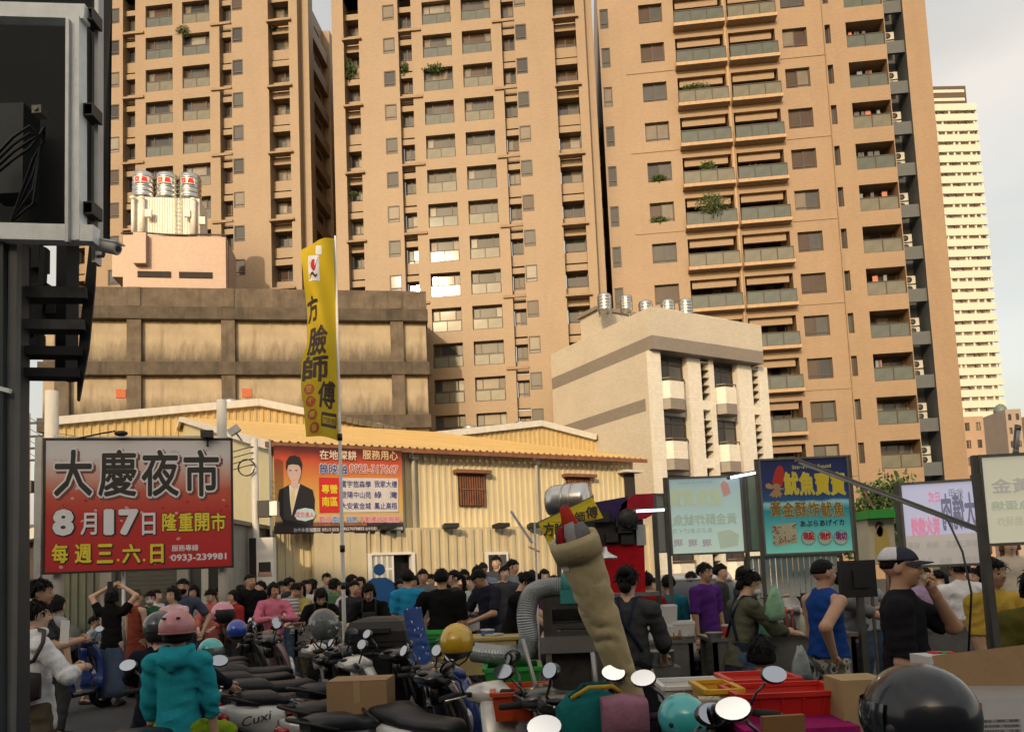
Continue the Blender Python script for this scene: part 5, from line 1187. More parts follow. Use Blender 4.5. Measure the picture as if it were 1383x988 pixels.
# ------------------------------------------------------------------ people
import numpy as np
def surface(prims, vox, k=.03, wr=0.0, seed=0):
    """one continuous surface round blended tapered limbs (surface nets on a distance grid)"""
    lo = np.min([p['lo'] for p in prims], 0) - 2.5 * vox - k; hi = np.max([p['hi'] for p in prims], 0) + 2.5 * vox + k
    n = np.maximum(4, np.ceil((hi - lo) / vox).astype(int) + 1)
    ax = [lo[i] + vox * np.arange(n[i]) for i in range(3)]
    D = np.full(n, 1.0, np.float32)
    for p in prims:
        s = [slice(max(0, int((p['lo'][i] - k - 2 * vox - lo[i]) / vox)), min(n[i], int((p['hi'][i] + k + 2 * vox - lo[i]) / vox) + 2)) for i in range(3)]
        X, Y, Z = np.meshgrid(ax[0][s[0]], ax[1][s[1]], ax[2][s[2]], indexing='ij')
        P = np.stack([X, Y, Z], -1)
        Q = P
        if p.get('R') is not None: Q = (P - p['o']) @ p['R'] + p['o']           # into the tilted frame
        if 'S' in p:
            q = (Q - p['c']) / p['S']; L = np.sqrt((q * q).sum(-1)); d = (L - 1) * p['S'].min()
        else:
            a, b = p['a'], p['b']; sc = np.array([1, 1 / p['sy'], 1]); A = Q - a; B = b - a
            A = A * sc; B = B * sc
            t = np.clip((A @ B) / max(B @ B, 1e-9), 0, 1)
            d = np.sqrt(((A - t[..., None] * B) ** 2).sum(-1)) - (p['ra'] + (p['rb'] - p['ra']) * t)
            d = d * min(1, .5 + p['sy'] * .5)
        for c, nn in p.get('cuts', ()): d = np.maximum(d, (Q - c) @ nn)
        if wr:
            u_ = 34 * Z + 17 * X * np.sin(4 * Z + seed) + 9 * Y + seed + 1.6 * np.sin(9 * X + 7 * Y + seed)
            d = d + wr * (1.9 * np.abs(np.sin(u_)) * (.35 + .65 * np.sin(8 * X + 6 * Z + 5 * Y + seed * 3) ** 2) - .25 + .7 * np.sin(47 * Z - 29 * X + 21 * Y + 2 * np.sin(12 * X + seed)))
        E = D[tuple(s)]
        h = np.clip(.5 + .5 * (E - d) / k, 0, 1); D[tuple(s)] = E + (d - E) * h - k * h * (1 - h)
    S = D < 0
    C = [(i, j, l) for i in (0, 1) for j in (0, 1) for l in (0, 1)]
    g = lambda A, c: A[c[0]:A.shape[0] - 1 + c[0], c[1]:A.shape[1] - 1 + c[1], c[2]:A.shape[2] - 1 + c[2]]
    cnt = sum(g(S, c).astype(np.int8) for c in C); act = (cnt > 0) & (cnt < 8)
    idx = np.argwhere(act); m = len(idx)
    if m == 0: return [], []
    num = np.full(act.shape, -1, np.int32); num[act] = np.arange(m)
    pos = np.zeros((m, 3)); w_ = np.zeros(m)
    for c in C:
        for ax_ in range(3):
            if c[ax_]: continue
            c2 = tuple(1 if q == ax_ else c[q] for q in range(3))
            d0 = D[idx[:, 0] + c[0], idx[:, 1] + c[1], idx[:, 2] + c[2]]; d1 = D[idx[:, 0] + c2[0], idx[:, 1] + c2[1], idx[:, 2] + c2[2]]
            x = (d0 < 0) != (d1 < 0); t = np.where(x, d0 / np.where(x, d0 - d1, 1), 0)
            for q in range(3): pos[:, q] += np.where(x, c[q] + (t if q == ax_ else 0), 0)
            w_ += x
    pos = (idx + pos / w_[:, None]) * vox + lo
    F = []
    for ax_ in range(3):
        sl0 = [slice(None)] * 3; sl1 = [slice(None)] * 3; sl0[ax_] = slice(0, -1); sl1[ax_] = slice(1, None)
        e = S[tuple(sl0)] != S[tuple(sl1)]; ii = np.argwhere(e)
        u, v = [q for q in range(3) if q != ax_]
        ok = (ii[:, u] > 0) & (ii[:, v] > 0) & (ii[:, u] < act.shape[u]) & (ii[:, v] < act.shape[v]); ii = ii[ok]
        def cell(du, dv):
            j = ii.copy(); j[:, u] -= du; j[:, v] -= dv; return num[j[:, 0], j[:, 1], j[:, 2]]
        q4 = np.stack([cell(1, 1), cell(0, 1), cell(0, 0), cell(1, 0)], 1)
        inside = S[ii[:, 0], ii[:, 1], ii[:, 2]]
        flip = inside if ax_ != 1 else ~inside
        q4 = np.where(flip[:, None], q4, q4[:, ::-1]); F.append(q4)
    return pos, np.concatenate(F)
V3 = lambda *a: np.array(a, float)
def cap_(a, b, ra, rb, sy=1.0, R_=None, o=None, cuts=()):
    a, b = np.array(a, float), np.array(b, float); r = max(ra, rb) * 1.05
    p = dict(a=a, b=b, ra=ra, rb=rb, sy=sy, cuts=cuts)
    ends = [a, b]
    if R_ is not None: p['R'] = R_; p['o'] = o; ends = [(e - o) @ R_.T + o for e in ends]; r *= 1.0
    p['lo'] = np.min(ends, 0) - r; p['hi'] = np.max(ends, 0) + r; return p
def ell_(c, S, R_=None, o=None, cuts=()):
    c, S = np.array(c, float), np.array(S, float); p = dict(c=c, S=S, cuts=cuts); cc = c; r = S
    if R_ is not None: p['R'] = R_; p['o'] = o; cc = (c - o) @ R_.T + o; r = np.full(3, S.max())
    p['lo'] = cc - r; p['hi'] = cc + r; return p
def rotx(a): c, s = math.cos(a), math.sin(a); return np.array([[1, 0, 0], [0, c, -s], [0, s, c]])
def rotz(a): c, s = math.cos(a), math.sin(a); return np.array([[c, -s, 0], [s, c, 0], [0, 0, 1]])
def ik(S, T, l1, l2, pole):
    d = T - S; L = min(np.linalg.norm(d), (l1 + l2) * .998); d = d / max(np.linalg.norm(d), 1e-6); T = S + d * L
    x = (l1 * l1 - l2 * l2 + L * L) / (2 * L); h = math.sqrt(max(0, l1 * l1 - x * x))
    pole = np.array(pole, float); pole = pole - d * (pole @ d); pole /= max(np.linalg.norm(pole), 1e-6)
    return S + d * x + pole * h, T
def cloth(col, rough=.85, bump=.25):
    return mat('cloth_%02d_%02d_%02d' % tuple(int(c * 100) for c in col), col, rough, var=.18, scale=9, bump=bump, bscale=45, spec=.08)
SKIN = [mat('skin_a', (.56, .35, .24), .55, var=.08, scale=14), mat('skin_b', (.46, .265, .17), .55, var=.08, scale=14), mat('skin_c', (.62, .41, .30), .55, var=.08, scale=14)]
m_hair = mat('black_hair', (.006, .005, .0045), .6, var=.4, scale=30, bump=.4, bscale=90, spec=.15); m_hair2 = mat('brown_hair', (.06, .028, .014), .5, var=.4, scale=30, bump=.5, bscale=90)
m_eye = mat('eye_dark', (.012, .009, .008), .3, var=0); m_lip = mat('lip', (.30, .12, .095), .5, var=.05); m_eyew = mat('eye_white', (.5, .48, .45), .4, var=0)

def mesh_of(name, pos, F, mats, parent, extra=None):
    """numpy surface (+ extra MB) -> one object"""
    b = MB(); b.v = [tuple(p) for p in pos]; b.f = [tuple(f) for f in F]; b.m = [0] * len(b.f); b.sm = [True] * len(b.f)
    if extra: b.add(extra.v, []); o = len(pos); b.f += [tuple(i + o for i in f) for f in extra.f]; b.m += extra.m; b.sm += extra.sm
    return b.build(name, mats, parent)

def person(label, px, top, depth, face=0, skin=0, shirt=None, sleeve=.45, pants=None, leg=1.0, skirt=None, hair='short', lean=0, head=(0, 0), L=None, Rr=None, pole_l=None, pole_r=None,
           stance='stand', build=1.0, vox=None, shoes=(.05, .05, .055), hood=False, apron=None, mask=None, cap=None, helmet=None, collar=0, hairm=None, h=None, dress=False, x=None, y=None, stripes=None, group='people at the night market', base=0.0, hem=.84, z0=0.0, smile=False):
    if x is None:
        P = at(px, top, depth); x, y = P.x, P.y
        h = h or (P.z - base - z0)
    s = h / 1.70; vox = vox or (.0125 if depth < 6.5 else .017 if depth < 9 else .021)
    ob_name = 'person'
    hipz = .90; sit = stance == 'seat'
    PV = V3(0, 0, .93); Rt = rotx(-R(lean)) if lean else None       # lean forward = towards -y
    Rt = rotx(R(lean)) if lean else np.eye(3)
    tw = lambda p: (np.array(p, float) - PV) @ Rt.T + PV
    kw = dict(R_=Rt if lean else None, o=PV)
    sw = .178 * build
    sh = [tw((-sw, .012, 1.385)), tw((sw, .012, 1.385))]
    hp = [V3(-.088, 0, .90), V3(.088, 0, .90)]
    tgt = [np.array(L if L is not None else (-.235, -.05, .80), float), np.array(Rr if Rr is not None else (.235, -.05, .80), float)]
    pole = [np.array(pole_l or (-.5, 1, -.3), float), np.array(pole_r or (.5, 1, -.3), float)]
    el, wr_ = [0, 0], [0, 0]
    for i in (0, 1): el[i], wr_[i] = ik(sh[i], tgt[i], .285, .25, pole[i])
    if stance == 'walk': an = [V3(-.09, -.20, .08), V3(.09, .24, .10)]
    elif sit: an = [V3(-.17, -.42, .40), V3(.17, -.42, .40)]
    else: an = [V3(-.115, .02, .08), V3(.115, .0, .08)]
    kn = [0, 0]
    for i in (0, 1): kn[i], an[i] = ik(hp[i], an[i], .42, .41, (0 if not sit else (-.5, .5)[i], -1, .2 if not sit else .8))
    # head frame
    Rh = rotz(R(head[0])) @ rotx(R(head[1])); Rh = Rt @ Rh if lean else Rh
    NB = tw((0, .012, 1.45)); 
    def hd(p): return np.array(NB) + Rh @ (np.array(p, float) - V3(0, .012, 1.45))
    HO = V3(0, .012, 1.45)
    hk = dict(R_=Rh, o=NB)
    sh_off = NB - HO
    H = lambda p: np.array(p, float) + sh_off          # head-local -> frame whose origin is NB (rotated by hk)
    wf = build
    sk = SKIN[skin]
    # --- the body: one continuous skin
    body = [cap_((0, 0, .95), (0, 0, 1.10), .125 * wf, .115 * wf, .72, **kw), cap_((0, 0, 1.10), (0, .005, 1.33), .118 * wf, .135 * wf, .70, **kw), cap_((0, .015, 1.432), (-sw + .02, .012, 1.378), .052, .05, 1, **kw), cap_((0, .015, 1.432), (sw - .02, .012, 1.378), .052, .05, 1, **kw),
            cap_((0, .02, 1.40), (0, .0, 1.52), .052, .050, 1, **kw)]
    body += [ell_(H((0, .0, 1.625)), (.074, .094, .086), **hk), ell_(H((0, -.028, 1.565)), (.058, .064, .068), **hk), cap_(H((0, -.05, 1.525)), H((0, -.06, 1.522)), .032, .026, 1, **hk),
             cap_(H((0, -.094, 1.612)), H((0, -.108, 1.577)), .009, .0155, 1, **hk), cap_(H((-.03, -.08, 1.632)), H((.03, -.08, 1.632)), .014, .014, 1, **hk),
             ell_(H((-.077, .010, 1.590)), (.008, .014, .024), **hk), ell_(H((.077, .010, 1.590)), (.008, .014, .024), **hk), ell_(H((-.032, -.066, 1.575)), (.024, .022, .026), **hk), ell_(H((.032, -.066, 1.575)), (.024, .022, .026), **hk)]
    ex = MB()
    for i in (0, 1):
        body += [cap_(sh[i], el[i], .047 * wf, .040 * wf), cap_(el[i], wr_[i], .041 * wf, .027)]
        body += [cap_(hp[i], kn[i], .082 * wf, .058), cap_(kn[i], an[i], .056, .036)]
        # hand: palm plus five separate fingers
        fd = wr_[i] - el[i]; fd /= np.linalg.norm(fd); sx = 1 if i else -1
        upv = np.cross(fd, V3(sx * .3, 1, .2)); upv /= max(np.linalg.norm(upv), 1e-6); nv = np.cross(upv, fd)
        pc = wr_[i] + fd * .055
        body += [cap_(wr_[i], wr_[i] + fd * .07, .024, .030)]
        for f in range(4):
            b0 = pc + fd * .03 + upv * (.014 * (f - 1.5)); ln = (.062, .075, .072, .055)[f]
            p1 = b0 + fd * ln * .55 + nv * -.010 * sx; p2 = p1 + (fd * .55 + nv * -.75 * sx) * ln * .5
            ex.tube([b0, p1, p2], [.0105, .0095, .0075], 6, 0)
        t0 = wr_[i] + fd * .03 + upv * -.024; ex.tube([t0, t0 + fd * .03 + upv * -.022, t0 + fd * .058 + upv * -.018 - nv * .012 * sx], [.0125, .011, .0085], 6, 0)
    for i in (0, 1): body.append(cap_(an[i] + V3(0, .02, -.035), an[i] + V3(0, -.12, -.05), .036, .028))
    pos, F = surface(body, vox, .018)
    hx = lambda p: tuple(hd(p))
    RM = Matrix([list(r) for r in Rh])
    for e in (-1, 1):
        ex.ell(hx((e * .031, -.0845, 1.600)), (.0145, .008, .0065), 8, 5, 1, RM); ex.ell(hx((e * .032, -.092, 1.632)), (.020, .006, .0045), 8, 4, 1, RM)
    ex.ell(hx((0, -.0935, 1.545)), (.024 if not smile else .028, .008, .0065), 8, 5, 2 if not smile else 3, RM)
    if smile: ex.ell(hx((0, -.092, 1.538)), (.026, .008, .005), 8, 4, 2, RM)
    root = mesh_of(ob_name, pos, F, [sk, m_eye, m_lip, m_eyew], None, ex)
    root.location = (x, y, z0 + base); root.scale = (s, s, s); root.rotation_euler = (0, 0, R(face)); tag(root, label, 'person', group)
    sd_ = rng.random() * 6
    # --- clothes
    if shirt is not None:
        inf = .016; shp = [cap_((0, 0, hem - .05), (0, 0, 1.10), .178 * wf, .140 * wf, .80, cuts=[(V3(0, 0, hem), V3(0, 0, -1))], **kw), cap_((0, 0, 1.10), (0, .005, 1.33), .134 * wf, .150 * wf, .72, **kw),
                           *[cap_((e_ * .045, .014, 1.425), (e_ * (sw - (.015 if sleeve > 0 else .05)), .012, 1.378), .062, .066 if sleeve > 0 else .052, 1, cuts=[(V3(0, 0, 1.482 + collar), V3(0, 0, 1))], **kw) for e_ in (-1, 1)]]
        cw = .012 if build < 1.15 else .02
        for i in (0, 1):
            if sleeve <= 0: continue
            u = min(1, sleeve / .55); e = sh[i] + (el[i] - sh[i]) * min(1, u); d_ = (el[i] - sh[i]) / np.linalg.norm(el[i] - sh[i])
            shp.append(cap_(sh[i], sh[i] + (el[i] - sh[i]) * min(1.0, u + .15), .058 * wf + cw, .052 * wf + cw, cuts=[(e, d_)] if u < 1 else ()))
            if sleeve > .55:
                u2 = min(1, (sleeve - .55) / .45); e2 = el[i] + (wr_[i] - el[i]) * u2; d2 = (wr_[i] - el[i]) / np.linalg.norm(wr_[i] - el[i])
                shp.append(cap_(el[i], el[i] + (wr_[i] - el[i]) * min(1.0, u2 + .12), .050 * wf + cw, .036 + cw, cuts=[(e2, d2)]))
        if hood:
            ring = [(.092 * math.sin(a_), .012 - .085 * math.cos(a_), 1.475 + .012 * math.cos(a_)) for a_ in [R(40 + 280 * q / 8) for q in range(9)]]
            shp += [cap_(p0, p1, .03, .03, 1, **kw) for p0, p1 in zip(ring, ring[1:])]
            shp += [ell_((0, .105, 1.425), (.115, .06, .075), **kw), cap_((-.05, .125, 1.40), (.05, .125, 1.40), .045, .045, 1, **kw), cap_((0, .12, 1.40), (0, .135, 1.345), .055, .03, 1, **kw)]
        p_, f_ = surface(shp, vox, .028, .0042 if vox < .02 else .003, sd_)
        sm_ = cloth(shirt) if not stripes else stripe_mat(shirt, stripes)
        mesh_of('dress' if dress else 'hooded_top' if hood else 'shirt', p_, f_, sm_, root)
    if pants is not None:
        tr = [cap_((0, 0, .93), (0, 0, 1.05), .142 * wf, .128 * wf, .74, cuts=[(V3(0, 0, 1.06), V3(0, 0, 1))], **kw), cap_(hp[0] + V3(.015, 0, .02), hp[1] + V3(-.015, 0, .02), .088 * wf, .088 * wf)]
        for i in (0, 1):
            u = min(1, leg / .5); d_ = (kn[i] - hp[i]) / np.linalg.norm(kn[i] - hp[i]); e = hp[i] + (kn[i] - hp[i]) * u
            tr.append(cap_(hp[i], hp[i] + (kn[i] - hp[i]) * min(1, u + .1), .092 * wf, .076, cuts=[(e, d_)] if u < 1 else ()))
            if leg > .5:
                u2 = min(1, (leg - .5) / .5); e2 = kn[i] + (an[i] - kn[i]) * u2 * .97; d2 = (an[i] - kn[i]) / np.linalg.norm(an[i] - kn[i])
                tr.append(cap_(kn[i], an[i], .075, .058, cuts=[(e2, d2)]))
        p_, f_ = surface(tr, vox, .03, .0042, sd_ + 1)
        mesh_of('trousers' if leg > .7 else 'shorts', p_, f_, pants if not isinstance(pants, tuple) else cloth(pants), root)
    if skirt is not None:
        col, zlow = skirt; b = MB(); rings = []
        for j in range(9):
            t = j / 8; z = 1.06 + (zlow - 1.06) * t; r0 = .135 + (.23 - .135) * min(1, t * 1.3)
            rings.append([(r0 * math.cos(a) * (1 + .06 * t * math.sin(7 * a + sd_)), r0 * .8 * math.sin(a) * (1 + .08 * t * math.sin(5 * a + 1)), z) for a in [2 * math.pi * q / 28 for q in range(28)]])
        b.loft(list(reversed(rings))); b.build('skirt', cloth(col), root)
    if apron is not None:
        acol, zlow, back = apron
        cut = [(V3(0, -.0, 0), V3(0, 1, 0))] if not back else []
        ap = [cap_((0, 0, zlow), (0, 0, 1.08), .178 * wf, .150 * wf, .76, cuts=cut + [(V3(0, 0, zlow), V3(0, 0, -1)), (V3(0, 0, 1.07), V3(0, 0, 1))], **kw)]
        ap += [cap_((0, -.02, 1.08), (0, -.02, 1.30), .150 * wf, .150 * wf, .74, cuts=[(V3(0, -.05, 0), V3(0, 1, 0)), (V3(.10, 0, 0), V3(1, 0, 0)), (V3(-.10, 0, 0), V3(-1, 0, 0)), (V3(0, 0, 1.33), V3(0, 0, 1))], **kw)]
        p_, f_ = surface(ap, vox, .01, .003, sd_); am = mesh_of('apron', p_, f_, cloth(acol), root)
        b = MB()
        for e in (-1, 1): b.tube([tw((e * .09, -.115, 1.32)), tw((e * .085, -.05, 1.478)), tw((e * .07, .06, 1.475)), tw((e * .02, .125, 1.30)), tw((-e * .11, .10, 1.08))], .013, 6)
        b.build('apron_strap', cloth(acol), root)
    # --- hair: a shell that follows the skull and dips inside it over the face
    hm = hairm or m_hair
    if hair != 'bald':
        b = MB(); nu, nv = 26, 18; rings = []
        c = np.array([0, .002, 1.622]); low = {'short': -.055, 'crew': -.03, 'bob': -.125, 'long': -.14, 'tail': -.05, 'bun': -.05}[hair]
        thick = {'short': 1.17, 'crew': 1.055, 'bob': 1.20, 'long': 1.19, 'tail': 1.10, 'bun': 1.10}[hair]
        for j in range(nv + 1):
            ph = -math.pi / 2 + math.pi * j / nv; ring = []
            for i in range(nu):
                th = 2 * math.pi * i / nu; dx, dy, dz = math.cos(ph) * math.cos(th), math.cos(ph) * math.sin(th), math.sin(ph)
                nn = noise.noise(Vector((dx * 3 + sd_, dy * 3, dz * 4))) + .5 * noise.noise(Vector((dx * 8 + sd_, dy * 8, dz * 8)))
                px_, py_, pz_ = dx * .076, dy * .096, dz * .089
                front = -dy                              # 1 at the face
                line = .022 + .022 * nn if front > .45 else (-.02 + .05 * (front + .2) / .65 if front > -.2 else low)
                if hair in ('bob', 'long') and abs(dx) > .5 and front < .62: line = low
                inside = pz_ > line
                kf = thick + .06 * nn if inside else .86
                if hair in ('bob', 'long') and inside and pz_ < -.03: px_, py_, pz_ = dx * .084 / max(math.cos(ph), .6), max(dy * .10 / max(math.cos(ph), .6), -.03), pz_ * 1.25
                ring.append(hx((px_ * kf, py_ * kf + .002, c[2] + pz_ * (kf if dz > 0 else 1))))
            rings.append(ring)
        b.loft(rings, 0)
        q = random.Random(int(sd_ * 1000)); nt_ = 170 if depth < 9 else 70
        for _ in range(nt_):
            ph = q.uniform(-.1, 1.5); th = q.uniform(0, 6.283); dx, dy, dz = math.cos(ph) * math.cos(th), math.cos(ph) * math.sin(th), math.sin(ph)
            if hair == 'crew' or (-dy > .45 and dz * .089 < .03): continue
            kk = thick * 1.0; L_ = q.uniform(.03, .065); wd = q.uniform(.006, .012)
            p0 = V3(dx * .076 * kk, dy * .096 * kk, c[2] + dz * .089 * kk); dn = V3(-dx * dz, -dy * dz, math.cos(ph)) * -1 + V3(q.gauss(0, .35), q.gauss(0, .35), q.gauss(0, .2)); dn /= np.linalg.norm(dn)
            sd2 = np.cross(dn, V3(dx, dy, dz)); p1 = p0 + dn * L_ * .5 + V3(dx, dy, dz) * .010; p2 = p0 + dn * L_ + V3(dx, dy, dz) * .004
            b.add([hx(p0 - sd2 * wd), hx(p0 + sd2 * wd), hx(p1 + sd2 * wd * .8), hx(p1 - sd2 * wd * .8), hx(p2)], [(0, 1, 2, 3), (3, 2, 4)], 0, True)
        if hair == 'long': b.loft([[hx((r_ * math.cos(a), .055 + .4 * r_ * math.sin(a), z)) for a in [q * .628 for q in range(10)]] for z, r_ in ((1.60, .085), (1.50, .085), (1.40, .075), (1.30, .045), (1.27, .015))][::-1], 0)
        if hair == 'tail': b.tube([hx((0, .095, 1.64)), hx((0, .145, 1.60)), hx((.01, .15, 1.50)), hx((0, .13, 1.40)), hx((0, .12, 1.35))], [.03, .036, .034, .026, .008], 9)
        if hair == 'bun': b.ell(hx((0, .095, 1.675)), (.05, .045, .045), 10, 7, 0, RM); b.ell(hx((0, .09, 1.56)), (.05, .035, .05), 10, 7, 0, RM)
        b.build('hair', hm, root)
    if mask: 
        b = MB(); b.ell(hx((0, -.062, 1.548)), (.062, .060, .048), 14, 8, 0, RM); b.build('face_mask', cloth(mask), root)
    if cap:
        b = MB(); b.ell(hx((0, .004, 1.632)), (.086, .106, .092), 20, 10, 0, RM, z0=.12); b.build('cap_crown', cloth(cap[0]), root)
        b = MB(); b.ell(hx((0, .03, 1.634)), (.0885, .084, .0935), 20, 10, 0, RM, z0=.16, z1=.93); b.build('cap_mesh', cloth(cap[1]), root)
        b = MB(); rows = []
        for j in range(5):
            t = j / 4; rows.append([hx((.085 * math.sin(a) * (1 - .12 * t), -.088 * math.cos(a) - .085 * t * math.cos(a) ** .7 if math.cos(a) > 0 else -.088 * math.cos(a), 1.642 - .012 * t - .016 * math.sin(a) ** 2)) for a in [R(-72 + 144 * q / 10) for q in range(11)]])
        top_ = [p for r_ in rows for p in r_]; n_ = 11
        b.add(top_ + [(p[0], p[1], p[2] - .005) for p in top_], [(j * n_ + i, (j + 1) * n_ + i, (j + 1) * n_ + i + 1, j * n_ + i + 1) for j in range(4) for i in range(10)] + [(55 + j * n_ + i, 55 + j * n_ + i + 1, 55 + (j + 1) * n_ + i + 1, 55 + (j + 1) * n_ + i) for j in range(4) for i in range(10)] + [(44 + i, 99 + i, 100 + i, 45 + i) for i in range(10)], sm=True); b.build('cap_peak', cloth(cap[0]), root)
    if helmet:
        hc, vis = helmet
        b = MB(); b.ell(hx((0, .012, 1.628)), (.122, .142, .128), 24, 14, 0, RM, z0=-.42 if vis else -.3); b.build('helmet', hc, root)
        if vis: b = MB(); b.ell(hx((0, .004, 1.60)), (.118, .138, .12), 24, 12, 0, RM, z0=-.75, z1=-.1); b.build('helmet_liner', m_black, root)
        else: b = MB(); b.tube([hx((.118 * math.cos(a), .012 + .138 * math.sin(a), 1.592)) for a in [q * .2618 for q in range(25)]], .008, 6); b.build('helmet_rim', m_lip, root)
        if not vis:
            for a in (60, 120, 75 + 15): 
                pass
            for e in (-1, 1): b = MB(); b.ell(hx((e * .05, .125, 1.70)), (.018, .012, .009), 8, 5, 0, RM); b.build('helmet_vent', m_black, root)
    # shoes
    if not sit or True:
        for i in (0, 1):
            b = MB(); c = an[i]; b.loft([[(c[0] + wx * math.cos(a), c[1] + yy + .0 * math.sin(a), max(.002, zc_ + hz * math.sin(a))) for a in [q * .628 for q in range(10)]] for yy, wx, zc_, hz in ((.085, .022, .04, .03), (.06, .038, .045, .045), (0, .042, .05, .055), (-.08, .046, .04, .042), (-.15, .042, .03, .03), (-.18, .02, .025, .02))])
            if sit: b.xf(Matrix.Translation((0, 0, c[2] - .08)))
            b.build('shoe', cloth(shoes), root)
    root['_s'] = s; del root['_s']
    return root
def stripe_mat(c1, c2):
    key = 'stripe_%d_%d' % (int(c1[0] * 100), int(c2[0] * 100))
    if key in M: return M[key]
    m = mat(key, c1, .85, var=.1, scale=8); t = m.node_tree; L = t.links.new; b = t.nodes['Principled BSDF']; src = b.inputs['Base Color'].links[0].from_socket
    co = t.nodes.new('ShaderNodeTexCoord'); wv = t.nodes.new('ShaderNodeTexWave'); wv.bands_direction = 'Z'; wv.inputs['Scale'].default_value = 5.5; wv.inputs['Distortion'].default_value = .6
    L(co.outputs['Object'], wv.inputs['Vector']); r = t.nodes.new('ShaderNodeValToRGB'); r.color_ramp.interpolation = 'CONSTANT'; r.color_ramp.elements[1].position = .6; L(wv.outputs['Fac'], r.inputs['Fac'])
    mx = t.nodes.new('ShaderNodeMixRGB'); mx.inputs['Color2'].default_value = (*c2, 1); L(r.outputs['Color'], mx.inputs['Fac']); L(src, mx.inputs['Color1']); L(mx.outputs['Color'], b.inputs['Base Color']); return m
BLK = (.008, .008, .009); NAVY = (.018, .024, .05); GRY = (.16, .16, .165); WHT = (.62, .62, .62); DEN = (.05, .08, .13); KHA = (.11, .09, .06); DGR = (.04, .042, .046)
camo = mat('camo_cloth', (.30, .29, .25), .85, var=.1)
_t = camo.node_tree; _n = _t.nodes.new('ShaderNodeTexNoise'); _n.inputs['Scale'].default_value = 11; _n.inputs['Detail'].default_value = 1; _r = _t.nodes.new('ShaderNodeValToRGB'); _r.color_ramp.interpolation = 'CONSTANT'
for _p, _c in ((.46, (.34, .33, .29)), (.56, (.10, .10, .085))): _e = _r.color_ramp.elements.new(_p); _e.color = (*_c, 1)
_r.color_ramp.elements[0].color = (.03, .03, .028, 1); _r.color_ramp.elements[-1].color = (.03, .03, .028, 1)
_co = _t.nodes.new('ShaderNodeTexCoord'); _t.links.new(_co.outputs['Object'], _n.inputs['Vector']); _t.links.new(_n.outputs['Fac'], _r.inputs['Fac']); _t.links.new(_r.outputs['Color'], _t.nodes['Principled BSDF'].inputs['Base Color'])

up = dict(L=(-.13, -.12, 1.74), Rr=(.13, -.12, 1.74), pole_l=(-1, 0, .1), pole_r=(1, 0, .1))
work = dict(L=(-.12, -.36, 1.05), Rr=(.12, -.36, 1.05), pole_l=(-1, .4, -.6), pole_r=(1, .4, -.6))
hold = dict(L=(-.08, -.28, 1.18), Rr=(.08, -.28, 1.18), pole_l=(-1, .3, -.6), pole_r=(1, .3, -.6))
cross = dict(L=(.10, -.22, 1.15), Rr=(-.10, -.22, 1.15), pole_l=(-1, 0, -.8), pole_r=(1, 0, -.8))
hip = dict(L=(-.235, -.05, .80), Rr=(.20, -.06, 1.0), pole_r=(1, .5, -.2))
# left of the street
WG = person('person in white hooded top and brown trousers with a shoulder bag', 47, 817, 5.4, 140, 2, (.74, .75, .77), .85, KHA, hair='tail', hood=True, h=1.58, **hold)
MT = person('person in dark grey tee and white shorts reading a paper at the far left', 53, 785, 6.8, 115, 1, (.035, .035, .038), .45, (.60, .61, .64), .5, hair='short', build=1.1, **hold)
person('person in pale grey top partly hidden behind the paper reader', 76, 806, 9.0, 150, 0, (.28, .29, .30), .5, DGR, hair='bob')
person('small child in pale blue tee and dark shorts', 127, 833, 11.4, 95, 0, (.36, .42, .46), .45, (.03, .03, .035), .55, hair='short', stance='walk', build=.9, vox=.014)
DS = person('person in black top and long denim skirt raising a phone overhead', 151, 797, 11.2, 180, 0, BLK, .3, None, skirt=((.07, .10, .16), .14), hair='long', vox=.017, **up)
person('person in long rust-red sleeveless dress', 184, 798, 12.0, 155, 0, (.26, .06, .035), 0, None, skirt=((.26, .06, .035), .12), hair='tail', hairm=m_hair2, vox=.018)
person('boy in green tee with a pale face mask', 203, 800, 12.2, 15, 0, (.03, .10, .045), .45, DGR, hair='short', mask=(.45, .52, .55), vox=.018)
person('person in white blouse with hair tied back', 212, 797, 13.2, 60, 2, WHT, .5, DEN, hair='tail', vox=.019)
person('person in pale pink tee with glasses', 234, 794, 10.6, -20, 0, (.60, .40, .44), .45, DEN, hair='bob', vox=.017, smile=True, **hold)
person('person in slate blue tee with black face mask', 247, 783, 11.4, 12, 1, (.05, .065, .10), .45, DGR, hair='short', mask=BLK, vox=.018, Rr=(.28, -.1, .95), pole_r=(1, .6, 0))
person('person in black polo shirt looking right, beside the gable wall', 337, 776, 12.74, 35, 1, BLK, .48, DGR, hair='crew', head=(20, 0), vox=.016, build=1.08)
person('person with red strap half hidden behind the scooters', 316, 798, 12.49, -40, 0, (.30, .03, .03), .6, DGR, hair='bob')
person('person in pink long sleeves with dark glasses and green scarf', 369, 788, 11.46, 25, 1, (.55, .16, .24), 1.0, DEN, hair='bob', head=(15, 5), vox=.015, **hold)
person('person in white shirt at the back of the queue', 380, 786, 14.28, 60, 0, (.5, .5, .5), .45, DGR, hair='short')
person('person in broad striped tee looking down', 397, 787, 12.74, 40, 0, (.5, .5, .5), .45, DEN, hair='short', head=(0, 25), stripes=(.16, .16, .18), **hold)
person('person in white tee with tied hair in the queue', 413, 784, 13.26, 70, 2, WHT, .45, DEN, hair='tail')
person('person in black tee and grey apron bending over the stall, left of the flag pole', 431, 791, 10.44, 20, 0, BLK, .5, DGR, hair='bob', lean=14, head=(0, 22), apron=(DGR, .5, False), vox=.015, **work)
person('person with glasses in grey tee at the back', 441, 775, 15.56, 30, 0, (.22, .22, .22), .45, DGR, hair='short')
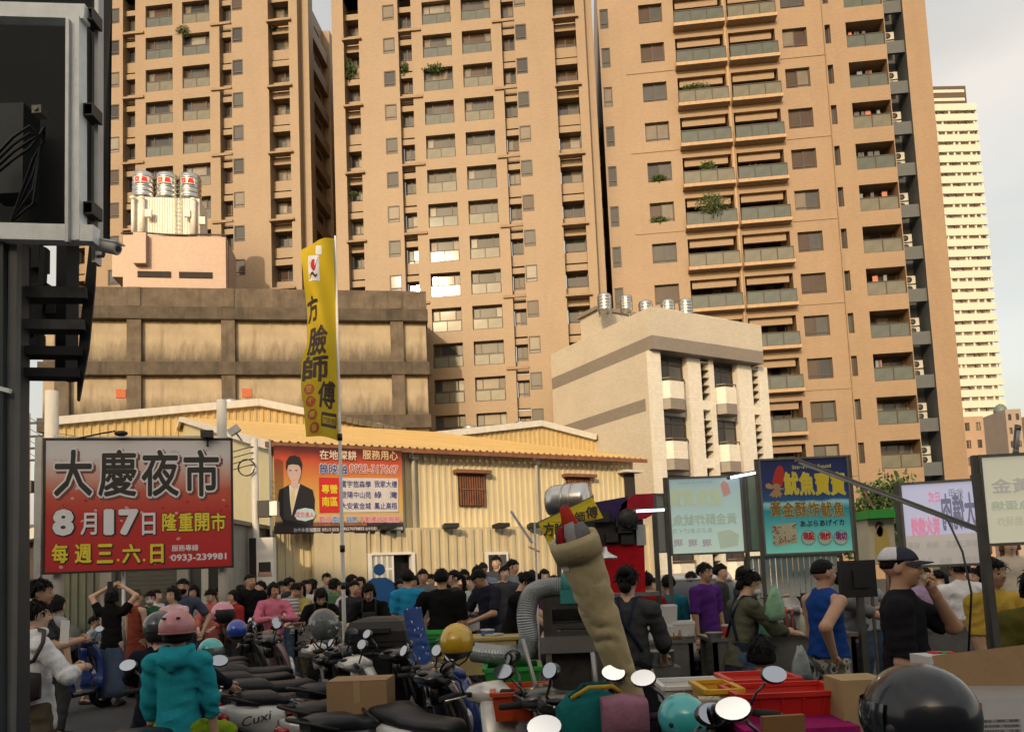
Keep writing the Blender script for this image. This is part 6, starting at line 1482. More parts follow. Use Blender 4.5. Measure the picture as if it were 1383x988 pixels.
person('dark-haired person looking right beside the flag pole', 475, 777, 14.28, 80, 0, (.03, .03, .035), .5, DGR, hair='bob')
person('person in dark top between the two aproned workers', 478, 785, 11.46, 30, 0, (.03, .03, .035), .5, DGR, hair='short')
AP = person('person in black tee and grey apron with white emblem, head bowed, at the stall', 499, 786, 9.93, 5, 0, BLK, .5, DGR, hair='bob', lean=8, head=(0, 20), apron=((.045, .047, .05), .5, False), vox=.014, **work)
person('person in red checked blouse facing the camera', 528, 787, 12.49, -8, 0, (.28, .045, .05), .5, DGR, hair='bob', stripes=(.36, .22, .22), smile=True)
person('person in bright blue tee seen from behind', 550, 771, 10.95, 195, 1, (.02, .24, .45), .5, DGR, hair='short', vox=.015)
person('person in plain grey tee facing the camera beside the blue tee', 571, 770, 12.49, 5, 1, (.14, .145, .15), .48, DGR, hair='short', build=1.1)
person('broad-backed person in black tee seen from behind at the counter', 596, 770, 9.03, 172, 1, BLK, .5, DGR, hair='short', build=1.15, vox=.014, Rr=(.26, -.2, .95), pole_r=(1, .5, 0))
person('person with towel over shoulder in profile', 613, 771, 11.21, -70, 0, (.03, .03, .035), .5, DGR, hair='tail')
person('person with glasses in navy shirt behind the counter', 645, 765, 12.23, 20, 0, NAVY, .6, DGR, hair='short')
person('person in navy shirt bowing over the counter', 661, 766, 10.18, -50, 1, (.018, .02, .032), .5, DGR, hair='short', lean=10, head=(0, 25), build=1.1, vox=.015, **work)
person('tall person at the back in a dark tee', 670, 752, 15.56, -20, 0, (.05, .05, .06), .5, DGR, hair='short')
person('person in black tee leaning to the right over the counter', 686, 770, 8.78, 75, 0, BLK, .45, DGR, hair='short', lean=16, head=(0, 15), build=1.08, vox=.014, L=(-.10, -.55, 1.0), Rr=(.12, -.55, 1.02))
person('person in grey tee behind the leaning figure', 692, 757, 13.26, 60, 0, (.24, .25, .26), .45, DGR, hair='short')
person('smiling person in purple top near the lamp stand', 718, 771, 13.51, -10, 0, (.10, .03, .11), .6, DGR, hair='bob', smile=True)
person('person with parted hair next to the smiling one', 735, 770, 12.74, 8, 2, (.10, .04, .09), .6, DGR, hair='long')
person('person in magenta top glimpsed at the back', 704, 774, 15.56, 30, 0, (.35, .04, .10), .5, DGR, hair='bob')
q_ = random.Random(21)
for px, top, d, sh_, lb in ((262, 792, 13, (.30, .30, .32), 'figure in light grey at the back, beside the dark door post'), (288, 796, 12.5, (.45, .12, .1), 'figure in brick red at the back, below the right end of the board'), (300, 792, 14, (.05, .07, .12), 'figure in dusky navy at the back, under the board end'),
        (326, 790, 13, (.5, .5, .48), 'figure in off-white at the back, beside the meter cabinet'), (351, 786, 13.5, (.08, .16, .2), 'figure in dark teal in front of the meter cabinet'), (389, 781, 14, (.04, .04, .045), 'figure in black at the back below the banner edge'),
        (405, 788, 12.8, (.35, .3, .1), 'figure in mustard at the back below the banner'), (421, 783, 14, (.42, .2, .25), 'figure in faded rose against the cream hut'), (452, 782, 14.5, (.1, .2, .1), 'figure in bottle green against the cream hut'), (463, 786, 12.5, (.5, .5, .52), 'figure in white just right of the flag pole'),
        (487, 780, 14, (.2, .05, .05), 'figure in maroon left of the blue figure sign'), (540, 783, 12.6, (.06, .06, .07), 'figure in charcoal in front of the dark doorway'), (560, 778, 14, (.3, .32, .36), 'figure in pale blue-grey right of the doorway'), (582, 776, 13.6, (.12, .06, .03), 'figure in brown below the container ribs'),
        (606, 780, 12.5, (.48, .46, .42), 'figure in ivory behind the broad black back'), (627, 770, 13, (.30, .05, .04), 'figure in red between the two navy shirts'), (636, 778, 11.8, (.5, .5, .5), 'figure in white with head turned by the navy shirts'), (652, 760, 14, (.15, .2, .28), 'figure in denim blue below the container window'),
        (681, 766, 13, (.05, .05, .06), 'figure in black right of the container window'), (711, 775, 14, (.45, .36, .3), 'figure in sand colour at the foot of the lamp stand'), (748, 778, 12.5, (.05, .2, .22), 'figure in deep teal behind the duct elbow'), (727, 776, 13.8, (.3, .08, .16), 'figure in plum red right of the lamp stand'),
        (860, 778, 12, (.4, .38, .36), 'figure in pale grey behind the grey apron'), (884, 782, 11.5, (.4, .06, .04), 'figure in scarlet between the red and teal tees'), (915, 784, 12, (.25, .26, .3), 'figure in grey blue beside the white car'), (935, 772, 12, (.5, .48, .45), 'figure in cream left of the purple tee'),
        (1075, 772, 10.5, (.4, .4, .4), 'figure in striped grey behind the hanging strips'), (1090, 770, 9.5, (.05, .05, .06), 'figure in black left of the blue vest'), (1170, 772, 10, (.3, .3, .33), 'figure in grey behind the dark screen'), (1268, 770, 10.5, (.5, .25, .1), 'figure in orange between lilac and white tees'), (1315, 768, 9, (.05, .05, .06), 'figure in black behind the near upright')):
    person(lb.replace('figure', 'person', 1), px, top, d, q_.choice((-60, -30, 0, 20, 40, 90, 150, 200)), q_.randint(0, 2), sh_, q_.choice((.45, .5, .9)), q_.choice((DGR, DEN, KHA)), hair=q_.choice(('short', 'short', 'bob', 'tail', 'long')), head=(q_.uniform(-30, 30), q_.uniform(-5, 18)), vox=.023, **q_.choice((hold, {}, cross, work)))
# right: between the stalls
person('person in dark grey top and navy apron seen from behind by the exhaust hood', 846, 767, 5.8, 160, 0, (.045, .046, .05), .75, None, skirt=((.012, .012, .016), .45), hair='bun', apron=((.02, .026, .05), .55, False), vox=.0125, L=(-.2, -.3, 1.0), Rr=(.22, -.3, 1.02))
person('person in red tee behind the stall posts', 872, 775, 8.6, 150, 1, (.30, .02, .02), .5, DGR, hair='short')
person('person in teal blue tee seen from behind', 902, 778, 9.0, 190, 1, (.02, .16, .22), .5, DEN, hair='short')
person('person in bright purple tee between the sign posts', 951, 762, 9.0, 35, 1, (.09, .025, .18), .5, DGR, hair='short', vox=.015)
OW = person('person in olive top, navy apron and face mask reaching right', 992, 771, 6.6, 100, 0, (.085, .09, .06), .8, DEN, hair='bun', lean=10, head=(0, 8), mask=(.55, .6, .62), apron=((.02, .026, .055), .45, True), vox=.0125, L=(-.1, -.5, 1.12), Rr=(.12, -.5, 1.14))
person('person behind the olive top with dark hair', 972, 763, 10.5, 60, 0, (.04, .04, .05), .5, DGR, hair='short')
person('person in dark cap behind the pale sign back', 1004, 766, 10, 100, 0, (.05, .05, .06), .6, DGR, hair='bob', L=(-.2, -.5, 1.3))
VM = person('person in blue sleeveless vest and camouflage trousers, hand on hip', 1110, 757, 6.0, 105, 1, (.012, .05, .22), 0, camo, hair='crew', hem=.95, build=1.12, vox=.0115, Rr=(.235, -.1, .84), L=(-.19, .10, 1.0), pole_l=(-.6, 1.2, 0))
person('person in grey tee reaching across behind the vest', 1140, 772, 7.4, 80, 0, (.17, .17, .175), .5, DGR, hair='short', L=(-.1, -.5, 1.15), Rr=(.1, -.5, 1.15))
CM = person('person in black tee and white-backed cap eating a snack', 1213, 743, 4.35, 62, 1, (.010, .010, .012), .5, (.02, .02, .024), hair='crew', build=1.12, vox=.0095, cap=((.035, .04, .06), (.62, .62, .66)), Rr=(.0, -.165, 1.452), pole_r=(.9, -.25, -1), L=(-.22, -.02, .80))
person('smiling person in lilac tee behind the cap', 1247, 767, 9.0, 5, 0, (.36, .26, .42), .48, DGR, hair='short', smile=True, vox=.014)
person('person in plain white tee seen from behind', 1294, 755, 7.6, 186, 1, (.66, .66, .68), .5, DEN, hair='short', vox=.0125, build=1.1)
YM = person('person in mustard yellow tee at the cartons', 1338, 757, 5.7, 18, 1, (.50, .32, .05), .5, DGR, hair='short', build=1.1, vox=.0115, L=(-.25, -.1, .85), Rr=(.3, -.25, 1.0))
person('person with dark hair cut off by the right edge', 1398, 772, 4.6, -30, 1, (.10, .09, .02), .5, DGR, hair='bob', vox=.012)
person('person in cream top with long reddish hair far right', 1362, 722, 9.0, -20, 2, (.52, .46, .38), .8, DEN, hair='long', hairm=mat('auburn_hair', (.16, .05, .015), .5, var=.4, scale=30))
person('person crouching with dark hair seen from behind in front of the stall', 1026, 862, 5.5, 185, 1, BLK, .5, DGR, hair='bob', vox=.0115, h=1.62, stance='seat', base=at(1026, 862, 5.5).z - 1.62)
# riders on the scooter
m_hgrey = mat('grey_helmet', (.045, .055, .065), .25, .2, var=.3, coat=.6); m_hpink = mat('pink_helmet', (.50, .20, .22), .35, var=.12, scale=12, coat=.4)
ride = dict(stance='seat', vox=.0115)
zs_ = at(212, 832, 5.75).z - 1.66
person('rider in navy jacket with dark grey helmet on the scooter', 208, 834, 5.75, 172, 0, (.010, .012, .022), 1.0, DGR, hair='short', helmet=(m_hgrey, True), h=1.62, base=zs_ + .03, L=(-.36, -.45, 1.12), Rr=(.36, -.45, 1.12), pole_l=(-1, 0, -.5), pole_r=(1, 0, -.5), lean=8, **ride)
person('pillion rider in turquoise hooded top and pink half helmet', 240, 829, 5.25, 183, 0, (.02, .29, .36), .8, (.22, .34, .02), hair='bob', helmet=(m_hpink, False), h=1.58, base=at(240, 829, 5.25).z - 1.60, hood=True, L=(-.22, -.10, .86), Rr=(.22, -.10, .86), pole_l=(-1, .5, 0), pole_r=(1, .5, 0), **ride)
# ------------------------------------------------------------------ scooters
m_tyre = mat('tyre', (.010, .010, .011), .8, var=.2); m_rim = mat('alloy_rim', (.30, .30, .31), .4, .8, var=.1); m_seat = mat('seat_vinyl', (.012, .013, .018), .45, var=.2, scale=14, bump=.1, bscale=120)
m_mirror = mat('mirror_glass', (.42, .45, .50), .04, 1.0, var=0); m_chrome = mat('chrome', (.6, .6, .6), .15, 1.0, var=.05); m_eng = mat('engine_dark', (.03, .03, .032), .5, .5, var=.3)
m_tail = mat('tail_red', (.35, .008, .006), .2, var=.1, coat=.5); m_lens = mat('clear_lens', (.55, .56, .56), .12, .3, var=.3, scale=25, coat=.7); m_amber = mat('amber_lens', (.6, .2, .02), .2, coat=.5)
def paint(n, c): return mat('paint_' + n, c, .28, .1, var=.06, coat=.8, spec=.6)
def smooth_loft(secs, n=14):
    """body of rounded cross sections: (x, half width, z low, z high, roundness)"""
    rings = []
    for x, w, z0, z1, e in secs:
        ring = []
        for i in range(n):
            a = 2 * math.pi * i / n; c, s = math.cos(a), math.sin(a)
            ring.append((x, w * math.copysign(abs(c) ** e, c), (z0 + z1) / 2 + (z1 - z0) / 2 * math.copysign(abs(s) ** e, s)))
        rings.append(ring)
    return rings
_sc = {}
def scooter_parts(kind):
    """mesh list of a scooter; front is +x"""
    if kind in _sc: return _sc[kind]
    body = {'white': paint('white', (.62, .61, .58)), 'black': paint('black', (.008, .008, .009)), 'blue': paint('blue', (.012, .04, .22)), 'silver': paint('silver', (.34, .35, .36)), 'grey': paint('grey', (.03, .032, .036)), 'pink': paint('pink', (.22, .12, .15))}[kind]
    trim = paint('trim', (.010, .010, .011)) ; P = []
    def add(name, b, m, sub=()): P.append((name, b.mesh(name, m), [(n2, b2.mesh(n2, m2)) for n2, b2, m2 in sub]))
    for x in (.62, -.60):
        t = MB(); n = 22; R0, r0 = .185, .052
        t.loft([[(x + (R0 + r0 * math.cos(q * .785)) * math.cos(a), r0 * math.sin(q * .785), .237 + (R0 + r0 * math.cos(q * .785)) * math.sin(a)) for q in range(8)] for a in [2 * math.pi * i / n for i in range(n + 1)]], cap=False)
        r_ = MB(); r_.lathe([(.14, -.03), (.15, -.035), (.15, .035), (.14, .03)], (x, 0, .237), 18, axis='Y', cap=False); r_.lathe([(.03, -.05), (.03, .05)], (x, 0, .237), 10, axis='Y')
        for k in range(5): a = k * 1.2566; r_.bar((x + .03 * math.cos(a), 0, .237 + .03 * math.sin(a)), (x + .14 * math.cos(a), 0, .237 + .14 * math.sin(a)), .03, .03, up=(0, 1, 0))
        add('wheel', t, m_tyre, [('rim', r_, m_rim)])
    b = MB(); b.loft(smooth_loft([(-.92, .05, .68, .76, .7), (-.84, .115, .60, .77, .6), (-.62, .165, .48, .77, .6), (-.38, .185, .36, .76, .6), (-.16, .17, .30, .72, .55), (-.02, .15, .27, .42, .5)])); add('rear_body', b, body)
    b = MB(); b.loft(smooth_loft([(-.10, .19, .24, .33, .5), (.25, .19, .24, .32, .5), (.42, .17, .25, .36, .5)])); add('floorboard', b, trim)
    b = MB()
    secs = [(.40, .20, .30), (.44, .21, .45), (.43, .22, .60), (.40, .21, .75), (.35, .17, .88), (.31, .12, .97)]
    b.loft([[(x + .05 * math.cos(a) - (.0 if math.cos(a) > 0 else .0) + .09 * (1 - (math.sin(a)) ** 2), w * math.sin(a), z) for a in [2 * math.pi * q / 16 for q in range(16)]] for x, w, z in secs]); add('leg_shield', b, body)
    b = MB(); b.loft(smooth_loft([(.47, .10, .52, .66, .7), (.555, .115, .50, .74, .7), (.60, .07, .52, .70, .8)])); add('headlight', b, m_lens)
    b = MB(); b.loft([[(x, w * math.cos(a), z + .07 * math.sin(a)) for a in [math.pi * q / 8 for q in range(9)]] for x, w, z in ((.46, .06, .42), (.54, .075, .47), (.64, .075, .475), (.76, .06, .42), (.84, .04, .35))], cap=False, close=False); add('front_fender', b, body)
    b = MB(); b.tube([(.60, .06, .24), (.50, .06, .5), (.40, .03, .8)], .022, 8); b.tube([(.60, -.06, .24), (.50, -.06, .5), (.40, -.03, .8)], .022, 8); add('fork', b, m_eng)
    # handlebar cowl, bars, levers
    b = MB(); b.loft(smooth_loft([(.14, .09, .98, 1.02, .7), (.20, .13, .94, 1.06, .7), (.32, .13, .93, 1.08, .7), (.42, .08, .95, 1.03, .8)])); b.tube([(.30, 0, .8), (.28, 0, .96)], .05, 10); add('handlebar_cowl', b, trim if kind not in ('white', 'blue') else body)
    b = MB(); b.lathe([(.0, 0), (.06, .0), (.065, .012), (.0, .02)], (.19, 0, 1.035), 14); add('instrument', b, m_eng)
    for s in (-1, 1):
        b = MB(); b.tube([(.24, s * .10, 1.0), (.20, s * .22, 1.01)], .017, 8); b.tube([(.20, s * .22, 1.01), (.17, s * .345, 1.0)], [.021, .019], 10); add('grip', b, m_tyre)
        b = MB(); b.tube([(.26, s * .2, 1.005), (.245, s * .3, 1.0), (.225, s * .36, .995)], .007, 6); add('brake_lever', b, m_chrome)
        b = MB(); b.tube([(.24, s * .20, 1.02), (.25, s * .24, 1.10), (.235, s * .29, 1.15)], .008, 6)
        c = Vector((.235, s * .33, 1.19)); ry = Matrix.Rotation(R(23), 3, 'Y') @ Matrix.Rotation(R(-10 * s), 3, 'Z')
        b.ell(c, (.022, .070, .048), 14, 8, 0, ry)
        g = MB(); g.add([c + ry @ Vector((-.0225, .064 * math.cos(a), .043 * math.sin(a))) for a in [2 * math.pi * q / 18 for q in range(18)]], [tuple(reversed(range(18)))]); add('mirror', b, trim, [('glass', g, m_mirror)])
    # seat: long two-up cushion
    b = MB(); b.loft(smooth_loft([(.02, .07, .70, .76, .6), (-.05, .12, .71, .80, .6), (-.25, .145, .71, .80, .55), (-.42, .15, .715, .81, .55), (-.48, .15, .72, .85, .55), (-.68, .135, .735, .865, .55), (-.80, .09, .75, .85, .6)])); add('seat', b, m_seat)
    b = MB(); b.tube([(-.62, .15, .76), (-.80, .12, .82), (-.90, .07, .85), (-.92, 0, .855), (-.90, -.07, .85), (-.80, -.12, .82), (-.62, -.15, .76)], .014, 8); add('grab_rail', b, m_eng)
    b = MB(); b.loft(smooth_loft([(-.86, .10, .63, .72, .6), (-.925, .085, .635, .715, .6), (-.945, .04, .65, .70, .7)])); add('tail_light', b, m_tail)
    for s in (-1, 1): b = MB(); b.ell((-.90, s * .105, .655), (.03, .022, .025), 8, 6); add('turn_signal', b, m_amber)
    b = MB(); b.bar((-.88, 0, .62), (-.98, 0, .40), .17, .012, up=(0, 1, 0)); add('rear_fender', b, trim)
    b = MB(); b.bar((-.955, 0, .56), (-1.005, 0, .45), .19, .006, up=(0, 1, 0)); add('number_plate', b, mat('plate_white', (.6, .6, .58), .5))
    b = MB(); b.loft(smooth_loft([(-.70, .09, .17, .33, .6), (-.45, .11, .16, .36, .6), (-.2, .09, .18, .33, .6)])); add('engine', b, m_eng)
    b = MB(); b.tube([(-.25, -.14, .2), (-.5, -.17, .24), (-.85, -.18, .36)], [.03, .055, .05], 10); add('exhaust', b, m_eng)
    b = MB(); b.tube([(-.3, .1, .2), (-.32, .2, .0)], .012, 6); b.tube([(-.3, -.1, .2), (-.32, -.2, .0)], .012, 6); b.tube([(-.32, -.2, .01), (-.32, .2, .01)], .012, 6); add('centre_stand', b, m_eng)
    _sc[kind] = P; return P
def scooter(kind, x, y, heading, label, scale=.93, steer=0):
    root = empty('scooter', (x, y, 0), R(heading), label, 'scooter', 'scooters parked beside the market'); root.scale = (scale,) * 3
    for nm, me, subs in scooter_parts(kind):
        o = inst(nm, me, root)
        for n2, m2 in subs: inst(n2, m2, o)
    return root
HD = 33; ca, sa = math.cos(R(HD)), math.sin(R(HD))
def by_tail(px, d, hd, kind, label):
    x = at(px, 900, d).x; r = scooter(kind, x + .87 * math.cos(R(hd)), d + .87 * math.sin(R(hd)), hd, label); return r
tx, td = at(292, 900, 6.1).x, 6.1
SA = by_tail(292, 6.1, HD, 'white', 'white scooter with script lettering on its tail, beside the turquoise rider')
SB = by_tail(372, 5.45, 27, 'silver', 'silver-tailed scooter carrying the cardboard carton on its seat')
kinds = ['black', 'grey', 'white', 'black', 'pink', 'black', 'silver', 'grey', 'black']
lab = ['black scooter directly behind the white one', 'dark grey scooter third in the row from the camera', 'second white scooter, half hidden in the row', 'black scooter in the middle of the parked row', 'dusky pink scooter in the middle of the parked row', 'black scooter far along the row below the queue', 'silver scooter far along the row', 'dark grey scooter carrying the rose pink helmet', 'last black scooter of the row by the gable wall']
for i, k in enumerate(kinds):
    x = tx - .24 * (i + 1) + rng.uniform(-.16, .16); d = td + .44 * (i + 1); h_ = HD + 2 * i + rng.uniform(-13, 13); scooter(k, x + .87 * math.cos(R(h_)), d + .87 * math.sin(R(h_)), h_, lab[i], rng.uniform(.88, 1.0))
scooter('black', at(505, 900, 6.9).x, 6.9, 52, 'black scooter turned askew between the carton and the bin', .95)
scooter('grey', at(545, 930, 5.5).x, 5.5, 40, 'dark grey scooter close behind the carton, handlebar towards the bin', .92)
scooter('black', at(668, 960, 4.35).x, 4.3, 20, 'black scooter low in the foreground left of the meter pod', .95)
scooter('silver', at(1085, 985, 2.9).x, 2.55, 80, 'silver scooter at the bottom edge below the red tub', .95)
S16 = scooter('white', at(612, 930, 4.9).x + .02, 4.95, -38, 'scooter with white front shield and clear headlight under the yellow helmet')
o = text('Cuxi', 0, 0, .24, .075, 0, ink_br, SA, .012, shear=.3); o.location = (-.66, -.182, .655); o.rotation_euler = (R(-4), R(-10), R(-6))
S9 = scooter('black', at(735, 950, 4.1).x, 4.1 - .1, 68, 'black scooter in the foreground centre, its dark meter pod turned to the camera')
S10 = scooter('grey', at(962, 950, 3.75).x - .02, 3.75 - .15, 84, 'dark scooter in front of the red crates with curved black mirrors')
S11 = scooter('black', at(868, 985, 2.75).x, 2.6, 100, 'nearest black scooter at the bottom edge, only its mirrors showing')
S12 = scooter('grey', at(1240, 985, 2.0).x - .05, 1.75, 95, 'scooter under the big glossy black helmet at the bottom right')
S13 = scooter('blue', at(226, 960, 5.4).x, 5.35, 96, 'scooter under the two riders')
S14 = scooter('blue', at(93, 860, 10.6).x, 10.6, 75, 'blue scooter parked by the ribbed gate at the far left')
S15 = scooter('blue', at(560, 930, 5.9).x, 5.95, 10, 'bright blue scooter behind the carton', .9)

# ------------------------------------------------------------------ helmets
def helmet(px, py, d, r, m, label, rz=0, visor=None, full=False, tilt=0):
    p = at(px, py, d); root = empty('helmet', p, R(rz), label, 'helmet', 'loose helmets'); root.rotation_euler = (R(tilt), 0, R(rz))
    b = MB(); b.ell((0, 0, 0), (r * .92, r * 1.08, r), 28, 16, 0, z0=-.55 if not full else -.8); b.build('shell', m, root)
    b = MB(); b.ell((0, 0, -r * .2), (r * .84, r * .98, r * .75), 20, 8, 0, z0=-.98, z1=-.2); b.build('lining', m_black, root)
    b = MB(); z = -r * (.54 if not full else .8); rr = math.sqrt(max(0, 1 - (z / r) ** 2)); b.tube([(r * .93 * rr * math.cos(a), r * 1.09 * rr * math.sin(a), z) for a in [q * .2618 for q in range(25)]], r * .045, 6); b.build('rim_trim', m_black, root)
    if visor:
        b = MB(); rows = []
        for j in range(7):
            ph = R(18 - 75 * j / 6); rows.append([(r * .98 * math.cos(ph) * math.sin(a), -r * 1.15 * math.cos(ph) * math.cos(a), r * 1.03 * math.sin(ph)) for a in [R(-80 + 160 * q / 14) for q in range(15)]])
        b.add([p_ for r_ in rows for p_ in r_], [(j * 15 + i, (j + 1) * 15 + i, (j + 1) * 15 + i + 1, j * 15 + i + 1) for j in range(6) for i in range(14)], sm=True); b.build('visor', visor, root)
    for e in (-1, 1): b = MB(); b.ell((e * r * .9, -r * .1, -r * .15), (r * .06, r * .12, r * .12), 8, 6); b.build('pivot', m_black, root)
    b = MB(); b.tube([(-r * .75, 0, z), (-r * .4, -.02, z - r * .5), (0, -.02, z - r * .75), (r * .4, -.02, z - r * .5), (r * .75, 0, z)], r * .05, 6); b.build('chin_strap', m_black, root)
    return root
m_vis = mat('smoke_visor', (.10, .13, .13), .08, .2, var=.2, coat=.8)
helmet(617, 866, 4.75, .112, paint('mustard', (.55, .34, .01)), 'mustard yellow open-face helmet on a scooter handlebar', 170)
helmet(285, 879, 6.1, .105, paint('turquoise', (.04, .42, .42)), 'turquoise helmet with smoked visor hanging behind the pink-helmeted rider', 10, m_vis)
helmet(301, 827, 8.6, .125, paint('rose', (.60, .22, .30)), 'rose pink helmet with open visor on a far scooter', 60, m_black)
helmet(437, 843, 7.0, .145, paint('graphite', (.05, .055, .06)), 'graphite helmet with clear bubble visor and red pattern in front of the stall', 30, mat('bubble_visor', (.2, .22, .22), .06, .4, var=.4, scale=10, coat=.9), True)
helmet(320, 850, 8.2, .11, paint('royal', (.01, .05, .35)), 'royal blue helmet low among the parked scooters', 0)
helmet(922, 968, 3.3, .10, paint('aqua', (.05, .40, .42)), 'aqua half helmet slung under a handlebar in the foreground', 40)
bh = helmet(1243, 966, 1.95, .128, mat('glossy_black_helmet', (.006, .008, .014), .28, .0, var=.4, scale=5, coat=.5, spec=.4), 'big glossy black helmet in the bottom right foreground', 215, mat('dark_visor', (.02, .025, .03), .1, .3, var=.3, coat=1.0), True)
# beads of foam etc. on the pink half helmet are left plain

# ------------------------------------------------------------------ stall gear
m_stain = mat('dull_steel', (.30, .30, .29), .38, .85, var=.25, scale=6, bump=.05); m_soot = mat('sooty_steel', (.045, .043, .042), .6, .5, var=.5, scale=9); m_board = mat('raw_board', (.42, .33, .14), .8, var=.2, stain=(.4, 5, (.2, .15, .07)))
m_cardb = mat('cardboard', (.30, .19, .095), .85, var=.15, scale=6, bump=.1, bscale=30); m_cardw = mat('white_card', (.52, .52, .52), .8, var=.1, scale=6); m_tape = mat('packing_tape', (.38, .26, .14), .3, coat=.3)
def B(px, py, d): return at(px, py, d)
def crate(px0, px1, py0, py1, d, dep, m, label, name='plastic_crate', lip=True, rz=0, t=.012, cat='crate'):
    """open tapered tub with a rim; px/py give its front rectangle"""
    a, c = B(px0, py1, d), B(px1, py0, d); w, z0, z1 = c.x - a.x, a.z, c.z
    root = empty(name, (a.x + w / 2, d, z0), R(rz), label, cat); h = z1 - z0; k = .90
    b = MB(); o_ = [(-w / 2, 0), (w / 2, 0), (w / 2, dep), (-w / 2, dep)]; ins = lambda P, s: [(x * s, dep / 2 + (y - dep / 2) * s) for x, y in P]
    lo, hi = ins(o_, k), o_; li, hi2 = ins(o_, k - .05), ins(o_, .96)
    b.add([(*p, 0) for p in lo] + [(*p, h) for p in hi] + [(*p, h) for p in hi2] + [(*p, .01) for p in li], [(3, 2, 1, 0)] + [(i, (i + 1) % 4, 4 + (i + 1) % 4, 4 + i) for i in range(4)] + [(4 + i, 4 + (i + 1) % 4, 8 + (i + 1) % 4, 8 + i) for i in range(4)] + [(8 + i, 8 + (i + 1) % 4, 12 + (i + 1) % 4, 12 + i) for i in range(4)] + [(12, 13, 14, 15)])
    b.build('tub', m, root)
    if lip:
        b = MB(); 
        for i in range(4): p, q = o_[i], o_[(i + 1) % 4]; b.bar((*p, h), (*q, h), .03, .022)
        b.build('rim', m, root)
        nr = max(3, int(w / .09))
        for i in range(1, nr):
            x_ = -w / 2 + w * i / nr; b = MB(); b.bar((x_ * k, dep * .05 - .004, .01), (x_, -.004, h - .015), .012, .008, up=(0, 1, 0)); b.build('rib', m, root)
    return root
def carton(px0, px1, py0, py1, d, dep, m, label, open_=False, rz=0):
    a, c = B(px0, py1, d), B(px1, py0, d); w, h = c.x - a.x, c.z - a.z
    root = empty('carton', (a.x + w / 2, d, a.z), R(rz), label, 'box')
    b = MB(); b.box(-w / 2, w / 2, 0, dep, 0, h) if not open_ else [b.box(-w / 2, w / 2, 0, .006, 0, h), b.box(-w / 2, w / 2, dep - .006, dep, 0, h), b.box(-w / 2, -w / 2 + .006, .007, dep - .007, 0, h), b.box(w / 2 - .006, w / 2, .007, dep - .007, 0, h), b.box(-w / 2 + .007, w / 2 - .007, .007, dep - .007, 0, .006)]; b.build('walls', m, root)
    return root, w, h, dep
green = mat('green_plastic', (.02, .30, .05), .4, var=.1, spec=.5); redp = mat('red_plastic', (.50, .018, .012), .4, var=.1); orange = mat('orange_plastic', (.50, .06, .015), .45, var=.15); yel = mat('yellow_plastic', (.60, .33, .015), .4, var=.1); foam = mat('styrofoam', (.62, .62, .60), .7, var=.05, bump=.1, bscale=150)
r, w_, h_, dp = carton(441, 522, 918, 966, 5.35, .28, m_cardb, 'brown cardboard carton with pale tape on a scooter seat', rz=-3)
b = MB(); b.box(-.02, .025, -.0025, -.0005, h_ * .35, h_); b.build('tape', m_tape, r); b = MB(); b.box(-.02, .025, 0, dp, h_ + .0005, h_ + .002); b.build('tape', m_tape, r)
for a in (-1, 1): b = MB(); b.box(-w_ / 2, w_ / 2, dp / 2 * (a > 0) + .002, dp / 2 * (1 + (a > 0)) - .002, h_ + .0025, h_ + .005); b.build('flap', m_cardb, r)
crate(530, 590, 866, 888, 7.6, .35, mat('deep_green_plastic', (.012, .16, .05), .45, var=.15), 'deep green tub on the board table by the black bin')
crate(534, 602, 854, 868, 8.3, .35, mat('lime_plastic', (.03, .38, .08), .45), 'lime green tray behind the deep green tub')
crate(655, 730, 902, 930, 5.0, .38, green, 'bright green crate in front of the silver duct')
crate(666, 742, 935, 975, 4.5, .40, orange, 'orange tub under the bright green crate')
crate(1000, 1143, 934, 974, 3.9, .34, redp, 'large red plastic tub in front of the blue vest')
crate(990, 1082, 917, 940, 4.3, .34, mat('scarlet_plastic', (.55, .03, .02), .4, var=.1), 'smaller scarlet tub behind the large red one')
crate(957, 1003, 932, 968, 4.05, .36, yel, 'yellow plastic tub between white foam box and red tub')
crate(899, 1000, 925, 958, 4.5, .34, foam, 'white foam box behind the dark scooter', name='foam_box', cat='box')
# black wheeled bin
def bin_():
    d = 7.4; a, c = B(466, 905, d), B(548, 842, d); w = c.x - a.x
    root = empty('wheeled_bin', (a.x + w / 2, d, 0), R(-6), 'black lidded rubbish bin behind the parked scooters', 'bin'); zt = c.z + .0
    m = mat('bin_black', (.014, .014, .015), .55, var=.3, scale=8)
    b = MB(); b.loft([[(x * k, y * k + .3, z) for x, y in ((-w / 2, -.3), (w / 2, -.3), (w / 2, .3), (-w / 2, .3))] for z, k in ((.08, .75), (zt - .22, .96), (zt - .2, 1.0), (zt - .16, 1.0))], sm=False); b.build('body', m, root)
    b = MB(); b.loft([[(x * k, y * k2 + .3, z) for x, y in ((-w / 2, -.31), (w / 2, -.31), (w / 2, .31), (-w / 2, .31))] for z, k, k2 in ((zt - .155, 1.03, 1.0), (zt - .06, 1.0, 1.0), (zt + .03, .86, .9), (zt + .06, .6, .6))], sm=False); b.build('lid', m, root)
    b = MB(); b.bar((-.15, -.03, zt - .05), (.15, -.03, zt - .05), .04); b.build('lid_handle', m, root)
    for s in (-1, 1): b = MB(); b.lathe([(.09, -.03), (.09, .03)], (s * w * .36, .55, .09), 14, axis='X'); b.build('wheel', m_tyre, root)
bin_()
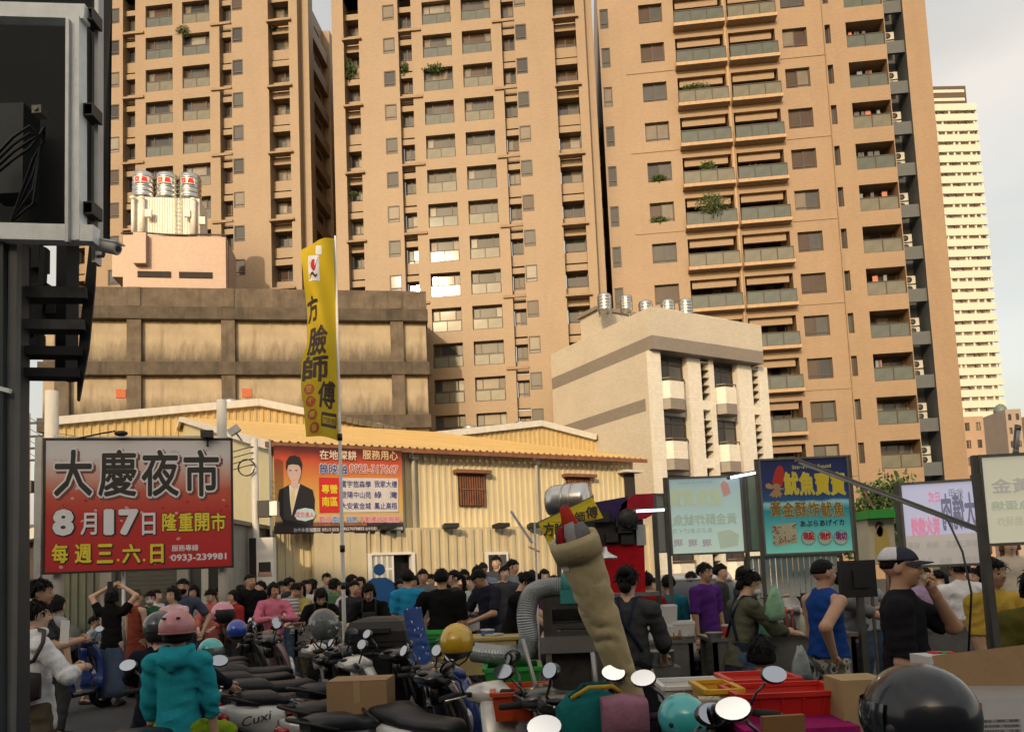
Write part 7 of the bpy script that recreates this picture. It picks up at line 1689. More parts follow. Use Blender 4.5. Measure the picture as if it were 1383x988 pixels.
# folded parasols
def sleeve_parasol(p0, p1, r0, r1, m, label, fold=True):
    """closed parasol in a canvas sleeve, creased across"""
    p0, p1 = Vector(p0), Vector(p1); L_ = (p1 - p0).length; q = (p1 - p0).to_track_quat('Z', 'Y')
    root = empty('parasol', p0, 0, label, 'parasol'); root.rotation_mode = 'QUATERNION'; root.rotation_quaternion = q
    n, k = 32, 90; rings = []
    for j in range(k + 1):
        t = j / k; r_ = r0 + (r1 - r0) * t; ring = []
        cr_ = math.exp(-((t - .48) / .22) ** 2)
        for i in range(n):
            a = 2 * math.pi * i / n
            f = 1 + .09 * noise.noise(Vector((math.cos(a) * 1.2, math.sin(a) * 1.2, t * 4))) + (.05 + .20 * cr_) * (abs(math.sin(t * 23 + 2.2 * math.sin(a + 1) + 3 * noise.noise(Vector((math.cos(a), math.sin(a), t * 5))))) ** .6 - .6) * (0.65 + .35 * math.sin(2 * a + 9 * t)) + .04 * math.sin(3 * a + 7 * t)
            ring.append((r_ * f * math.cos(a) * 1.08, r_ * f * math.sin(a) * .9, L_ * t + .015 * math.cos(a - .6) * cr_))
        rings.append(ring)
    b = MB(); b.loft(rings); b.build('sleeve', m, root)
    return root, L_
m_canvas = mat('khaki_canvas', (.42, .35, .20), .9, var=.15, scale=10, bump=.2, bscale=60)
pr, pl = sleeve_parasol(B(858, 956, 4.2), B(774, 728, 4.0), .066, .118, m_canvas, 'large folded parasol in a creased khaki sleeve leaning left')
b = MB()
b.loft([[(.132 * k * math.cos(a) * 1.05, .132 * k * math.sin(a) * .9, pl + z) for a in [q * .2618 for q in range(24)]] for z, k in ((-.10, 1.0), (-.02, 1.05), (.02, 1.0), (.0, .86), (-.04, .8))]); b.build('cuff', m_canvas, pr)
for i, (dx, dy, tl, c) in enumerate(((-.04, -.03, .10, (.04, .045, .05)), (0, -.045, .13, (.25, .015, .02)), (.035, -.02, .15, (.25, .25, .26)), (.05, .03, .12, (.15, .15, .16)), (-.01, .03, .2, (.2, .2, .21)), (.02, .0, .27, (.35, .03, .02)))):
    b = MB(); b.loft([[(dx + .02 * k * math.cos(a), dy + .05 * k * math.sin(a), pl - .12 + z) for a in [q * .628 for q in range(10)]] for z, k in ((0, 1), (.1 + tl * .4, 1), (.11 + tl * .7, .55))]); b.build('canopy_fold', cloth(c), pr)
b = MB(); b.box(-.03, .02, -.108, -.104, pl - .13, pl - .10); b.build('label_patch', mat('patch_white', (.6, .6, .58), .7), pr)
m_bluep = mat('blue_print_cloth', (.02, .06, .24), .8, var=.1)
_t = m_bluep.node_tree; _v = _t.nodes.new('ShaderNodeTexVoronoi'); _v.inputs['Scale'].default_value = 22; _rr = _t.nodes.new('ShaderNodeValToRGB'); _rr.color_ramp.elements[0].color = (.55, .58, .66, 1); _rr.color_ramp.elements[1].color = (.02, .06, .24, 1); _rr.color_ramp.elements[0].position = .14; _rr.color_ramp.elements[1].position = .2
_c = _t.nodes.new('ShaderNodeTexCoord'); _mp = _t.nodes.new('ShaderNodeMapping'); _mp.inputs['Scale'].default_value = (1.6, 1, .7); _t.links.new(_c.outputs['Object'], _mp.inputs['Vector']); _t.links.new(_mp.outputs['Vector'], _v.inputs['Vector']); _t.links.new(_v.outputs['Distance'], _rr.inputs['Fac']); _t.links.new(_rr.outputs['Color'], _t.nodes['Principled BSDF'].inputs['Base Color'])
sleeve_parasol(B(578, 925, 6.6), B(556, 822, 6.7), .085, .08, m_bluep, 'folded parasol in blue patterned cloth standing by the green tub')
# silver flexible duct, blower and hood
def duct(pts, r, label, n=120):
    pts = [Vector(p) for p in pts]; P = []
    for i in range(len(pts) - 1):
        p0, p1, p2, p3 = pts[max(i - 1, 0)], pts[i], pts[i + 1], pts[min(i + 2, len(pts) - 1)]
        for k in range(n // (len(pts) - 1)):
            t = k / (n // (len(pts) - 1)); P.append(.5 * ((2 * p1) + (p2 - p0) * t + (2 * p0 - 5 * p1 + 4 * p2 - p3) * t * t + (3 * p1 - p0 - 3 * p2 + p3) * t ** 3))
    P.append(pts[-1]); b = MB(); b.tube(P, [r * (1.0 if (i // 1) % 2 else .92) for i in range(len(P))], 18, sm=False)
    return tag(b.build('flexible_duct', mat('duct_foil', (.30, .32, .33), .4, .55, var=.15, scale=10)), label, 'duct')
duct([B(770, 793, 5.3), B(740, 793, 5.3), B(718, 803, 5.25), B(711, 830, 5.2), B(714, 862, 5.2), B(706, 882, 5.2), B(680, 884, 5.25), B(640, 880, 5.4)], .068, 'silver corrugated exhaust duct bending round the hood', 160)
def hood():
    d = 5.15; a = B(735, 885, d); w = B(808, 885, d).x - a.x; root = empty('roasting_hood', (a.x, d, 0), R(-4), 'sooty steel roasting hood with teal blower beside the duct', 'stove'); Z = lambda py: B(770, py, d).z
    z0, z1, z2 = Z(880), Z(858), Z(808)
    b = MB(); b.wall(0, w, z1, z2, [(w * .18, w * .78, Z(842), Z(822), .25), (w * .25, w * .85, Z(855), Z(849), .02)], y=.06); b.quad((0, .06, z2), (w, .06, z2), (w * .85, .34, z2 + .09), (w * .15, .34, z2 + .09)); b.quad((0, .06, z1), (0, .06, z2), (0, .5, z2), (0, .5, z1)); b.quad((w, .06, z1), (w, .5, z1), (w, .5, z2), (w, .06, z2)); b.quad((0, .5, z1), (0, .5, z2), (w, .5, z2), (w, .5, z1)); b.build('hood', m_soot, root)
    b = MB(); b.box(-.02, w + .02, -.04, .5, z0, z1 - .002); b.build('work_shelf', m_stain, root)
    b = MB(); b.box(.02, w - .02, .05, .48, .1, z0 - .002); b.build('cabinet', m_soot, root)
    for x in (.03, w - .03): b = MB(); b.box(x - .02, x + .02, -.02, .02, 0, z0 - .002); b.build('leg', m_stain, root)
    b = MB(); p = B(760, 790, 5.3); lx = p.x - a.x; b.tube([(lx - .02, .15, p.z), (lx + .10, .15, p.z)], .085, 18); b.box(lx - .03, lx + .14, .05, .25, p.z - .12, p.z - .03); b.build('blower', mat('teal_paint', (.02, .20, .20), .5, var=.15), root)
    b = MB(); b.box(lx + .02, lx + .05, .3, .35, z2 + .05, z2 + .1); b.build('bracket', m_stain, root)
hood()
# drum, yellow cloth sign, dark machine and canopy behind it
def drum():
    c = B(765, 676, 6.8); root = empty('steel_drum', c, R(-25), 'shiny steel exhaust drum above the yellow cloth sign', 'drum')
    b = MB(); b.lathe([(.02, -.155), (.115, -.155), (.125, -.15), (.145, -.12), (.15, -.08), (.15, .17), (.14, .2), (.02, .21)], (0, 0, 0), 28, axis='X'); b.build('shell', m_steel, root)
    b = MB(); b.lathe([(.03, -.168), (.118, -.163), (.118, -.156)], (0, 0, 0), 24, axis='X'); b.build('end_cap', mat('cap_beige', (.62, .52, .40), .6), root)
    for x in (.0, .08): b = MB(); b.lathe([(.152, x - .008), (.157, x), (.152, x + .008)], (0, 0, 0), 28, axis='X', cap=False); b.build('hoop', m_band, root)
    b = MB(); b.bar((.05, .05, -.15), (.05, .05, -c.z), .05); b.build('support_post', m_post, root)
    fr = Frame(770, 720, 6.2, 0); C = [(727, 706), (800, 671), (815, 699), (780, 706), (748, 720), (752, 760)]
    root = empty('cloth_sign', B(727, 706, 6.2), 0, 'slanting yellow cloth sign with black brush characters behind the parasol', 'sign'); o = B(727, 706, 6.2)
    b = MB(); P = [B(px, py, 6.2 + .02 * (i % 2)) - o for i, (px, py) in enumerate(C)]; b.add(P, [(5, 4, 3, 2, 1, 0)]); b.add([p + Vector((0, .006, 0)) for p in P], [(0, 1, 2, 3, 4, 5)]); b.build('cloth', mat('sign_cloth', (.62, .50, .02), .8, var=.08), root)
    for ch, (a, b0, c_, d_) in (('方', (734, 705, 748, 724)), ('臉', (749, 705, 764, 722)), ('師', (777, 690, 790, 706)), ('傅', (791, 683, 807, 700))):
        p0, p1 = B(a, d_, 6.19) - o, B(c_, b0, 6.19) - o; t_ = text(ch, (p0.x + p1.x) / 2, (p0.z + p1.z) / 2, p1.x - p0.x, p1.z - p0.z, -.014, ink_br, root, .03)
    b = MB(); p = B(750, 744, 6.19) - o; b.add([(p.x + .03 * math.cos(a), -.014, p.z + .03 * math.sin(a)) for a in [q * .4 for q in range(16)]], [tuple(reversed(range(16)))]); b.build('printed_dot', mat('ink_orange', (.55, .16, .02), .6), root)
    b = MB(); b.bar(B(727, 706, 6.23) - o, B(801, 671, 6.23) - o, .02); b.bar(B(752, 700, 6.26) - o, Vector((B(752, 700, 6.26).x - o.x, .06, -o.z)), .035); b.build('sign_rail', m_post, root)
drum()
def canopy_stall():
    d = 7.6; o = B(845, 760, d); root = empty('canopy_stall', (o.x, d, 0), 0, 'stall with red and navy canopy, black fans and red cloth behind the parasol', 'stall'); V = lambda px, py, dd=0: B(px, py, d + dd) - Vector((o.x, d, 0))
    def sheet(pts, m, nm, t=.01): b = MB(); n = len(pts); b.add([V(*p) for p in pts] + [V(*p) + Vector((0, t, 0)) for p in pts], [tuple(reversed(range(n))), tuple(range(n, 2 * n))] + [(i, (i + 1) % n, n + (i + 1) % n, n + i) for i in range(n)]); b.build(nm, m, root)
    sheet([(803, 678), (848, 670), (846, 690), (832, 706), (812, 700)], cloth((.05, .03, .10)), 'navy_valance'); sheet([(832, 705), (840, 680), (857, 667), (883, 666), (883, 694), (872, 700)], cloth((.34, .02, .035)), 'red_valance', .02)
    sheet([(800, 737), (870, 733), (872, 800), (802, 800)], cloth((.42, .012, .02)), 'red_cloth'); q = random.Random(6)
    b = MB(); p0, p1 = V(790, 738, .05), V(868, 700, .05); b.box(p0.x, p1.x, .03, .5, p0.z, p1.z); b.build('machine_case', m_black, root)
    for i in range(7): b = MB(); px, py = q.uniform(795, 860), q.uniform(698, 735); p = V(px, py); s_ = q.uniform(.04, .09); b.box(p.x - s_, p.x + s_, -.05 - .01 * i, .02, p.z - s_ * .7, p.z + s_ * .7); b.build('machine_box', mat('machine_black', (.012, .012, .013), .5, var=.4, scale=8), root)
    b = MB(); p = V(848, 700, -.1); b.lathe([(.02, -.05), (.09, -.05), (.1, 0), (.08, .05)], p, 18, axis='Y'); 
    for k in range(8): a = k * .785; b.bar(p, (p.x + .09 * math.cos(a), p.y - .055, p.z + .09 * math.sin(a)), .008)
    b.build('fan', m_black, root)
    b = MB(); p = V(866, 722); b.box(p.x - .05, p.x + .04, -.03, .03, p.z - .1, p.z + .1); b.build('speaker_box', m_gal, root)
    for px in (800, 884): p = V(px, 700, .3); b = MB(); b.bar((p.x, p.y, 0), (p.x, p.y, V(px, 668, .3).z), .045); b.build('post', m_post, root)
    b = MB(); z = V(840, 800).z; b.box(V(798, 800).x, V(890, 800).x, -.05, .6, z - .04, z); b.build('counter', m_stain, root)
    b = MB(); p = B(818, 752, 6.7); p = p - Vector((o.x, d, 0)); b.lathe([(.10, -.02), (.10, .0), (.05, .03), (.02, .05), (.015, .09), (.0, .09)], p, 20); b.bar(p, (p.x, .0, p.z + .1), .012); b.build('dish_lamp', m_steel, root)
canopy_stall()
# lamps: lit tubes and thin stands
m_lit = mat('lit_tube', (.9, .95, 1.0), .3, var=0, emit=(.78, .92, 1.0), estr=2.2)
def tube_lamp(a, c, d0, d1, label, lit=True, r=.012, parent=None):
    p0, p1 = B(*a, d0), B(*c, d1); root = empty('tube_lamp', p0, 0, label, 'lamp'); q = p1 - p0
    MB().tube([(0, 0, 0), q], r, 10).build('tube', m_lit if lit else mat('dead_tube', (.34, .36, .36), .3), root); n = q.normalized()
    MB().bar(Vector((0, 0, r + .006)), q + Vector((0, 0, r + .006)), .03, .012).build('batten', m_alu, root)
    for p in (Vector((0, 0, 0)), q): MB().tube([p - n * .012, p + n * .012], r * 1.25, 8).build('end_cap', m_alu, root)
    return root
tube_lamp((857, 690), (899, 688), 6.8, 6.8, 'lit fluorescent tube at the left of the pale sign back'); tube_lamp((984, 645), (1021, 638), 6.9, 7.0, 'lit fluorescent tube across the top of the pale sign back')
tube_lamp((1076, 623), (1322, 716), 5.0, 4.4, 'long unlit tube lamp slanting in front of the squid sign', False, .011)
tube_lamp((1372, 610), (1375, 578), 4.6, 4.6, 'short lamp bracket over the cream board', False, .014)
def lamp_stand():
    p = B(723, 790, 6.4); root = empty('lamp_stand', (p.x, p.y, 0), 0, 'thin stand holding a slanted white lamp bar', 'lamp'); V = lambda px, py: B(px, py, 6.4) - Vector((p.x, p.y, 0))
    MB().tube([(0, 0, 0), V(722, 705)], .008, 8).build('stem', m_gal, root); MB().bar(V(690, 690), V(719, 733), .03, .02).build('lamp_bar', mat('lamp_white', (.42, .45, .52), .5), root); MB().bar(V(714, 738), V(729, 745), .012).build('clamp', m_gal, root)
    for a in (0, 2.1, 4.2): MB().tube([(0, 0, .35), (.3 * math.cos(a), .3 * math.sin(a), .005)], .008, 6).build('foot', m_gal, root)
lamp_stand()
# counters and wares
def counter(px0, px1, py, d, dep, m, label, ph=.03):
    a, c = B(px0, py, d), B(px1, py, d); w = c.x - a.x; root = empty('stall_counter', (a.x, d, 0), 0, label, 'table')
    MB().box(0, w, 0, dep, a.z - ph, a.z).build('top', m, root)
    for x in (.04, w - .04):
        for y_ in (.04, dep - .04): MB().bar((x, y_, 0), (x, y_, a.z - ph), .04).build('leg', m_post, root)
    MB().box(.02, w - .02, .02, .03, a.z - ph - .35, a.z - ph - .002).build('apron_board', m, root)
    return a, w
counter(508, 705, 867, 8.2, .6, m_board, 'plywood counter under the tubs and in front of the black tees'); counter(960, 1160, 862, 6.6, .5, m_stain, 'steel counter laden with sauce bottles by the blue vest'); counter(858, 940, 866, 6.7, .5, m_stain, 'steel counter with takeaway boxes behind the pale sign posts')
counter(1240, 1345, 848, 6.6, .5, m_stain, 'counter behind the paper price card'); counter(395, 560, 846, 10.0, .6, m_stain, 'long counter where the aproned workers stand')
def bottle(px, py, d, h, m, capm, label):
    p = B(px, py, d); root = empty('sauce_bottle', p, 0, label, 'bottle'); MB().lathe([(.028, 0), (.03, .01), (.03, h * .68), (.012, h * .85), (.012, h * .92)], (0, 0, 0), 12).build('body', m, root); MB().lathe([(.014, h * .9), (.013, h), (.003, h * 1.12)], (0, 0, 0), 10).build('cap', capm, root)
for px, h, c, cc, lb in ((1042, .17, (.03, .3, .05), (.05, .4, .1), 'green sauce bottle at the left of the bottle row'), (1050, .16, (.45, .12, .02), (.5, .02, .02), 'orange-red sauce bottle with red cap'), (1058, .15, (.11, .10, .07), (.35, .35, .33), 'dark sauce jar with grey lid in front'), (1064, .20, (.12, .035, .02), (.5, .02, .02), 'tall brown sauce bottle with red cap'), (1072, .18, (.10, .03, .035), (.3, .05, .05), 'maroon sauce bottle beside the vest'), (1085, .2, (.45, .45, .35), (.5, .5, .45), 'pale squeeze bottle nearest the vest')): bottle(px, 862 + (5 if px == 1058 else 0), 6.85 if px != 1058 else 6.68, h * 1.2, mat('sauce_%d' % px, c, .35, var=.15), mat('scap_%d' % px, cc, .5), lb)
def bags():
    p = B(1018, 860, 6.85); root = empty('bag_stack', p, 0, 'tall stack of pale green plastic bags on the counter', 'bags'); q = random.Random(9)
    for i in range(14): MB().box(-.13 + q.uniform(-.015, .015), .13 + q.uniform(-.015, .015), -.1, .1, i * .017, i * .017 + .0155).build('bag_bundle', mat('mint_plastic', (.16, .42, .22), .5, var=.2), root)
    p = B(1030, 838, 5.2); b = MB(); n = 12; vs = [(0, 0, .05)] + [(.09 * math.cos(a) * (1 + .3 * math.sin(3 * a)), .03 * math.sin(2 * a), -.06 + .10 * math.sin(a) * (1 + .2 * math.sin(5 * a))) for a in [q_ * .5236 for q_ in range(n)]]; b.add(vs, [(0, 1 + i, 1 + (i + 1) % n) for i in range(n)], sm=True)
    for px, py, d, lb in ((1082, 895, 6.4, 'clear plastic carrier bag hanging from the counter by the vest'), (1046, 815, 6.4, 'thin green plastic bag held up in a hand')):
        p = B(px, py, d); b = MB(); rings = []
        for z, k in ((.14, .3), (.08, .6), (0, 1), (-.08, 1.1), (-.13, .8)): rings.append([(.075 * k * math.cos(a) * (1 + .15 * math.sin(3 * a + z * 30)), .035 * k * math.sin(a), z + .01 * math.sin(4 * a)) for a in [j * .524 for j in range(12)]])
        b.loft(rings[::-1]); tag(b.build('plastic_bag', mat('bag_%d' % px, (.40, .46, .48) if px > 1060 else (.25, .48, .30), .3, var=.25, scale=20, bump=.6, bscale=25, alpha=.75), None, p), lb, 'bag')
bags()
for i, (px, py, w_) in enumerate(((887, 862, .09), (897, 862, .08), (905, 850, .06), (922, 858, .1))):
    p = B(px, py, 6.9); b = MB(); b.loft([[(x * k, y * k, z) for x, y in ((-w_, -.07), (w_, -.07), (w_, .07), (-w_, .07))] for z, k in ((0, .8), (.10 if i != 2 else .2, 1), (.105 if i != 2 else .205, 1.03), (.13 if i != 2 else .22, .95))], sm=False); tag(b.build('takeaway_box', m_cardw, None, p), ['white takeaway box at the left end of the steel counter', 'white takeaway box second on the steel counter', 'tall upright white takeaway box on the steel counter', 'broad white takeaway box by the purple tee'][i], 'box', 'takeaway boxes')
# pots on low burners near the purple tee
p = B(893, 898, 6.2); root = empty('cooking_pot', (p.x, p.y, 0), 0, 'steel cooking pot on a square burner by the posts', 'pot'); MB().lathe([(.095, p.z), (.105, p.z + .02), (.105, p.z + .11), (.115, p.z + .115), (.09, p.z + .12)], (0, 0, 0), 20).build('pot', m_stain, root); MB().box(-.13, .13, -.13, .13, .1, p.z - .002).build('burner', m_stain, root)
# cartons at the right edge
r, w_, h_, dp = carton(1308, 1425, 939, 1010, 2.9, .14, m_cardw, 'white shipping carton with red round emblem and printed table', True, -4)
b = MB(); b.box(-w_ / 2 + .012, -w_ / 2 + .065, -.003, -.0005, h_ - .05, h_ - .015); b.build('red_emblem', ink_r, r); o = text('◎', -w_ / 2 + .0385, h_ - .0325, .026, .026, -.004, ink_w, r, .01)
for i in range(4): b = MB(); z = h_ - .075 - i * .018; b.box(-w_ / 2 + .06, -w_ / 2 + .195, -.002, -.0005, z - .012, z); b.build('print_row', mat('print_grey', (.30, .30, .32), .7), r); text(['品名　規格　數量', '製造日期　有效期限', '保存方法　冷凍', '重量　公斤'][i], -w_ / 2 + .1275, z - .006, .12, .008, -.003, ink_k, r, .0)
text('台灣製造　請小心輕放　勿重壓', -w_ / 2 + .13, h_ - .16, .14, .014, -.003, ink_b, r, .02)
for sgn, ang in ((-1, 60), (1, 35)): pass
b = MB(); b.add([(-w_ / 2, 0, h_), (w_ / 2, 0, h_), (w_ / 2, .16, h_ + .02), (-w_ / 2 + .01, .16, h_ + .03)], [(0, 1, 2, 3)]); b.build('flap', mat('card_dim', (.26, .24, .22), .85), r)
b = MB(); b.add([(-w_ / 2 - .01, dp, h_), (w_ / 2, dp, h_), (w_ / 2, dp + .03, h_ + .17), (-w_ / 2 - .02, dp + .03, h_ + .14)], [(0, 1, 2, 3)]); b.build('flap', m_cardb, r)
r, w_, h_, dp = carton(1258, 1301, 884, 950, 3.6, .15, m_cardw, 'white card box with handwritten blue price characters', False, 3)
text('黃金', 0, h_ * .62, .035, .05, -.002, ink_b, r, .01); o = text('$', -w_ * .32, h_ * .8, .015, .03, -.002, ink_r, r, .01); text('魚蛋', .035, h_ * .58, .035, .05, -.002, ink_b, r, .01)
r, w_, h_, dp = carton(1142, 1200, 916, 990, 3.75, .22, mat('ply_board', (.36, .25, .12), .8, var=.2, stain=(.3, 6, (.2, .13, .06))), 'plywood crate standing by the black tee', False, 0)
for i, (px, c, lb) in enumerate(((1262, (.5, .02, .02), 'red packet on top of the counter behind the price card'), (1270, (.03, .3, .06), 'green packet on top of the counter behind the price card'), (1281, (.5, .03, .02), 'second red packet beside the green one'))): p = B(px, 884, 3.7); tag(MB().box(-.018, .018, -.03, .03, 0, .016).build('snack_packet', mat('packet_%d' % i, c, .4), None, p), lb, 'packet', 'snack packets')
# things people hold
p = Vector((math.cos(R(62)) * 0 - math.sin(R(62)) * -.135, math.cos(R(62)) * -.135, 1.54)) * CM.scale[0] + CM.location
root = empty('snack', p, 0, 'pale green snack held to the mouth of the capped person', 'food'); b = MB(); b.ell((0, 0, 0), (.028, .022, .022), 12, 8); b.build('bite', mat('snack_white', (.6, .58, .45), .7, var=.2, scale=60), root); b = MB(); b.ell((.018, .002, .004), (.018, .02, .018), 10, 7); b.build('wrapper', mat('snack_green', (.16, .42, .08), .5), root)
p = B(149, 792, 11.0); tag(MB().box(-.04, .04, -.006, .006, -.075, .075).build('phone', m_black, None, p), 'black phone raised overhead by the denim-skirted figure', 'phone')
p = B(84, 852, 6.0); tag(MB().add([(-.02, 0, -.09), (.07, -.04, -.09), (.08, -.04, .08), (-.01, 0, .09), (-.02, .002, -.09), (.07, -.038, -.09), (.08, -.038, .08), (-.01, .002, .09)], [(0, 1, 2, 3), (7, 6, 5, 4)]).build('paper', mat('paper_white', (.62, .62, .6), .8), None, p), 'sheet of white paper in the hands of the far left reader', 'paper')
def shoulder_bag():
    p = B(24, 925, 5.2); root = empty('shoulder_bag', p, R(20), 'dark brown shoulder bag worn by the white hooded figure', 'bag'); m = mat('bag_leather', (.022, .012, .012), .5, var=.3)
    MB().loft(smooth_loft([(-.13, .035, -.10, .07, .5), (0, .06, -.13, .09, .5), (.13, .035, -.10, .07, .5)])).build('pouch', m, root)
    a = Vector((0, 0, .08)); MB().tube([a + Vector((-.11, 0, 0)), B(34, 893, 5.1) - p, B(47, 868, 5.12) - p, B(57, 852, 5.22) - p, B(60, 848, 5.4) - p], .014, 6).build('strap', m, root)
shoulder_bag()
# blue cut-out toilet figure
p = B(514, 830, 12); root = empty('figure_sign', (p.x, 12, 0), R(8), 'flat blue cut-out figure sign at the container door', 'sign'); zt = B(513, 759, 12).z; m_fb = mat('sign_blue', (.015, .11, .33), .5)
MB().lathe([(.09, -.01), (.09, .01)], (0, 0, zt - .11), 20, axis='Y').build('head', m_fb, root)
MB().prism([(-.2, 1.0), (.2, 1.0), (.235, zt - .4), (.19, zt - .29), (.1, zt - .235), (-.1, zt - .235), (-.19, zt - .29), (-.235, zt - .4)], -.01, .01).build('torso', m_fb, root); MB().box(-.16, -.02, -.01, .01, 0, .998).build('leg', m_fb, root); MB().box(.02, .16, -.01, .01, 0, .998).build('leg', m_fb, root)
# white sheet strips behind the squid sign, screens, poster stall
p = B(1075, 790, 7.6); root = empty('hanging_strips', (p.x - .45, 7.6, 0), 0, 'row of hanging white plastic strips behind the squid sign', 'curtain'); zt, zb = B(1075, 752, 7.6).z, B(1075, 805, 7.6).z
for i in range(16): MB().box(.055 * i, .055 * i + .046, .0, .012, zb + .03 * (i % 3 == 0), zt).build('strip', mat('strip_white', (.50, .52, .52), .6, var=.1), root)
MB().box(-.03, .92, -.01, .02, zt, zt + .03).build('rail', m_alu, root); MB().bar((-.02, .01, 0), (-.02, .01, zt), .03).build('post', m_post, root); MB().bar((.91, .01, 0), (.91, .01, zt), .03).build('post', m_post, root)
p = B(1162, 790, 6.6); root = empty('display_screen', (p.x, 6.6, 0), 0, 'dark display screen turned away behind the blue vest', 'screen'); zt, zb = B(1162, 756, 6.6).z, B(1162, 806, 6.6).z; MB().box(-.16, .14, 0, .06, zb, zt).build('case', m_black, root); MB().box(-.06, .06, -.02, -.002, zb + .08, zt - .08).build('mount_plate', m_eng, root); MB().bar((0, .03, 0), (0, .03, zb), .05).build('stand', m_post, root)
p = B(1193, 735, 9); root = empty('poster_stall', (p.x, 9, 0), 0, 'cream poster stall with bright green awning left of the lilac board', 'stall'); zt, zb = B(1193, 700, 9).z, B(1193, 762, 9).z
MB().box(-.16, .14, 0, .3, zb, zt).build('poster', mat('poster_cream', (.52, .47, .34), .6), root); MB().loft([[(x, y, z) for x, y in ((-.2, -.15), (.2, -.15), (.2, .35), (-.2, .35))] for z in (zt + .002, zt + .1)], sm=False).build('awning', mat('awning_green', (.03, .32, .04), .6), root)
MB().box(-.14, -.11, .1, .13, 0, zb - .002).build('leg', m_post, root); MB().box(.09, .12, .1, .13, 0, zb - .002).build('leg', m_post, root)
for nm, c, (cx, cz, rx, rz_) in (('print_hair', (.05, .03, .02), (-.03, .83, .05, .06)), ('print_face', (.5, .3, .2), (-.03, .74, .04, .07)), ('print_robe', (.5, .38, .1), (-.01, .35, .09, .27))): b = MB(); b.add([(cx + rx * math.cos(a), -.004 if nm != 'print_hair' else -.003, zb + (zt - zb) * cz + rz_ * math.sin(a)) for a in [q * .3927 for q in range(16)]], [tuple(reversed(range(16)))]); b.build(nm, mat(nm + '_p', c, .6), root)
# cars half seen behind the crowd
def car(px, py, d, rz, col, label, L_=4.3):
    p = B(px, py, d); root = empty('parked_car', (p.x, d, 0), R(rz), label, 'car', 'parked cars'); m = paint('car_%d' % px, col)
    MB().loft(smooth_loft([(-L_ / 2, .6, .45, .75, .6), (-L_ / 2 + .15, .8, .3, .92, .5), (-1.0, .87, .25, 1.0, .45), (1.0, .87, .25, .98, .45), (L_ / 2 - .3, .82, .28, .82, .5), (L_ / 2, .62, .4, .66, .6)], 18)).build('body', m, root)
    MB().loft(smooth_loft([(-1.75, .55, .9, 1.0, .6), (-1.2, .70, .92, 1.42, .5), (-.2, .72, .95, 1.50, .5), (.6, .70, .95, 1.40, .5), (1.3, .6, .9, 1.0, .6)], 18)).build('cabin', glass('car_glass', (.03, .035, .04)), root)
    MB().loft(smooth_loft([(-1.15, .62, 1.40, 1.44, .5), (-.2, .66, 1.47, 1.52, .5), (.55, .62, 1.38, 1.42, .5)], 18)).build('roof', m, root)
    for x in (-1.3, 1.3):
        for y in (-.8, .8): MB().lathe([(.2, -.1), (.31, -.1), (.31, .1), (.2, .1)], (x, y, .31), 20, axis='Y').build('wheel', m_tyre, root)
    for y in (-.6, .6): MB().ell((L_ / 2 - .08, y, .66), (.1, .18, .08), 10, 6).build('headlight', m_lens, root)
car(640, 800, 14.5, 165, (.06, .07, .10), 'dark hatchback half hidden behind the counter crowd'); car(930, 810, 13, 80, (.5, .5, .5), 'white car behind the pale sign posts'); car(842, 800, 14, 150, (.25, .27, .29), 'silver car behind the red cloth stall'); car(18, 800, 16, 100, (.35, .36, .37), 'pale van at the far left behind the sign housing posts', 4.0)
# chair back and backpack bits in the foreground
p = B(805, 955, 3.9); root = empty('backpack', p, R(10), 'teal backpack with yellow piping slumped on a scooter', 'backpack'); MB().loft(smooth_loft([(-.19, .07, -.14, .02, .6), (-.12, .11, -.18, .085, .6), (0, .12, -.2, .10, .6), (.1, .11, -.18, .06, .6), (.16, .06, -.14, .0, .6)])).build('sack', cloth((.01, .12, .12)), root)
for k in (-.07, .03): MB().tube([(-.14, k * .3 - .05, .065), (-.06, k - .03, .115), (.06, k - .02, .112), (.13, k * .3, .06)], .012, 6).build('piping', cloth((.42, .28, .04)) if k < 0 else cloth((.008, .06, .065)), root)
p = B(843, 950, 3.75); tag(MB().loft(smooth_loft([(-.11, .10, -.13, .03, .45), (.0, .11, -.14, .045, .45), (.10, .10, -.13, .03, .45)])).build('cushion', cloth((.26, .12, .17)), None, p), 'dusky pink cushion below the khaki parasol', 'cushion')
for i, (a, c, d) in enumerate((((706, 862), (728, 942), 4.7), ((800, 880), (806, 930), 4.6))): p0, p1 = B(*a, d), B(*c, d); tag(MB().tube([Vector((0, 0, 0)), p1 - p0, Vector((p1.x - p0.x + .02, 0, -p0.z))], .013, 8).build('stall_pole', m_stain, None, p0), ['slim steel pole beside the bright green crate', 'slim steel pole in front of the hood shelf'][i], 'pole', 'slim stall poles'); 
p = B(1060, 985, 3.3); root = empty('wooden_chair', (p.x, 3.3, 0), R(5), 'brown wooden chair back at the bottom edge by the red tub', 'chair'); zt = B(1060, 966, 3.3).z
MB().box(-.09, .09, 0, .03, zt - .10, zt).build('backrest', mat('chair_wood', (.20, .10, .035), .5, var=.2), root)
for x in (-.09, .07): MB().box(x, x + .02, .005, .025, 0, zt - .101).build('leg', M['chair_wood'], root)
MB().box(-.1, .1, .02, .24, .44, .47).build('seat', M['chair_wood'], root)
p = B(1105, 985, 3.6); root = empty('draped_table', (p.x, 3.62, 0), 0, 'low table under magenta cloth carrying the red tub', 'table'); zt = B(1105, 974, 3.75).z; MB().box(-.33, .2, 0, .8, zt - .03, zt).build('top', cloth((.25, .012, .10)), root); MB().box(-.32, .19, .01, .02, .1, zt - .031).build('cloth_drop', cloth((.25, .012, .10)), root)
for x in (-.3, .17): MB().box(x, x + .03, .05, .08, 0, zt - .032).build('leg', m_post, root)
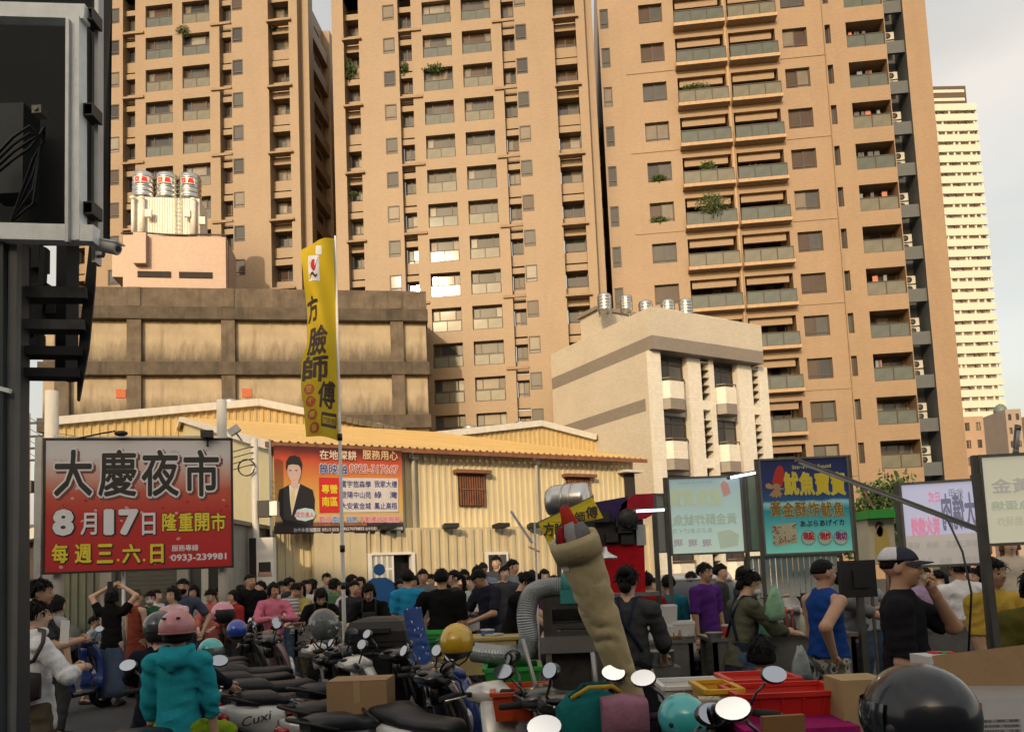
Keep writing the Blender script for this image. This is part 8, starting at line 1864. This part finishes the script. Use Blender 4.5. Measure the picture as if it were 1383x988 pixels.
# near stall post with cable at the right
p = B(1330, 800, 4.1); root = empty('stall_upright', (p.x, 4.1, 0), 0, 'near steel upright with dangling cable in front of the yellow tee', 'post'); a = B(1313, 640, 4.1) - Vector((p.x, 4.1, 0)); MB().bar((.06, 0, 0), (a.x + .02, 0, a.z), .035, .035, up=(0, 1, 0)).build('upright', m_post, root)
MB().tube([B(1280, 702, 4.35) - Vector((p.x, 4.1, 0)), B(1300, 745, 4.1) - Vector((p.x, 4.1, 0)), B(1312, 800, 4.1) - Vector((p.x, 4.1, 0)), B(1308, 880, 4.1) - Vector((p.x, 4.1, 0))], .006, 6).build('cable', m_black, root)
# emblem prints on shirts and aprons
for (o_, s, x, z, w_, h_, m, yy) in ((AP, '◘', 0, 1.22, .085, .10, ink_w, -.128), (AP, '方臉師傅', 0, 1.135, .09, .022, ink_y, -.128)): text(s, x, z, w_, h_, yy, m, o_, .01, name='printed_emblem')
text('卍'[0:0] or '✦', -.03, 1.22, .07, .12, -.148, mat('print_ivory', (.45, .42, .36), .8), YM, .01, name='printed_emblem')

q = random.Random(31)
CNAME = {(.5, .5, .48): 'off-white', (.45, .03, .02): 'red', (.03, .25, .06): 'green', (.5, .35, .05): 'ochre', (.05, .12, .3): 'blue', (.25, .25, .25): 'grey', (.35, .2, .1): 'brown'}
ORD = ['first', 'second', 'third', 'fourth', 'fifth', 'sixth', 'seventh', 'eighth', 'ninth', 'tenth', 'eleventh', 'twelfth']
def clutter(px0, px1, py, d, n, where, group):
    for i in range(n):
        p = B(px0 + (px1 - px0) * (i + q.uniform(.2, .8)) / n, py, d + q.uniform(.03, .3)); k = q.random(); c = q.choice(list(CNAME))
        kind = 'bowl' if k < .4 else 'lidded tub' if k < .75 else 'bottle'
        m = mat('ware_%02d%02d%02d' % tuple(int(v * 100) for v in c), c, .5, var=.2, scale=20)
        root = empty('bowl' if k < .4 else 'food_tub' if k < .75 else 'sauce_bottle', p, q.uniform(0, 3), '%s %s, %s from the left of the small wares %s' % (CNAME[c], kind, ORD[i], where), 'container', group)
        if k < .4: MB().lathe([(.05, 0), (.075, .05), (.08, .055), (.07, .052), (.045, .01)], (0, 0, 0), 14).build('dish', m, root)
        elif k < .75: w_ = q.uniform(.04, .09); h_ = q.uniform(.05, .14); MB().box(-w_, w_, -w_ * .7, w_ * .7, 0, h_).build('tub', m, root); MB().box(-w_ * 1.05, w_ * 1.05, -w_ * .75, w_ * .75, h_ + .001, h_ + .015).build('lid', mat('lid_pale', (.5, .5, .48), .5), root)
        else: h_ = q.uniform(.1, .2); MB().lathe([(.035, 0), (.036, h_ * .7), (.015, h_ * .85), (.015, h_)], (0, 0, 0), 12).build('glass', m, root)
clutter(962, 1156, 862, 6.62, 12, 'by the blue vest', 'wares on the vest counter')
clutter(860, 938, 866, 6.72, 6, 'by the takeaway boxes', 'wares on the takeaway counter')
clutter(600, 700, 867, 8.22, 8, 'on the plywood counter', 'wares on the plywood counter')
clutter(1242, 1340, 848, 6.62, 7, 'behind the price card', 'wares behind the price card')
clutter(400, 556, 846, 10.02, 10, 'before the aproned workers', 'wares on the long counter')
